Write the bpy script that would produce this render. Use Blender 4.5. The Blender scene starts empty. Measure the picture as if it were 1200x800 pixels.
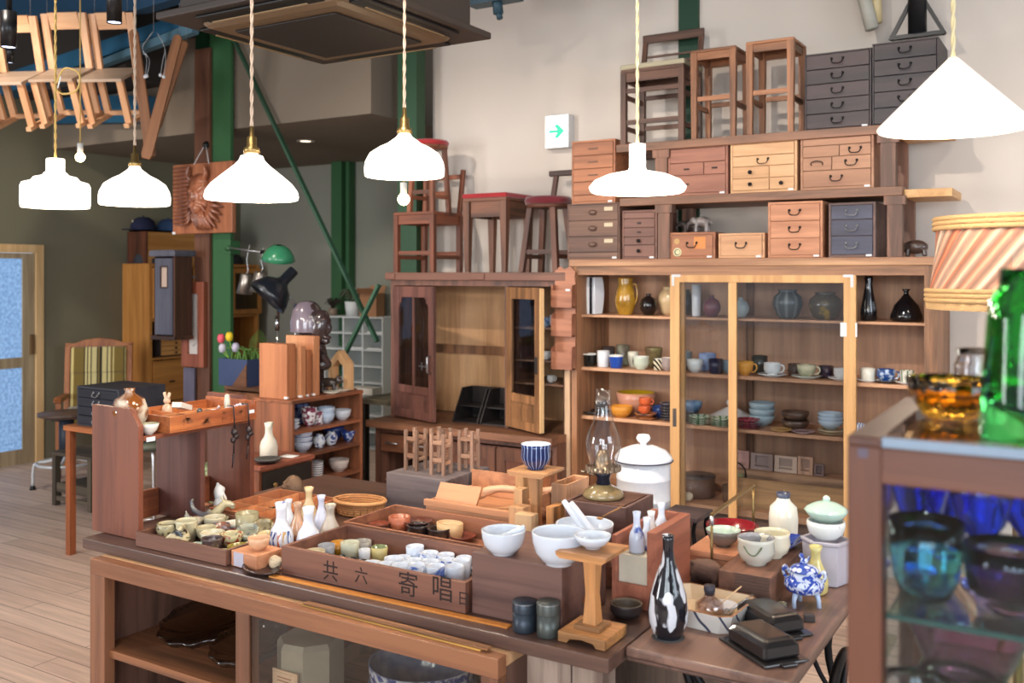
import bpy, math, random
from mathutils import Vector, Matrix, Euler
random.seed(7)
D = bpy.data; COL = bpy.context.scene.collection
PI = math.pi; R = math.radians
# ---------------------------------------------------------------- camera model (1200x800 frame)
FP, H, YAW, HY = 1120.0, 1.65, R(31.3), 320.0
SN, CS = math.sin(YAW), math.cos(YAW)
def ray(px, py):
    u = (px-600)/FP; v = (HY-py)/FP
    return (-SN+CS*u, CS+SN*u, v)
def onz(px, py, z):
    a, b, v = ray(px, py); d = (z-H)/v
    return Vector((a*d, b*d, z))
def ony(px, py, Y):
    a, b, v = ray(px, py); d = Y/b
    return Vector((a*d, Y, H+v*d))
def onx(px, py, X):
    a, b, v = ray(px, py); d = X/a
    return Vector((X, b*d, H+v*d))
def ond(px, py, d):
    a, b, v = ray(px, py)
    return Vector((a*d, b*d, H+v*d))
def dep(p): return -SN*p[0]+CS*p[1]
def zat(py, p): return H+(HY-py)*dep(p)/FP       # height of image row py above point p
def tb(px, pyb, w, z=.75):                         # base seen at row pyb: centre and radius
    p = onz(px, pyb, z); d = dep(p); r = w/2*d/FP
    n = Vector((p.x, p.y, 0)).normalized(); c = p+n*r
    return c, r
def sy(px, Y, z): p = ony(px, 320, Y); p.z = z; return p
# ---------------------------------------------------------------- materials
def lin(c):
    return tuple(((x/255)/12.92 if x/255 <= .04045 else ((x/255+.055)/1.055)**2.4) for x in c)+(1,)
MC = {}
def newmat(name):
    m = D.materials.new(name); m.use_nodes = True; nt = m.node_tree
    return m, nt, nt.nodes['Principled BSDF'], nt.links
def N(nt, t, **k):
    n = nt.nodes.new(t)
    for a, b in k.items():
        if a in n.inputs: n.inputs[a].default_value = b
        else: setattr(n, a, b)
    return n
def plain(c, rough=.5, metal=0, coat=0, spec=.5, tr=0, ior=1.45, bump=0, bs=80, sheen=0):
    k = ('p', tuple(c), rough, metal, coat, spec, tr, ior, bump, bs, sheen)
    if k in MC: return MC[k]
    m, nt, b, L = newmat('plain'); b.inputs['Base Color'].default_value = lin(c)
    b.inputs['Roughness'].default_value = rough; b.inputs['Metallic'].default_value = metal
    b.inputs['Coat Weight'].default_value = coat; b.inputs['Specular IOR Level'].default_value = spec
    b.inputs['Transmission Weight'].default_value = tr; b.inputs['IOR'].default_value = ior
    b.inputs['Sheen Weight'].default_value = sheen
    tc = N(nt, 'ShaderNodeTexCoord'); no = N(nt, 'ShaderNodeTexNoise', Scale=bs, Detail=4)
    L.new(tc.outputs['Object'], no.inputs['Vector'])
    if bump:
        bu = N(nt, 'ShaderNodeBump', Strength=bump, Distance=.004)
        L.new(no.outputs[0], bu.inputs['Height']); L.new(bu.outputs[0], b.inputs['Normal'])
    elif tr == 0:
        mx = N(nt, 'ShaderNodeMixRGB', blend_type='MULTIPLY', Fac=.12); mx.inputs[1].default_value = lin(c)
        L.new(no.outputs[0], mx.inputs[2]); L.new(mx.outputs[0], b.inputs['Base Color'])
    MC[k] = m; return m
def wood(c1, c2=None, axis=0, rough=.5, sc=1.0, coat=0, knots=.5, wear=0):
    c2 = c2 or tuple(x*.62 for x in c1)
    k = ('w', tuple(c1), tuple(c2), axis, rough, sc, coat, wear)
    if k in MC: return MC[k]
    m, nt, b, L = newmat('wood')
    tc = N(nt, 'ShaderNodeTexCoord'); oi = N(nt, 'ShaderNodeObjectInfo')
    mp = N(nt, 'ShaderNodeMapping'); s = [26*sc]*3; s[axis] = 1.6*sc; mp.inputs['Scale'].default_value = s
    mu = N(nt, 'ShaderNodeMath', operation='MULTIPLY'); mu.inputs[1].default_value = 37
    L.new(oi.outputs['Random'], mu.inputs[0]); L.new(tc.outputs['Object'], mp.inputs['Vector']); 
    cb = N(nt, 'ShaderNodeCombineXYZ'); [L.new(mu.outputs[0], cb.inputs[i]) for i in range(3)]
    L.new(cb.outputs[0], mp.inputs['Location'])
    no = N(nt, 'ShaderNodeTexNoise', Scale=1.0, Detail=6, Roughness=.62, Distortion=.6)
    L.new(mp.outputs[0], no.inputs['Vector'])
    wv = N(nt, 'ShaderNodeTexNoise', Scale=.28, Detail=2); L.new(mp.outputs[0], wv.inputs['Vector'])
    ad = N(nt, 'ShaderNodeMath', operation='ADD'); L.new(no.outputs[0], ad.inputs[0]); L.new(wv.outputs[0], ad.inputs[1])
    cr = N(nt, 'ShaderNodeValToRGB'); e = cr.color_ramp.elements
    e[0].position = .72; e[0].color = lin(c2); e[1].position = 1.22; e[1].color = lin(c1); e[1].position = 1.0
    cr.color_ramp.elements[0].position = .70
    dv = N(nt, 'ShaderNodeMath', operation='MULTIPLY'); dv.inputs[1].default_value = .87
    L.new(ad.outputs[0], dv.inputs[0]); L.new(dv.outputs[0], cr.inputs[0])
    out = cr.outputs[0]
    if wear:
        n2 = N(nt, 'ShaderNodeTexNoise', Scale=7, Detail=5); L.new(tc.outputs['Object'], n2.inputs['Vector'])
        mx = N(nt, 'ShaderNodeMixRGB', blend_type='MULTIPLY', Fac=wear); L.new(out, mx.inputs[1]); L.new(n2.outputs[0], mx.inputs[2]); out = mx.outputs[0]
    L.new(out, b.inputs['Base Color'])
    b.inputs['Roughness'].default_value = rough; b.inputs['Coat Weight'].default_value = coat; b.inputs['Coat Roughness'].default_value = .2
    bu = N(nt, 'ShaderNodeBump', Strength=.18, Distance=.002); L.new(no.outputs[0], bu.inputs['Height']); L.new(bu.outputs[0], b.inputs['Normal'])
    MC[k] = m; return m
def glaze(c, c2=None, sc=20, thr=.5, soft=.06, rough=.12, zscale=1.0, kind='noise', dist=0):
    """glazed pottery with a second colour in blotches, brush marks or bands"""
    k = ('g', tuple(c), c2 and tuple(c2), sc, thr, soft, rough, zscale, kind, dist)
    if k in MC: return MC[k]
    m, nt, b, L = newmat('glaze'); b.inputs['Base Color'].default_value = lin(c)
    b.inputs['Roughness'].default_value = rough; b.inputs['Coat Weight'].default_value = .3; b.inputs['Coat Roughness'].default_value = .08
    if c2:
        tc = N(nt, 'ShaderNodeTexCoord'); mp = N(nt, 'ShaderNodeMapping'); mp.inputs['Scale'].default_value = (1, 1, zscale)
        L.new(tc.outputs['Object'], mp.inputs['Vector'])
        oi = N(nt, 'ShaderNodeObjectInfo'); vm = N(nt, 'ShaderNodeVectorMath', operation='ADD')
        if kind in ('noise', 'voronoi'):
            L.new(mp.outputs[0], vm.inputs[0]); L.new(oi.outputs['Random'], vm.inputs[1]); vec = vm.outputs[0]
        else: vec = mp.outputs[0]
        if kind == 'noise': t = N(nt, 'ShaderNodeTexNoise', Scale=sc, Detail=3, Distortion=dist); o = t.outputs[0]
        elif kind == 'voronoi': t = N(nt, 'ShaderNodeTexVoronoi', Scale=sc); o = t.outputs[0]
        elif kind == 'bands': t = N(nt, 'ShaderNodeTexWave', Scale=sc, bands_direction='Z', Distortion=dist); o = t.outputs[0]
        elif kind == 'diag': t = N(nt, 'ShaderNodeTexWave', Scale=sc, bands_direction='DIAGONAL', Distortion=dist); o = t.outputs[0]
        elif kind == 'radial':
            sp = N(nt, 'ShaderNodeSeparateXYZ'); L.new(mp.outputs[0], sp.inputs[0])
            at = N(nt, 'ShaderNodeMath', operation='ARCTAN2'); L.new(sp.outputs[0], at.inputs[0]); L.new(sp.outputs[1], at.inputs[1])
            ml = N(nt, 'ShaderNodeMath', operation='MULTIPLY'); ml.inputs[1].default_value = sc; L.new(at.outputs[0], ml.inputs[0])
            t = N(nt, 'ShaderNodeMath', operation='SINE'); L.new(ml.outputs[0], t.inputs[0]); o = t.outputs[0]
        if kind != 'radial': L.new(vec, t.inputs['Vector'])
        cr = N(nt, 'ShaderNodeValToRGB'); e = cr.color_ramp.elements
        e[0].position = max(0, thr-soft); e[0].color = lin(c); e[1].position = min(1, thr+soft); e[1].color = lin(c2)
        L.new(o, cr.inputs[0]); L.new(cr.outputs[0], b.inputs['Base Color'])
    MC[k] = m; return m
def glassm(c=(255, 255, 255), rough=.0, ior=1.45, dens=0):
    k = ('gl', tuple(c), rough, ior, dens)
    if k in MC: return MC[k]
    m, nt, b, L = newmat('glass'); b.inputs['Base Color'].default_value = lin(c)
    b.inputs['Transmission Weight'].default_value = 1; b.inputs['Roughness'].default_value = rough; b.inputs['IOR'].default_value = ior
    MC[k] = m; return m
def pane(c=(255, 255, 255), rough=.02, bump=0, gl=.0):
    """thin sheet glass: sees straight through, mirrors at grazing angles"""
    k = ('pn', tuple(c), rough, bump, gl)
    if k in MC: return MC[k]
    m, nt, b, L = newmat('pane'); nt.nodes.remove(b)
    o = nt.nodes['Material Output']; t = N(nt, 'ShaderNodeBsdfTransparent', Color=lin(c)); g = N(nt, 'ShaderNodeBsdfGlossy', Roughness=rough)
    f = N(nt, 'ShaderNodeLayerWeight', Blend=.5); mx = N(nt, 'ShaderNodeMixShader'); pw = N(nt, 'ShaderNodeMath', operation='POWER'); pw.inputs[1].default_value = 4.5
    L.new(f.outputs['Facing'], pw.inputs[0]); ad = N(nt, 'ShaderNodeMath', operation='ADD'); ad.inputs[1].default_value = .025+gl; L.new(pw.outputs[0], ad.inputs[0])
    L.new(ad.outputs[0], mx.inputs[0]); L.new(t.outputs[0], mx.inputs[1]); L.new(g.outputs[0], mx.inputs[2]); L.new(mx.outputs[0], o.inputs[0])
    MC[k] = m; return m
def emis(c, s):
    k = ('e', tuple(c), s)
    if k in MC: return MC[k]
    m, nt, b, L = newmat('glow'); b.inputs['Base Color'].default_value = lin(c)
    b.inputs['Emission Color'].default_value = lin(c); b.inputs['Emission Strength'].default_value = s
    MC[k] = m; return m
# ---------------------------------------------------------------- mesh builder
SPLIT = {'stile','side_panel','support','upright','paper_label','shelf','post','top_rail','lower_rail','batten','leg_board','back_rail','back_board','glass_shelf','base_block','small_writing','pocket','tray_end','glass_door_stile','paper_stack','charm','glass','panel_door'}
class MB:
    def __init__(s, M=None): s.v = []; s.f = []; s.m = []; s.sm = []; s.M = M or Matrix()
    def add(s, vs, fs, mi=0, smooth=False):
        o = len(s.v); s.v += [tuple(s.M @ Vector(p)) for p in vs]
        for f in fs: s.f.append([i+o for i in f]); s.m.append(mi); s.sm.append(smooth)
        return s
    def hexa(s, p, mi=0):
        return s.add(p, [(0,3,2,1),(4,5,6,7),(0,1,5,4),(1,2,6,5),(2,3,7,6),(3,0,4,7)], mi)
    def box(s, x0, y0, z0, x1, y1, z1, mi=0):
        if x0 > x1: x0, x1 = x1, x0
        if y0 > y1: y0, y1 = y1, y0
        if z0 > z1: z0, z1 = z1, z0
        return s.hexa([(x0,y0,z0),(x1,y0,z0),(x1,y1,z0),(x0,y1,z0),(x0,y0,z1),(x1,y0,z1),(x1,y1,z1),(x0,y1,z1)], mi)
    def bar(s, a, b, w, h, mi=0, up=(0,0,1), w2=None, h2=None):
        a, b = Vector(a), Vector(b); d = (b-a).normalized(); u = Vector(up)
        if abs(d.dot(u)) > .97: u = Vector((0,1,0))
        x = d.cross(u).normalized(); y = x.cross(d).normalized(); w2 = w2 or w; h2 = h2 or h
        P = [a+x*i*w/2+y*j*h/2 for i, j in ((-1,-1),(1,-1),(1,1),(-1,1))]+[b+x*i*w2/2+y*j*h2/2 for i, j in ((-1,-1),(1,-1),(1,1),(-1,1))]
        return s.hexa(P, mi)
    def lathe(s, prof, n=24, c=(0,0,0), mi=0, mis=None, smooth=True, sx=1, sy=1, wob=None):
        """prof: (r,z) list; closes at r==0"""
        c = Vector(c); vs = []; fs = []; ring = []
        for j, (r, z) in enumerate(prof):
            if r < 1e-6: vs.append(c+Vector((0,0,z))); ring.append([len(vs)-1]*n)
            else:
                i0 = len(vs)
                for i in range(n):
                    a = 2*PI*i/n; rr = r*(wob(a, z) if wob else 1)
                    vs.append(c+Vector((rr*math.cos(a)*sx, rr*math.sin(a)*sy, z)))
                ring.append(list(range(i0, i0+n)))
        for j in range(len(prof)-1):
            A, B = ring[j], ring[j+1]; fs = []
            for i in range(n):
                k = (i+1) % n
                if A[0] == A[1] and B[0] == B[1]: continue
                if A[0] == A[1]: fs.append((A[0], B[k], B[i]))
                elif B[0] == B[1]: fs.append((A[i], A[k], B[0]))
                else: fs.append((A[i], A[k], B[k], B[i]))
            if j == 0: s._o = len(s.v); s.v += [tuple(s.M @ Vector(p)) for p in vs]
            for f in fs: s.f.append([q+s._o for q in f]); s.m.append(mis[j] if mis else mi); s.sm.append(smooth)
        return s
    def tube(s, pts, r, n=8, mi=0, cap=True, closed=False):
        pts = [Vector(p) for p in pts]; rs = r if isinstance(r, (list, tuple)) else [r]*len(pts)
        vs = []; fs = []; L = len(pts); prev = None
        for j, p in enumerate(pts):
            if closed: t = (pts[(j+1) % L]-pts[j-1])
            else: t = pts[min(j+1, L-1)]-pts[max(j-1, 0)]
            t = t.normalized() if t.length > 1e-9 else Vector((0,0,1))
            if prev is None: x = t.cross(Vector((0,0,1)) if abs(t.z) < .9 else Vector((1,0,0))).normalized()
            else: x = (prev-t*prev.dot(t)).normalized()
            prev = x; y = t.cross(x)
            vs += [p+(x*math.cos(2*PI*i/n)+y*math.sin(2*PI*i/n))*rs[j] for i in range(n)]
        for j in range(L if closed else L-1):
            k2 = (j+1) % L
            for i in range(n): k = (i+1) % n; fs.append((j*n+i, j*n+k, k2*n+k, k2*n+i))
        if cap and not closed: fs.append(tuple(range(n))[::-1]); fs.append(tuple((L-1)*n+i for i in range(n)))
        return s.add(vs, fs, mi, True)
    def prism(s, poly, a, b, axis=1, mi=0):
        """poly 2-D outline extruded a..b along axis"""
        def P(u, v, w): return {0: (w, u, v), 1: (u, w, v), 2: (u, v, w)}[axis]
        n = len(poly); vs = [P(u, v, a) for u, v in poly]+[P(u, v, b) for u, v in poly]
        fs = [tuple(range(n)), tuple(range(n, 2*n))[::-1]]+[(i, (i+1) % n, n+(i+1) % n, n+i)[::-1] for i in range(n)]
        return s.add(vs, fs, mi)
    def ell(s, c, rx, ry=None, rz=None, n=16, m=10, mi=0, rot=None):
        ry = ry or rx; rz = rz or rx; q = Euler(rot).to_matrix() if rot else Matrix.Identity(3); c = Vector(c)
        vs = [c+q@Vector((0,0,-rz))]; 
        for j in range(1, m):
            t = PI*j/m
            for i in range(n): a = 2*PI*i/n; vs.append(c+q@Vector((rx*math.sin(t)*math.cos(a), ry*math.sin(t)*math.sin(a), -rz*math.cos(t))))
        vs.append(c+q@Vector((0,0,rz))); fs = []
        for i in range(n):
            k = (i+1) % n; fs.append((0, 1+k, 1+i)); fs.append((len(vs)-1, 1+(m-2)*n+i, 1+(m-2)*n+k))
            for j in range(m-2): fs.append((1+j*n+i, 1+j*n+k, 1+(j+1)*n+k, 1+(j+1)*n+i))
        return s.add(vs, fs, mi, True)
    def openbox(s, x0, y0, z0, x1, y1, z1, t=.01, tb=None, mi=0):
        tb = tb or t
        s.box(x0,y0,z0,x1,y1,z0+tb,mi); s.box(x0,y0,z0+tb,x1,y0+t,z1,mi); s.box(x0,y1-t,z0+tb,x1,y1,z1,mi)
        s.box(x0,y0+t,z0+tb,x0+t,y1-t,z1,mi); return s.box(x1-t,y0+t,z0+tb,x1,y1-t,z1,mi)
    def build(s, name, mats, parent=None, loc=None, rotz=0, bev=0, remesh=0, sub=0, rot=None):
        if parent is not None and name in SPLIT and loc is None and not rotz:
            own = list(range(len(s.v)))
            def root(i):
                while own[i] != i: own[i] = own[own[i]]; i = own[i]
                return i
            for f in s.f:
                for q in f[1:]: own[root(q)] = root(f[0])
            grp = {}
            for j, f in enumerate(s.f): grp.setdefault(root(f[0]), []).append(j)
            if len(grp) > 1:
                first = None
                for js in grp.values():
                    n = MB(); mp = {}
                    for j in js:
                        for q in s.f[j]:
                            if q not in mp: mp[q] = len(n.v); n.v.append(s.v[q])
                        n.f.append([mp[q] for q in s.f[j]]); n.m.append(s.m[j]); n.sm.append(s.sm[j])
                    o = n.build(name, mats, parent, bev=bev, remesh=remesh, sub=sub, rot=rot); first = first or o
                return first
        me = D.meshes.new(name); me.from_pydata(s.v, [], s.f); me.validate(verbose=False)
        if not isinstance(mats, (list, tuple)): mats = [mats]
        for m in mats: me.materials.append(m)
        if len(me.polygons) == len(s.m):
            me.polygons.foreach_set('material_index', s.m); me.polygons.foreach_set('use_smooth', s.sm)
        me.update(); o = D.objects.new(name, me); COL.objects.link(o)
        if parent: o.parent = parent
        if loc is not None: o.location = loc
        if rotz: o.rotation_euler.z = rotz
        if rot: o.rotation_euler = rot
        if remesh:
            md = o.modifiers.new('r', 'REMESH'); md.mode = 'VOXEL'; md.voxel_size = remesh; md.use_smooth_shade = True
            ms = o.modifiers.new('s', 'SMOOTH'); ms.iterations = 4; ms.factor = .6
        if bev:
            md = o.modifiers.new('b', 'BEVEL'); md.width = bev; md.segments = 2; md.limit_method = 'ANGLE'; md.angle_limit = R(40)
        if sub: md = o.modifiers.new('u', 'SUBSURF'); md.levels = sub; md.render_levels = sub
        return o
def tag(o, label=None, cat=None, group=None, kind=None):
    if label: o['label'] = label
    if cat: o['category'] = cat
    if group: o['group'] = group
    if kind: o['kind'] = kind
    return o
def thing(name, label, cat, loc=(0,0,0), rotz=0, group=None):
    o = D.objects.new(name, None); COL.objects.link(o); o.location = loc; o.rotation_euler = (0,0,rotz)
    o.empty_display_size = .05
    return tag(o, label, cat, group)
def one(mb, name, mats, label, cat, loc=(0,0,0), rotz=0, group=None, **k):
    return tag(mb.build(name, mats, None, loc, rotz, **k), label, cat, group)
def struct(mb, name, mats, **k): return tag(mb.build(name, mats, **k), kind='structure')
def dup(root, loc, rotz=None, label=None, mats=None):
    r = root.copy(); COL.objects.link(r); r.location = loc
    if rotz is not None: r.rotation_euler.z = rotz
    if label: r['label'] = label
    for ch in list(root.children):
        c = ch.copy(); COL.objects.link(c); c.parent = r
        for g in list(ch.children):
            d = g.copy(); COL.objects.link(d); d.parent = c
    return r
# ---------------------------------------------------------------- vessels
PR = {
 'bowl': [(.42,0),(.42,.08),(.5,.1),(.78,.38),(.93,.7),(1,1)],
 'deep': [(.5,0),(.5,.07),(.62,.1),(.86,.35),(.96,.65),(1,1)],
 'cup': [(.74,0),(.8,.05),(.9,.5),(.985,.9),(1,1)],
 'tall': [(.86,0),(.92,.04),(.97,.5),(1,1)],
 'teacup': [(.55,0),(.55,.06),(.85,.22),(1,.5),(.95,.85),(1,1)],
 'guinomi': [(.6,0),(.62,.05),(.9,.3),(1,.75),(.97,1)],
 'plate': [(.55,0),(.56,.18),(.82,.5),(1,1)],
 'dish': [(.5,0),(.52,.1),(.8,.45),(1,1)],
 'mortar': [(.5,0),(.5,.08),(.64,.12),(.87,.38),(.97,.7),(1,.95),(1,1)],
}
IN = {
 'tokkuri': [(.8,0),(.95,.06),(1,.25),(.85,.45),(.45,.66),(.36,.76),(.38,.88),(.55,1)],
 'tokkuri2': [(.88,0),(1,.05),(1,.32),(.86,.47),(.52,.6),(.42,.7),(.42,.85),(.52,1)],
 'round': [(.5,0),(.6,.03),(.95,.3),(1,.5),(.8,.75),(.3,.88),(.25,.93),(.32,1)],
 'jar': [(.5,0),(.75,.12),(1,.5),(.92,.75),(.6,.9),(.58,.94),(.66,1)],
 'jug': [(.62,0),(.66,.03),(.95,.25),(1,.42),(.85,.68),(.72,.8),(.68,.88),(.74,.97),(.72,1)],
 'drop': [(.6,0),(.62,.03),(.9,.13),(1,.27),(.85,.45),(.45,.62),(.24,.75),(.2,.9),(.27,.98),(.25,1)],
 'slim': [(.85,0),(1,.03),(.95,.25),(.6,.6),(.42,.82),(.5,.95),(.45,1)],
 'flask': [(.85,0),(1,.06),(.98,.2),(.75,.5),(.35,.72),(.16,.84),(.15,.92),(.28,1)],
 'shoulder': [(.7,0),(.8,.02),(.95,.3),(1,.6),(.9,.78),(.5,.87),(.42,.92),(.5,1)],
}
def vesprof(p, r, h, t=None, open_=True):
    t = t or min(.006, r*.12)
    o = [(0, 0)]+[(a*r, b*h) for a, b in p]
    if open_:
        inn = [(max(a*r-t, r*.05), max(b*h, t*1.5)) for a, b in p if b > .09]
        inn = inn[::-1]; inn[0] = (inn[0][0], h); k = len(inn)
        o2 = o+inn+[(0, max(t*1.5, p[1][1]*h+t if len(p) > 1 else t))]
        mis = [0]*(len(o)-1)+[1]*(len(o2)-len(o)+0)
        return o2, mis[:len(o2)-1]
    return o+[(0, h)], [0]*len(o)
def pot(name, label, cat, c, r, h, shape, mat, inner=None, group=None, t=None, n=24, tilt=None, handle=None, hm=None, sx=1, sy=1, rotz=0, cls=None, rim=None):
    p = PR.get(shape) or IN[shape]; pf, mi = vesprof(p, r, h, t)
    mb = MB(); mats = [mat, inner or mat]
    if rim: mi = [2 if abs(i-len(p)) <= (1 if i <= len(p) else 0) else m for i, m in enumerate(mi)]; mats.append(rim)
    mb.lathe(pf, n, mis=mi, sx=sx, sy=sy)
    if handle:
        hr = p[-2][0]*r*.93
        o = thing(name, label, cat, c, rotz, group); mb.build('body', mats, o)
        pts = [(hr, 0, h*.82), (hr+r*.4, 0, h*.8), (hr+r*.5, 0, h*.5), (hr+r*.25, 0, h*.28), (hr*.88, 0, h*.24)]
        MB().tube(smooth(pts, 4), r*.09, 6).build('handle', hm or mat, o)
        if tilt: o.rotation_euler = tilt
        return o
    o = mb.build(name, mats, None, c, rotz); tag(o, label, cat, group)
    if tilt: o.rotation_euler = tilt
    return o
def smooth(pts, k=6, closed=False):
    P = [Vector(p) for p in pts]; out = []; n = len(P)
    for i in range(n if closed else n-1):
        p0 = P[i-1] if (i > 0 or closed) else P[0]; p1 = P[i]; p2 = P[(i+1) % n]; p3 = P[(i+2) % n] if (i+2 < n or closed) else P[-1]
        for j in range(k):
            t = j/k; out.append(.5*((2*p1)+(p2-p0)*t+(2*p0-5*p1+4*p2-p3)*t*t+(3*p1-p0-3*p2+p3)*t**3))
    if not closed: out.append(P[-1])
    return out
# palette
W_CAB = (172,122,86); W_CABIN = (200,154,118); W_YEL = (218,170,112); W_DRES = (128,84,66); W_TAB = (98,70,58)
W_LIGHT = (214,165,120); W_MID = (158,110,80); W_RED = (150,90,62); W_DARK = (70,52,46); W_ORG = (182,108,62); W_BOX = (132,94,76)
white_tag = plain((245,245,245), .6)
black_iron = plain((32,30,32), .45, .6)
brass = plain((176,146,92), .35, .9)
steel = plain((190,190,192), .3, .9)
chrome = plain((220,220,222), .15, 1)
blackpt = plain((22,22,24), .4)
white_p = glaze((212,218,228), rough=.1)
# ================================================================ SETTING
sc = bpy.context.scene
sc.view_settings.view_transform = 'Standard'; sc.view_settings.look = 'None'; sc.view_settings.gamma = 1
sc.view_settings.use_curve_mapping = False; sc.view_settings.exposure = 0.15
sc.cycles.transparent_max_bounces = 48; sc.cycles.transmission_bounces = 16; sc.cycles.max_bounces = 16
cam = D.cameras.new('camera'); co = D.objects.new('camera', cam); COL.objects.link(co); sc.camera = co
co.location = (0, 0, H); co.rotation_euler = (PI/2, 0, YAW)
cam.sensor_width = 36; cam.lens = FP/1200*36; cam.shift_y = -(400-HY)/1200; cam.clip_start = .05
cam.dof.use_dof = True; cam.dof.focus_distance = 3.3; cam.dof.aperture_fstop = 3.2
w = D.worlds.new('room_air'); sc.world = w; w.use_nodes = True
w.node_tree.nodes['Background'].inputs[0].default_value = (.86, .92, 1, 1); w.node_tree.nodes['Background'].inputs[1].default_value = .56

def paint(c, name):
    m, nt, b, L = newmat(name); tc = N(nt, 'ShaderNodeTexCoord'); n1 = N(nt, 'ShaderNodeTexNoise', Scale=60, Detail=5); n2 = N(nt, 'ShaderNodeTexNoise', Scale=1.3, Detail=3)
    L.new(tc.outputs['Object'], n1.inputs['Vector']); L.new(tc.outputs['Object'], n2.inputs['Vector'])
    mx = N(nt, 'ShaderNodeMixRGB', blend_type='MIX'); mx.inputs[1].default_value = lin(c); mx.inputs[2].default_value = lin([x*.93 for x in c]); L.new(n2.outputs[0], mx.inputs[0])
    L.new(mx.outputs[0], b.inputs['Base Color']); b.inputs['Roughness'].default_value = .85
    bu = N(nt, 'ShaderNodeBump', Strength=.12, Distance=.003); L.new(n1.outputs[0], bu.inputs['Height']); L.new(bu.outputs[0], b.inputs['Normal'])
    return m
wallw = paint((220,208,196), 'white_plaster'); olive = paint((126,121,99), 'olive_plaster'); greyw = paint((150,150,136), 'grey_plaster')
soff = paint((132,118,102), 'brown_plaster'); roofm = paint((52,46,42), 'dark_boards')
blue = plain((38,92,124), .5); bluel = plain((86,122,138), .6); green = plain((56,100,62), .45, bump=.1); greend = plain((22,62,40), .5)
# floor of planks along X
m, nt, b, L = newmat('floor_planks'); tc = N(nt, 'ShaderNodeTexCoord'); mp = N(nt, 'ShaderNodeMapping'); L.new(tc.outputs['Object'], mp.inputs[0])
br = N(nt, 'ShaderNodeTexBrick', offset=.37, Scale=1.0); br.inputs['Brick Width'].default_value = 1.9; br.inputs['Row Height'].default_value = .125
br.inputs['Mortar Size'].default_value = .002; br.inputs['Color1'].default_value = lin((232,204,184)); br.inputs['Color2'].default_value = lin((212,182,162)); br.inputs['Mortar'].default_value = lin((92,74,64))
L.new(mp.outputs[0], br.inputs['Vector'])
m2 = N(nt, 'ShaderNodeMapping'); m2.inputs['Scale'].default_value = (1.1, 22, 1); L.new(tc.outputs['Object'], m2.inputs[0])
no = N(nt, 'ShaderNodeTexNoise', Scale=1.6, Detail=7, Roughness=.65); L.new(m2.outputs[0], no.inputs['Vector'])
cr = N(nt, 'ShaderNodeValToRGB'); cr.color_ramp.elements[0].position = .3; cr.color_ramp.elements[0].color = (.58,.56,.56,1); cr.color_ramp.elements[1].position = .7; cr.color_ramp.elements[1].color = (1,1,1,1)
L.new(no.outputs[0], cr.inputs[0]); mx = N(nt, 'ShaderNodeMixRGB', blend_type='MULTIPLY', Fac=.85); L.new(br.outputs[0], mx.inputs[1]); L.new(cr.outputs[0], mx.inputs[2])
L.new(mx.outputs[0], b.inputs['Base Color']); b.inputs['Roughness'].default_value = .56
bu = N(nt, 'ShaderNodeBump', Strength=.2, Distance=.003); L.new(no.outputs[0], bu.inputs['Height']); L.new(bu.outputs[0], b.inputs['Normal'])
struct(MB().box(-8.2,-3.2,-.08,4,7.6,0), 'floor', m)
struct(MB().box(-4.0,5.5,0,4,5.62,4.0), 'wall_back', wallw)
DY0, DY1 = 3.35, onx(49,287,-7.87).y; DZ = onx(49,287,-7.87).z
wl = MB(); wl.box(-7.99,DY1,0,-7.87,7.42,4.0); wl.box(-7.99,-3.2,0,-7.87,DY0,4.0); wl.box(-7.99,DY0,DZ,-7.87,DY1,4.0)
struct(wl, 'wall_left', olive)
struct(MB().box(-7.87,7.3,0,-4.0,7.42,2.75), 'wall_rear', greyw)
struct(MB().box(-4.0,5.62,0,-3.9,7.42,2.75), 'wall_return', greyw)
struct(MB().box(-7.87,5.12,2.75,-4.25,7.42,3.5), 'ceiling_lower', soff)
struct(MB().box(-8.2,.8,4.0,4,7.6,4.1), 'ceiling', roofm)
struct(MB().box(-8.2,-3.3,-.08,4,-3.2,.9), 'wall_front', wallw)
# door in the left wall
fr = MB(); t = .07
fr.box(-7.9,DY1-t,0,-7.84,DY1,DZ); fr.box(-7.9,DY0,0,-7.84,DY0+t,DZ); fr.box(-7.9,DY0+t,DZ-t,-7.84,DY1-t,DZ)
dr = struct(fr, 'door_1', wood((232,196,144),(206,166,112), axis=2))
fy0, fy1 = DY0+t+.004, DY1-t-.004; zt = DZ-t-.006; st = .11; zr = [onx(30,525,-7.87).z, onx(30,430,-7.87).z, onx(30,418,-7.87).z, onx(30,303,-7.87).z]
lf = MB(); lf.box(-7.895,fy0,.01,-7.855,fy0+st,zt); lf.box(-7.895,fy1-st,.01,-7.855,fy1,zt)
for a, bz in ((.01, zr[0]), (zr[1], zr[2]), (zr[3], zt)): lf.box(-7.89,fy0+st,a,-7.858,fy1-st,bz)
lf.build('door_leaf', wood((178,160,130),(150,132,104), axis=2), dr)
mg, nt, b, L = newmat('ribbed_daylight_glass'); b.inputs['Base Color'].default_value = lin((120,150,190)); b.inputs['Roughness'].default_value = .12
tc = N(nt, 'ShaderNodeTexCoord'); vo = N(nt, 'ShaderNodeTexNoise', Scale=38, Detail=2); L.new(tc.outputs['Object'], vo.inputs['Vector'])
bu = N(nt, 'ShaderNodeBump', Strength=.9, Distance=.01); L.new(vo.outputs[0], bu.inputs['Height']); L.new(bu.outputs[0], b.inputs['Normal'])
cr = N(nt, 'ShaderNodeValToRGB'); cr.color_ramp.elements[0].position = .35; cr.color_ramp.elements[0].color = lin((92,128,172)); cr.color_ramp.elements[1].position = .65; cr.color_ramp.elements[1].color = lin((138,176,216))
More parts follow.
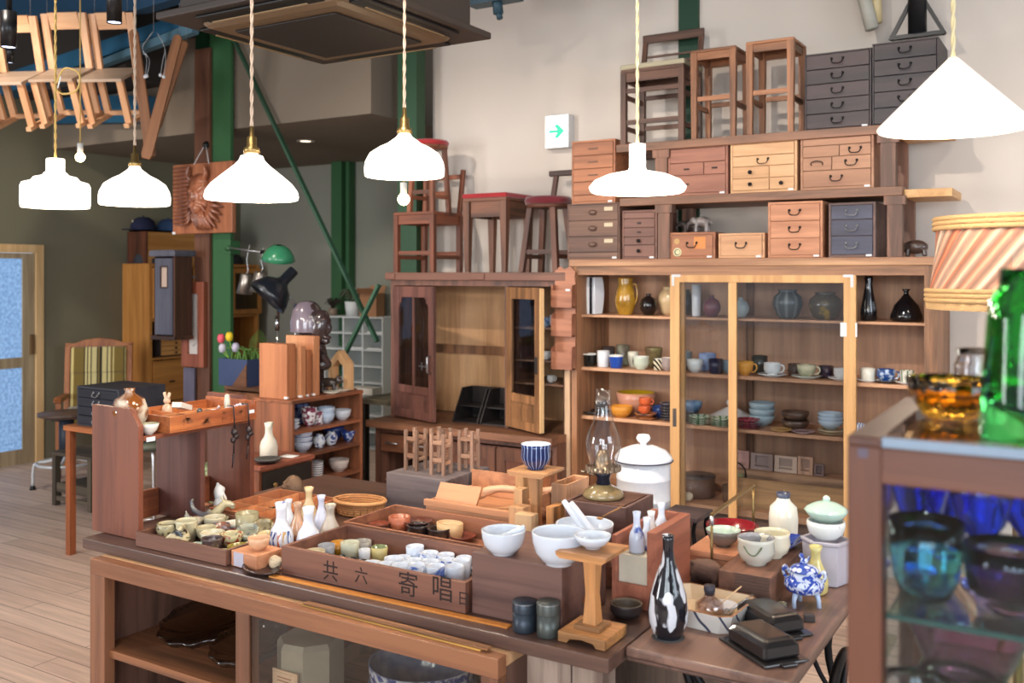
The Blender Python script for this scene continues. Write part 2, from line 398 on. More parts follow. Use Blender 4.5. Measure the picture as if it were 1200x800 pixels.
L.new(vo.outputs[0], cr.inputs[0]); L.new(cr.outputs[0], b.inputs['Emission Color']); b.inputs['Emission Strength'].default_value = .75  # glow put into the glass, stands in for daylight behind the door
gm = MB(); gm.box(-7.88,fy0+st,zr[0],-7.87,fy1-st,zr[1]); gm.box(-7.88,fy0+st,zr[2],-7.87,fy1-st,zr[3]); gm.build('glass', mg, dr)
MB().box(-7.855,fy1-.05,.95,-7.83,fy1-.02,1.12).build('handle', wood((120,90,60), axis=2), dr)
# columns
def column(pxl, pxr, Y, depth, n, z1=4.0):
    a = sy(pxl, Y, 0).x; c = sy(pxr, Y, 0).x
    return struct(MB().box(a,Y,0,c,Y+.03,z1), n, green)
column(246, 270, 5.06, .16, 'trim_1', 3.99)
struct(MB().box(sy(229,5.09,0).x,5.09,2.5,sy(245.5,5.09,0).x,5.11,3.99), 'trim_17', plain((24,66,40), .5))
struct(MB().box(sy(466,5.3,0).x,5.3,0,sy(488,5.3,0).x,5.40,4.0), 'trim_2', plain((40,78,50), .45))
struct(MB().box(sy(388,7.15,0).x,7.15,0,sy(400,7.15,0).x,7.29,2.75).box(sy(401,7.15,0).x,7.2,0,sy(405,7.15,0).x,7.29,2.75), 'trim_3', green)
struct(MB().box(sy(795,5.47,0).x,5.47,0,sy(818,5.47,0).x,5.5,4.0), 'trim_4', greend)
struct(MB().bar(ony(275,48,5.07), ony(442,400,5.07), .035, .02), 'trim_5', plain((50,84,62), .5))
struct(MB().bar(ony(444,334,5.0), ony(392,440,5.0), .035, .02), 'trim_6', plain((62,98,74), .5))
# blue roof beams
def beam(p1, p2, p3, p4, Y, dy, n, mat):
    q = [ony(x, y, Y) for x, y in (p1, p2, p3, p4)]
    return struct(MB().prism([(v.x, v.z) for v in q], Y, Y+dy, 1), n, mat)
beam((-60,110),(172,112),(172,143),(-60,146), 5.0, .1, 'trim_7', blue)
beam((0,88),(225,12),(228,25),(0,112), 4.6, .15, 'trim_8', blue)
beam((100,77),(225,26),(225,38),(60,98), 4.58, .06, 'trim_9', bluel)
beam((-40,-30),(300,-30),(160,12),(-40,30), 4.3, .1, 'trim_10', plain((28,64,92), .6))
struct(MB().box(-8.2,4.7,3.15,-6.3,5.1,3.98), 'trim_11', roofm)
# steel bits at the roof
struct(MB().tube([ony(1008,-20,5.3), ony(1022,34,5.3)], .035, 12), 'trim_12', plain((176,172,160), .5))
struct(MB().tube([ony(1026,-20,5.35), ony(1027,27,5.35)], .03, 12), 'trim_13', plain((206,186,140), .5))
q = ony(580,0,4.6)
struct(MB().box(q.x-.16,4.55,q.z-.02,q.x+.16,4.65,q.z+.4).tube([ony(582,-5,4.6), ony(584,16,4.6)], .03, 10).tube([ony(566,-5,4.6), ony(567,4,4.6)], .025, 10).tube([ony(584,14,4.6), ony(586,22,4.6)], .018, 10), 'trim_14', plain((44,74,88), .5))
struct(MB().bar(ony(520,22,4.7), ony(560,-10,4.7), .03, .02).bar(ony(532,20,4.7), ony(532,-6,4.7), .05, .04), 'trim_15', steel)
q = ony(540,-8,4.75)
struct(MB().box(q.x-.22,4.72,q.z-.05,q.x+.2,4.82,q.z+.5), 'trim_16', roofm)
# downlight in the lower ceiling
p = onz(358,165,2.75)
dl = MB(); dl.lathe([(.045,-.003),(.07,-.006),(.075,0)], 24, (0,0,0)); 
o = thing('recessed_downlight', 'small round downlight set in the low brown ceiling', 'ceiling light', (p.x,p.y,2.749))
dl.build('trim_ring', plain((220,214,200), .5), o); MB().lathe([(0,-.002),(.045,-.003)], 20).build('lens', emis((255,236,210), 2.0), o)
# ================================================================ LIGHT
def area(loc, tgt, sx, sy_, e, c, name='window_and_fill_light'):
    l = D.lights.new(name, 'AREA'); l.shape = 'RECTANGLE'; l.size = sx; l.size_y = sy_; l.energy = e; l.color = c
    o = D.objects.new(name, l); COL.objects.link(o); o.location = loc; o.rotation_euler = (Vector(tgt)-Vector(loc)).to_track_quat('-Z', 'Y').to_euler(); return o
for wx in (-.7,.6,1.9): area((wx,-3.1,2.0), (wx-2.4,3,.8), .85, 1.8, 62, (.84,.92,1))
area((3.6,1.0,2.2), (-1.5,4.2,1), 2.6, 1.8, 110, (.78,.88,1))
area((-6.9,-2.9,2.0), (-5.2,4,.3), 1.5, 2, 190, (.95,.96,1))  # fill lamp added to brighten the left side, no known window there
def spot(loc, tgt, e, ang=70, c=(1,.90,.79), bl=.8):
    l = D.lights.new('ceiling_spot', 'SPOT'); l.energy = e; l.color = c; l.spot_size = R(ang); l.spot_blend = bl; l.shadow_soft_size = .05
    o = D.objects.new('ceiling_spot', l); COL.objects.link(o); o.location = loc; o.rotation_euler = (Vector(tgt)-Vector(loc)).to_track_quat('-Z', 'Y').to_euler()
for loc, tg, e in (((-1.6,1.2,3.7),(-1.7,5,1.1),300), ((-2.2,.9,3.7),(-2.2,2.4,.7),34), ((-.2,.9,3.7),(-.9,2.6,.7),30), ((-4.2,2.0,3.7),(-3.4,5.2,1.1),200),
                   ((-5.0,1.5,3.7),(-4.5,2.5,0),90), ((.6,2.4,3.7),(.2,5.5,1.6),60), ((-6.0,2.6,3.7),(-7.2,5.8,1.0),130), ((-5.6,5.9,2.7),(-5.6,7.0,1.2),30)):
    spot(loc, tg, e)
# ================================================================ PENDANT LAMPS
opal = emis((255,247,236), 1.7)
goldc = plain((206,170,96), .6); beige = plain((196,172,150), .7); creamc = plain((226,208,160), .7)
SH = {
 'bell': [(.11,1),(.15,.93),(.2,.86),(.33,.78),(.42,.72),(.62,.64),(.86,.5),(.97,.32),(1,.18),(.99,.02),(.97,0)],
 'step': [(.26,1),(.27,.97),(.27,.74),(.34,.70),(.38,.66),(.62,.62),(.7,.55),(.95,.5),(1,.42),(1,.08),(.98,0)],
 'wide': [(.1,1),(.13,.92),(.24,.88),(.27,.80),(.37,.70),(.50,.60),(.66,.48),(.86,.32),(.97,.18),(1,.06),(.98,0)],
 'saucer': [(.17,1),(.17,.52),(.2,.46),(.6,.38),(.88,.26),(1,.12),(.97,.04),(.9,0)],
 'cone': [(.06,1),(.1,.96),(.985,.06),(1,.03),(.985,0)],
}
def pendant(px, yb, yt, wpx, d, shape, label, cordm, capm=None, en=18, twist=True, ztop=3.98):
    p = ond(px, yb, d); r = wpx/2*d/FP; h = (yb-yt)*d/FP
    o = thing('pendant_lamp', label, 'pendant lamp', p, 0, 'pendant lamps over the tables')
    pf = [(a*r, b*h) for a, b in SH[shape]]; pin = [(max(a-.004, .002), bz-.004 if i < len(pf)-1 else bz) for i, (a, bz) in enumerate(pf)][::-1]
    MB().lathe(pf+pin, 40).build('lamp_shade', opal if shape != 'cone' else emis((255,240,226), .75), o)
    MB().ell((0,0,h*.35), min(.035, h*.3), n=12, m=8).build('bulb', emis((255,226,180), 12), o)
    zc = h
    if capm:
        MB().lathe([(0,zc+.075),(.006,zc+.075),(.008,zc+.045),(.015,zc+.04),(.016,zc+.012),(.024,zc+.006),(.026,zc-.01),(0,zc-.01)], 20).build('socket_cap', capm, o); zc += .07
    L = ztop-p.z-zc; n = int(L/.012)
    c = MB(); ph = 0
    for s in range(2): c.tube([(math.cos(i*.9+s*PI)*.0028, math.sin(i*.9+s*PI)*.0028, zc+L*i/n) for i in range(n+1)], .0034, 5)
    c.build('cord', cordm, o)
    MB().lathe([(0,zc+L+.02),(.045,zc+L+.02),(.045,zc+L),(0,zc+L)], 16).build('ceiling_rose', brass, o)
    l = D.lights.new('pendant_bulb', 'POINT'); l.energy = en; l.color = (1,.90,.76); l.shadow_soft_size = .06
    lo = D.objects.new('pendant_bulb', l); COL.objects.link(lo); lo.location = (p.x, p.y, p.z-.015)
    return o
pendant(65,243,186,76,4.1,'step','white stepped glass pendant on a golden cord, leftmost of the row', goldc, en=14)
pendant(158,240,192,80,3.9,'bell','white bell glass pendant hanging between the stepped one and the carved mask', beige, brass, 14)
pendant(295,234,176,108,3.0,'wide','widest white bell glass pendant hanging over the sake cups, its rim before the carved mask', beige, brass, 9)
pendant(474,207,153,94,3.15,'bell','white bell glass pendant hanging in front of the red topped stools', beige, brass, 14)
pendant(747,226,169,114,2.95,'saucer','flat white saucer pendant on a cream cord before the drawer chests', creamc, en=14)
pendant(1117,152,68,168,2.3,'cone','large white cone shade pendant hanging at the upper right', creamc, en=6)
def bulb(px, y0, y1, y2, d, label):
    p = ond(px, y2, d); k = d/FP; o = thing('bare_bulb', label, 'light bulb', p, 0, 'bare bulbs on cords')
    MB().ell((0,0,(y2-y1)*k*.45), (y2-y1)*k*.42, n=16, m=10).build('glass_bulb', emis((255,224,170), 14), o)
    MB().lathe([(0,(y2-y1)*k*.8),(.016,(y2-y1)*k*.8),(.017,(y2-y0)*k),(0,(y2-y0)*k)], 16).build('socket', plain((232,228,220), .4), o)
    MB().tube([(0,0,(y2-y0)*k),(0,0,3.98-p.z)], .004, 6).build('cord', goldc, o)
    l = D.lights.new('small_bulb', 'POINT'); l.energy = 3; l.color = (1,.84,.62); l.shadow_soft_size = .03
    lo = D.objects.new('small_bulb', l); COL.objects.link(lo); lo.location = (p.x-.02*.0, p.y, p.z-.03)
bulb(94,168,177,190,5.6,'bare glowing bulb on a thin cord between the two left pendants')
bulb(473,214,224,241,4.6,'bare glowing bulb seen just under the bell pendant by the stools')
# loop of spare cord tied on the leftmost lamp cord
lp = ond(65,98,4.1); k = 4.1/FP
pts = smooth([(0,0,0),(.03,0,14*k+.01),(.075,0,.058),(.1,0,.03),(.085,0,-.03),(.03,0,-.045),(0,0,-.03)], 6)
o = thing('cord_loop', 'golden loop of spare cord tied to the leftmost lamp cord', 'cord', (lp.x+.008,lp.y,lp.z), YAW)
MB().tube(pts, .0042, 6).build('loop', goldc, o); MB().tube([(.005,0,-.02),(.02,-.004,.03)], .003, 5).build('cable_tie', white_tag, o)
# ================================================================ CEILING AIR CONDITIONER
dk = plain((62,52,46), .5); dk2 = plain((42,36,34), .6); tan = plain((150,122,86), .45)
x0, x1, y0, y1, z = -3.19, -2.225, 2.52, 3.48, 2.66
o = thing('air_conditioner', 'dark brown square ceiling cassette air conditioner hanging at the top', 'air conditioner', ((x0+x1)/2,(y0+y1)/2,z))
a = .485
MB().box(-a,-a,0,a,a,.03).box(-.42,-.42,.03,.42,.42,.32).build('casing', dk, o, bev=.006)
MB().lathe([(0,-.025),(.40*1.18,-.025),(.43*1.18,-.015),(.45*1.18,0),(0,0)], 4, smooth=False).build('inner_frame', plain((116,94,70), .4), o, rotz=PI/4, bev=.03)
MB().box(-.27,-.27,-.034,.27,.27,-.026).build('intake_grille', dk2, o, bev=.006)
for i, (dx, dy) in enumerate(((0,1),(0,-1),(1,0),(-1,0))):
    lv = MB(); c = .40
    if dx: lv.box(c*dx-.045,-.3,-.012,c*dx+.045,.3,-.002)
    else: lv.box(-.3,c*dy-.045,-.012,.3,c*dy+.045,-.002)
    q = lv.build('air_outlet', blackpt, o, bev=.004)
    l2 = MB(); 
    if dx: l2.box(c*dx-.004,-.25,-.026,c*dx+.004,.25,-.022)
    else: l2.box(-.25,c*dy-.004,-.026,.25,c*dy+.004,-.022)
    l2.build('louver', tan, q)
for sx in (-1,1):
    for sy_ in (-1,1): MB().tube([(.38*sx,.38*sy_,.3),(.38*sx,.38*sy_,3.99-z)], .006, 6).build('hanging_rod', steel, o)
# black spotlights
def spotl(px, y0, y1, w, d, label):
    p = ond(px, y1, d); k = d/FP; h = (y1-y0)*k; r = w/2*k
    o = thing('spotlight', label, 'spotlight', p, 0, 'black cylinder spotlights')
    MB().lathe([(r*.86,.004),(r,0),(r,h),(0,h)], 28).build('housing', plain((24,23,26), .35), o)
    MB().lathe([(0,.006),(r*.86,.005)], 24).build('lens', emis((214,222,255), 3), o)
    MB().tube([(0,0,h),(0,0,3.99-p.z)], .01, 8).build('stem', blackpt, o)
spotl(10,14,56,18,4.2,'black cylinder spotlight at the far left edge'); spotl(134,-30,27,17,4.4,'black cylinder spotlight over the hanging chairs')
spotl(12,50,74,8,5.4,'small black spotlight low behind the far left one')
# ================================================================ HANGING CHAIRS
bw = wood((226,176,132), (206,150,106), axis=0, rough=.5); bwz = wood((226,176,132), (206,150,106), axis=2, rough=.5)
def hchair(px, py, d, label):
    p = ond(px, py, d); o = thing('hanging_chair', label, 'chair', p, 0, 'pale wooden chairs hung under the roof')
    o.rotation_euler = Euler((R(26), 0, YAW-R(6)), 'XYZ')
    w, dp, hb, hl = .315, .31, .37, .31
    MB().box(-w/2,-dp/2,-.02,w/2,dp/2,0).build('seat', wood((196,170,146), (170,142,118), axis=0), o, bev=.002)
    for s in (-1, 1):
        MB().bar((s*(w/2-.02),dp/2-.02,0),(s*(w/2-.02),dp/2+.05,hb),.05,.026,up=(0,1,0)).build('back_post', bwz, o)
        MB().bar((s*(w/2-.025),-dp/2+.03,-.02),(s*(w/2-.025),-dp/2+.03,-hl),.045,.03,up=(0,1,0)).build('leg', bwz, o)
        MB().bar((s*(w/2-.025),dp/2-.05,-.02),(s*(w/2-.025),dp/2-.05,-hl),.045,.03,up=(0,1,0)).build('leg', bwz, o)
        MB().box(s*(w/2-.025)-.018,-dp/2-.02,-hl-.028,s*(w/2-.025)+.018,dp/2,-hl).build('runner', bw, o)
        pc = o.matrix_world
    MB().bar((-w/2+.05,dp/2+.041,hb-.05),(w/2-.05,dp/2+.041,hb-.05),.022,.115).build('top_rail', bw, o)
    MB().box(-w/2+.04,dp/2-.07,-hl-.012,w/2-.04,dp/2-.045,-hl+.02).build('stretcher', bw, o)
    M = Matrix.LocRotScale(p, o.rotation_euler, None)
    for s in (-1,1):
        a = Vector((s*.12,dp/2+.05,hb)); top = M.inverted() @ Vector(((M@a).x,(M@a).y,3.99))
        MB().tube([a, top], .0015, 4).build('hanging_wire', steel, o)
hchair(128,86,6.6,'pale wooden chair hung under the roof, rightmost of the row, next to the wooden skis')
hchair(72,86,6.6,'pale wooden chair hung mid row under the roof, golden cord crossing it')
hchair(14,90,6.6,'pale wooden chair third from the skis, its seat cut by the picture edge')
hchair(-42,94,6.6,'pale wooden chair hung at the far left, only its back post showing')
# skis
def ski(p1, p2, wd, label, d):
    a, b_ = ond(*p1, d), ond(*p2, d); mb = MB(); L = (b_-a).length
    n = 8; prof = [(-L/2+.0,-wd*.28)]+[(-L/2-.5*wd*math.sin(PI*i/n)+.25*wd, -wd*.42*math.cos(PI*i/n)) for i in range(1, n)]+[(-L/2,wd*.28),(L/2,wd*.5)]
    prof = [(-L/2, -wd*.42)]+[(-L/2-.42*wd*math.sin(PI*i/n), -wd*.42*math.cos(PI*i/n)) for i in range(1, n)]+[(-L/2, wd*.42), (L/2-.03, wd*.5), (L/2, wd*.35), (L/2, -wd*.35), (L/2-.03, -wd*.5)]
    mb.prism(prof, -.012, .012, 1)
    o = mb.build('wooden_ski', wood((150,98,58), (122,78,46), axis=0, rough=.4), bev=.004); x = (b_-a).normalized(); f = Vector((SN, -CS, 0)); zz = x.cross(f).normalized()
    o.matrix_world = Matrix.Translation((a+b_)/2) @ Matrix((x, -f, zz)).transposed().to_4x4(); tag(o, label, 'ski', 'old wooden skis leaning in a V')
    MB().tube([a+Vector((0,.016,0)), Vector((a.x,a.y+.016,3.99))], .0015, 4).build('hanging_wire', steel, o).matrix_parent_inverse = o.matrix_world.inverted()
ski((208,46),(171,186),.075,'old wooden ski slanting right, longer of the two right hand ones',6.5); ski((216,52),(183,150),.06,'old wooden ski slanting right, shorter one behind the long one',6.62)
ski((157,40),(177,184),.075,'old wooden ski slanting left beside the hanging chairs',6.56)
# wire ornament
o = thing('wire_ornament', 'wire ornament with small glass beads hanging beside the skis', 'ornament', ond(180,64,6.2), YAW)
k = 6.2/FP
for i, (a, b_) in enumerate((((0,28),(-8,-25)),((-6,20),(-10,-26)),((4,26),(8,-24)),((8,20),(12,-26)))):
    s = -1 if i < 2 else 1
    MB().tube(smooth([(a[0]*k,0,a[1]*k),(s*13*k,0,8*k),(s*(5+3*i)*k,0,-6*k),(b_[0]*k,0,b_[1]*k)],5), .0022, 5).build('wire', steel, o)
    MB().ell((b_[0]*k,0,b_[1]*k), .012, n=8, m=6).build('bead', plain((220,224,230), .1, coat=.5), o)
MB().tube([(0,0,28*k),(0,0,3.99-o.location.z)], .0015, 4).build('hanging_wire', steel, o)
# black bracket above the dark chest
q = ony(1075,44,5.25)
o = thing('speaker_bracket', 'black steel bracket coming down on top of the dark drawer chests', 'bracket', (q.x,5.25,q.z))
MB().tube([(0,0,.02),(0,0,3.99-q.z)], .045, 14).build('pole', blackpt, o)
for s in (-1,1): MB().bar((s*.13,0,0),(s*.03,0,.19),.02,.02).build('strut', blackpt, o)
MB().box(-.13,-.02,-.0,.13,.02,.02).build('foot_plate', blackpt, o)
# exit sign
a = ony(640,137,5.46); c = ony(672,173,5.46)
o = thing('exit_sign', 'white square emergency exit sign with a green arrow on the wall', 'sign', ((a.x+c.x)/2,5.47,(a.z+c.z)/2))
hw = (c.x-a.x)/2*.86; hh = (a.z-c.z)/2
MB().box(-hw,-.05,-hh,hw,.028,hh).build('housing', plain((222,222,222), .5), o, bev=.004)
MB().box(-hw*.94,-.053,-hh*.94,hw*.94,-.0505,hh*.94).build('face', emis((250,255,252), 1.1), o)
gr = emis((40,200,140), .8); u = hw
MB().prism([(-.62*u,-.1*u),(.1*u,-.1*u),(-.18*u,-.42*u),(.08*u,-.55*u),(.68*u,0),(.08*u,.55*u),(-.18*u,.42*u),(.1*u,.1*u),(-.62*u,.1*u)], -.0555, -.0535, 1).build('arrow', gr, o)
for i in range(5): MB().box((-.72+i*.13)*u,-.0555,-.75*u,(-.66+i*.13)*u,-.0535,-.6*u).build('small_writing', gr, o)
# ================================================================ FURNITURE HELPERS
def X(px, Y): return sy(px, Y, 0).x
def Z(px, py, Y): return ony(px, py, Y).z
def handle_mb(kind, w, y, x=0, z=0):
    m = MB()
    if kind == 'ring':
        m.tube(smooth([(x-w/2,y-.004,z+.004),(x-w/2,y-.016,z-.008),(x-w*.3,y-.018,z-w*.38),(x+w*.3,y-.018,z-w*.38),(x+w/2,y-.016,z-.008),(x+w/2,y-.004,z+.004)],4), .0028, 6)
        for s in (-1,1): m.ell((x+s*w/2,y-.004,z+.004), .007, .005, .007, n=8, m=6)
    elif kind == 'knob': m.lathe([(0,0),(.006,0),(.005,.008),(.011,.014),(.010,.019),(0,.021)], 12); m.v = [(x+a, y-c, z+b) for a, b, c in m.v]
    elif kind == 'cupp': m.ell((x,y-.006,z), w/2, .016, .016, n=12, m=8)
    elif kind == 'slot': m.box(x-w/2,y-.006,z-.004,x+w/2,y,z+.004)
    elif kind == 'up':
        m.tube(smooth([(x-w/2,y-.004,z-.006),(x-w/2,y-.014,z+.006),(x,y-.016,z+.014),(x+w/2,y-.014,z+.006),(x+w/2,y-.004,z-.006)],4), .0028, 6)
    return m
def chest(name, label, x0, x1, yf, yb, z0, z1, rows, wd, hm=black_iron, fr=.012, tagpos=1, group='wooden drawer chests on and above the tall cabinet', rotz=0, frw=None, cat='chest of drawers', hw=.055, body=None, axis=0, gap=.004):
    w, dp, h = x1-x0, yb-yf, z1-z0
    o = thing(name, label, cat, ((x0+x1)/2, (yf+yb)/2, z0), rotz, group)
    f = -dp/2; B = MB(); body = body or wd
    B.box(-w/2,f+.014,0,w/2,dp/2,h); B.box(-w/2,f,0,-w/2+fr,f+.014,h).box(w/2-fr,f,0,w/2,f+.014,h).box(-w/2+fr,f,0,w/2-fr,f+.014,fr).box(-w/2+fr,f,h-fr,w/2-fr,f+.014,h)
    B.build('carcass', wood(*body, axis=axis) if isinstance(body[0], tuple) else wood(body, axis=axis), o, bev=.0015)
    iw, ih = w-2*fr, h-2*fr; z = h-fr; mat = wood(*wd, axis=axis) if isinstance(wd[0], tuple) else wood(wd, axis=axis)
    tot = sum(r[0] for r in rows)
    for hh, cells in rows:
        dh = ih*hh/tot; x = -w/2+fr; tw = sum(c[0] for c in cells)
        for c in cells:
            cw = iw*c[0]/tw
            d = MB().box(x+gap/2, f-.003, z-dh+gap/2, x+cw-gap/2, f+.013, z-gap/2).build('drawer', mat, o, bev=.0012)
            if len(c) > 1 and c[1]: handle_mb(c[1], min(hw, cw*.5), f-.003, x+cw*(c[2] if len(c) > 2 else .5), z-dh*(.42 if c[1] == 'ring' else .5)).build('handle', hm, d)
            x += cw
        z -= dh
    if tagpos: MB().box(w/2-.045,f-.005,.004,w/2-.018,f-.003,.014).build('price_tag', white_tag, o)
    return o
def stool(name, label, cat, x, y, z, w, dp, h, wd, leg=.035, splay=0, apron=.05, str_z=(.4,), cushion=None, cush_h=.03, back=None, rotz=0, group=None, seat_t=.02, rnd=False, legw2=None):
    o = thing(name, label, cat, (x,y,z), rotz, group); ma, mz = wood(wd, axis=0), wood(wd, axis=2); my = wood(wd, axis=1)
    ht = h-(cush_h if cushion else 0)
    if rnd: MB().lathe([(0,ht-seat_t),(w/2,ht-seat_t),(w/2,ht),(0,ht)], 32).build('seat', ma, o)
    else: MB().box(-w/2,-dp/2,ht-seat_t,w/2,dp/2,ht).build('seat', ma, o, bev=.003)
    if cushion:
        if rnd: MB().lathe([(0,ht),(w/2*1.02,ht),(w/2*1.07,ht+cush_h*.5),(w/2*.98,ht+cush_h*.95),(0,ht+cush_h*1.1)], 32).build('cushion', cushion, o)
        else: MB().box(-w/2-.003,-dp/2-.003,ht,w/2+.003,dp/2+.003,ht+cush_h).build('cushion', cushion, o, bev=.008)
    k = .70 if rnd else 1
    tops = [(sx*(w/2*k-leg/2), sy_*(dp/2*k-leg/2)) for sx in (-1,1) for sy_ in (-1,1)]
    for (a, b) in tops:
        s1, s2 = (1 if a > 0 else -1), (1 if b > 0 else -1)
        MB().bar((a,b,ht-seat_t),(a+s1*splay,b+s2*splay,0),leg,leg,up=(0,1,0),w2=legw2 or leg,h2=legw2 or leg).build('leg', mz, o)
    if apron:
        for s in (-1,1):
            MB().box(-w/2*k+leg,s*(dp/2*k-leg/2)-.008,ht-seat_t-apron,w/2*k-leg,s*(dp/2*k-leg/2)+.008,ht-seat_t).build('apron', ma, o)
            MB().box(s*(w/2*k-leg/2)-.008,-dp/2*k+leg,ht-seat_t-apron,s*(w/2*k-leg/2)+.008,dp/2*k-leg,ht-seat_t).build('apron', my, o)
    for i, q in enumerate(str_z):
        e = splay*(1-q)+0; xx = w/2*k-leg/2+e; yy = dp/2*k-leg/2+e
        for s in (-1,1):
            MB().bar((-xx+leg/2,s*yy,ht*q),(xx-leg/2,s*yy,ht*q),.016,.026).build('stretcher', ma, o)
            MB().bar((s*xx,-yy+leg/2,ht*(q-.07)),(s*xx,yy-leg/2,ht*(q-.07)),.016,.026).build('stretcher', my, o)
    if back:
        bh, slats, top = back
        for s in (-1,1): MB().bar((s*(w/2-leg/2),dp/2-leg/2,ht),(s*(w/2-leg/2),dp/2+.03,ht+bh),leg*.85,leg*.7,up=(0,1,0)).build('back_post', mz, o)
        for q, hh in slats: MB().bar((-w/2+leg,dp/2+.03*q,ht+bh*q),(w/2-leg,dp/2+.03*q,ht+bh*q),.014,hh).build('back_rail', ma, o)
        if top: MB().bar((-w/2,dp/2+.03,ht+bh+top/2-.002),(w/2,dp/2+.03,ht+bh+top/2-.002),.024,top).build('top_rail', ma, o, bev=.004)
    return o
# ================================================================ DRESSER (back left)
xl, xr = X(458,5.0), -2.655; zt = 1.655
o = thing('glass_dresser', 'dark brown glass fronted dresser with open doors under the stools', 'dresser', ((xl+xr)/2,5.2,0))
ox, oy = (xl+xr)/2, 5.2
def DB(): return MB(Matrix.Translation((-ox,-oy,0)))
wd, wdz, wdi = wood(W_DRES, axis=0), wood(W_DRES, axis=2), wood((214,166,120),(184,136,94), axis=2)
DB().box(xl,5.0,.70,xl+.03,5.44,zt-.05).box(xr-.03,5.0,.70,xr,5.44,zt-.05).box(xl+.03,5.0,1.57,xr-.03,5.03,1.605).build('side_panel', wdz, o)
DB().box(xl-.02,4.97,zt-.05,xr,5.45,zt).box(xl-.02,4.962,zt-.045,xl+.06,4.97,zt-.005).box(-3.33,4.962,zt-.045,-3.22,4.97,zt-.005).build('cornice', wd, o, bev=.003)
bk = DB().box(xl+.03,5.42,.70,xr-.03,5.44,1.605).build('back_panel', wdi, o)
DB().box(-3.335,5.405,.7,-3.30,5.42,1.6).box(xl+.03,5.407,1.10,xr-.03,5.42,1.16).build('batten', wood((160,110,74), axis=2), bk)
DB().box(-3.095,5.005,.70,-3.07,5.42,1.57).build('divider', wdz, o)
for z in (.98,1.12,1.32): DB().box(-3.07,5.06,z-.012,xr-.03,5.42,z).build('shelf', wood((150,104,74), axis=0), o)
DB().box(xl-.05,4.80,.655,xr,5.45,.70).build('ledge', wood((142,96,70), axis=0), o, bev=.004)
lo = DB().box(xl-.02,4.865,.12,xl+.02,5.44,.655).box(xr-.03,4.865,.12,xr,5.44,.655).box(xl+.02,5.42,.12,xr-.03,5.44,.655).box(xl+.02,4.865,.12,xr-.03,5.42,.15).box(xl+.02,4.865,.62,xr-.03,4.885,.655).box(-3.53,4.865,.15,-3.47,4.89,.62)
lo.build('lower_carcass', wdz, o)
for a, b_ in ((xl+.03,-3.745),(-3.73,-3.54)):
    d = DB().box(a,4.858,.50,b_,4.876,.612).build('drawer', wood((124,78,54), axis=0), o, bev=.002)
    DB().tube([((a+b_)/2-.045,4.853,.56),((a+b_)/2-.045,4.835,.56),((a+b_)/2+.045,4.835,.56),((a+b_)/2+.045,4.853,.56)], .005, 6).build('handle', steel, d)
for a, b_ in ((-3.46,-3.07),(-3.06,xr-.04)):
    d = DB().box(a,4.86,.16,b_,4.875,.61).build('panel_door', wood((118,72,54), axis=2), o, bev=.002)
    DB().box(a,4.852,.53,b_,4.86,.60).box(a,4.852,.17,a+.06,4.86,.53).box(b_-.06,4.852,.17,b_,4.86,.53).box(a+.06,4.852,.17,b_-.06,4.86,.24).build('door_frame', wood((128,82,60), axis=2), d)
DB().box(xl+.03,4.90,.30,-3.54,5.40,.315).build('shelf', wood((150,104,74), axis=0), o)
for a in (xl-.02, xr-.05): DB().box(a,4.87,0,a+.05,4.93,.12).build('foot', wdz, o); DB().box(a,5.38,0,a+.05,5.44,.12).build('foot', wdz, o)
def gdoor(p0, p1, z0, z1, wl, lab, arch=False, panes=1):
    p0, p1 = Vector(p0), Vector(p1); w = (p1-p0).length; an = math.atan2(p1.y-p0.y, p1.x-p0.x)
    M = Matrix.Translation((p0.x-ox,p0.y-oy,0)) @ Matrix.Rotation(an, 4, 'Z'); s = .052; m = wood(wl, axis=2); mp = z0+.21
    f = MB(M).box(0,0,z0,s,.024,z1).box(w-s,0,z0,w,.024,z1).box(s,0,z0,w-s,.024,z0+.05).box(s,0,mp-.05,w-s,.024,mp).box(s,0,z1-.07,w-s,.024,z1)
    if arch:
        for sx, q in ((s, 1), (w-s, -1)):
            f.prism([(sx,z1-.07),(sx+q*.05,z1-.07),(sx+q*.03,z1-.085),(sx+q*.03,z1-.105),(sx+q*.012,z1-.115),(sx,z1-.15)][::q], .003, .021, 1)
    d = f.build('door', m, o, bev=.002)
    MB(M).box(s,.008,z0+.05,w-s,.016,mp-.05).box(s+.03,.004,z0+.08,w-s-.03,.008,mp-.08).build('door_panel', wood([c*.92 for c in wl], axis=2), d)
    MB(M).box(s,.010,mp,w-s,.013,z1-.07).build('glass', pane((225,228,230)), d)
    if panes > 1: MB(M).box(w/2-.008,.004,mp,w/2+.008,.022,z1-.07).build('muntin', m, d)
    return d, M, w
d, M, w = gdoor((-3.95,4.985,0), (-3.53,4.855,0), .715, 1.565, (134,88,76), '', True, 2)
MB(M).tube([(w-.03,-.004,1.02),(w-.03,-.025,1.03),(w-.03,-.025,1.12),(w-.03,-.004,1.13)], .007, 8).build('pull', steel, d)
MB(M).box(w-.15,-.003,1.055,w-.07,.0,1.062).box(w-.12,-.006,1.035,w-.112,0,1.085).build('latch', steel, d)
d, M, w = gdoor((-3.075,4.985,0), (-2.75,4.83,0), .715, 1.565, (190,134,88), '', False, 1)
MB(M).box(w-.045,-.005,1.06,w-.02,0,1.16).build('finger_plate', plain((92,84,80), .4, .7), d)
MB(M).box(w,-.0,.72,w+.01,.026,1.56).build('edge_strip', wood((226,184,130), axis=2), d)
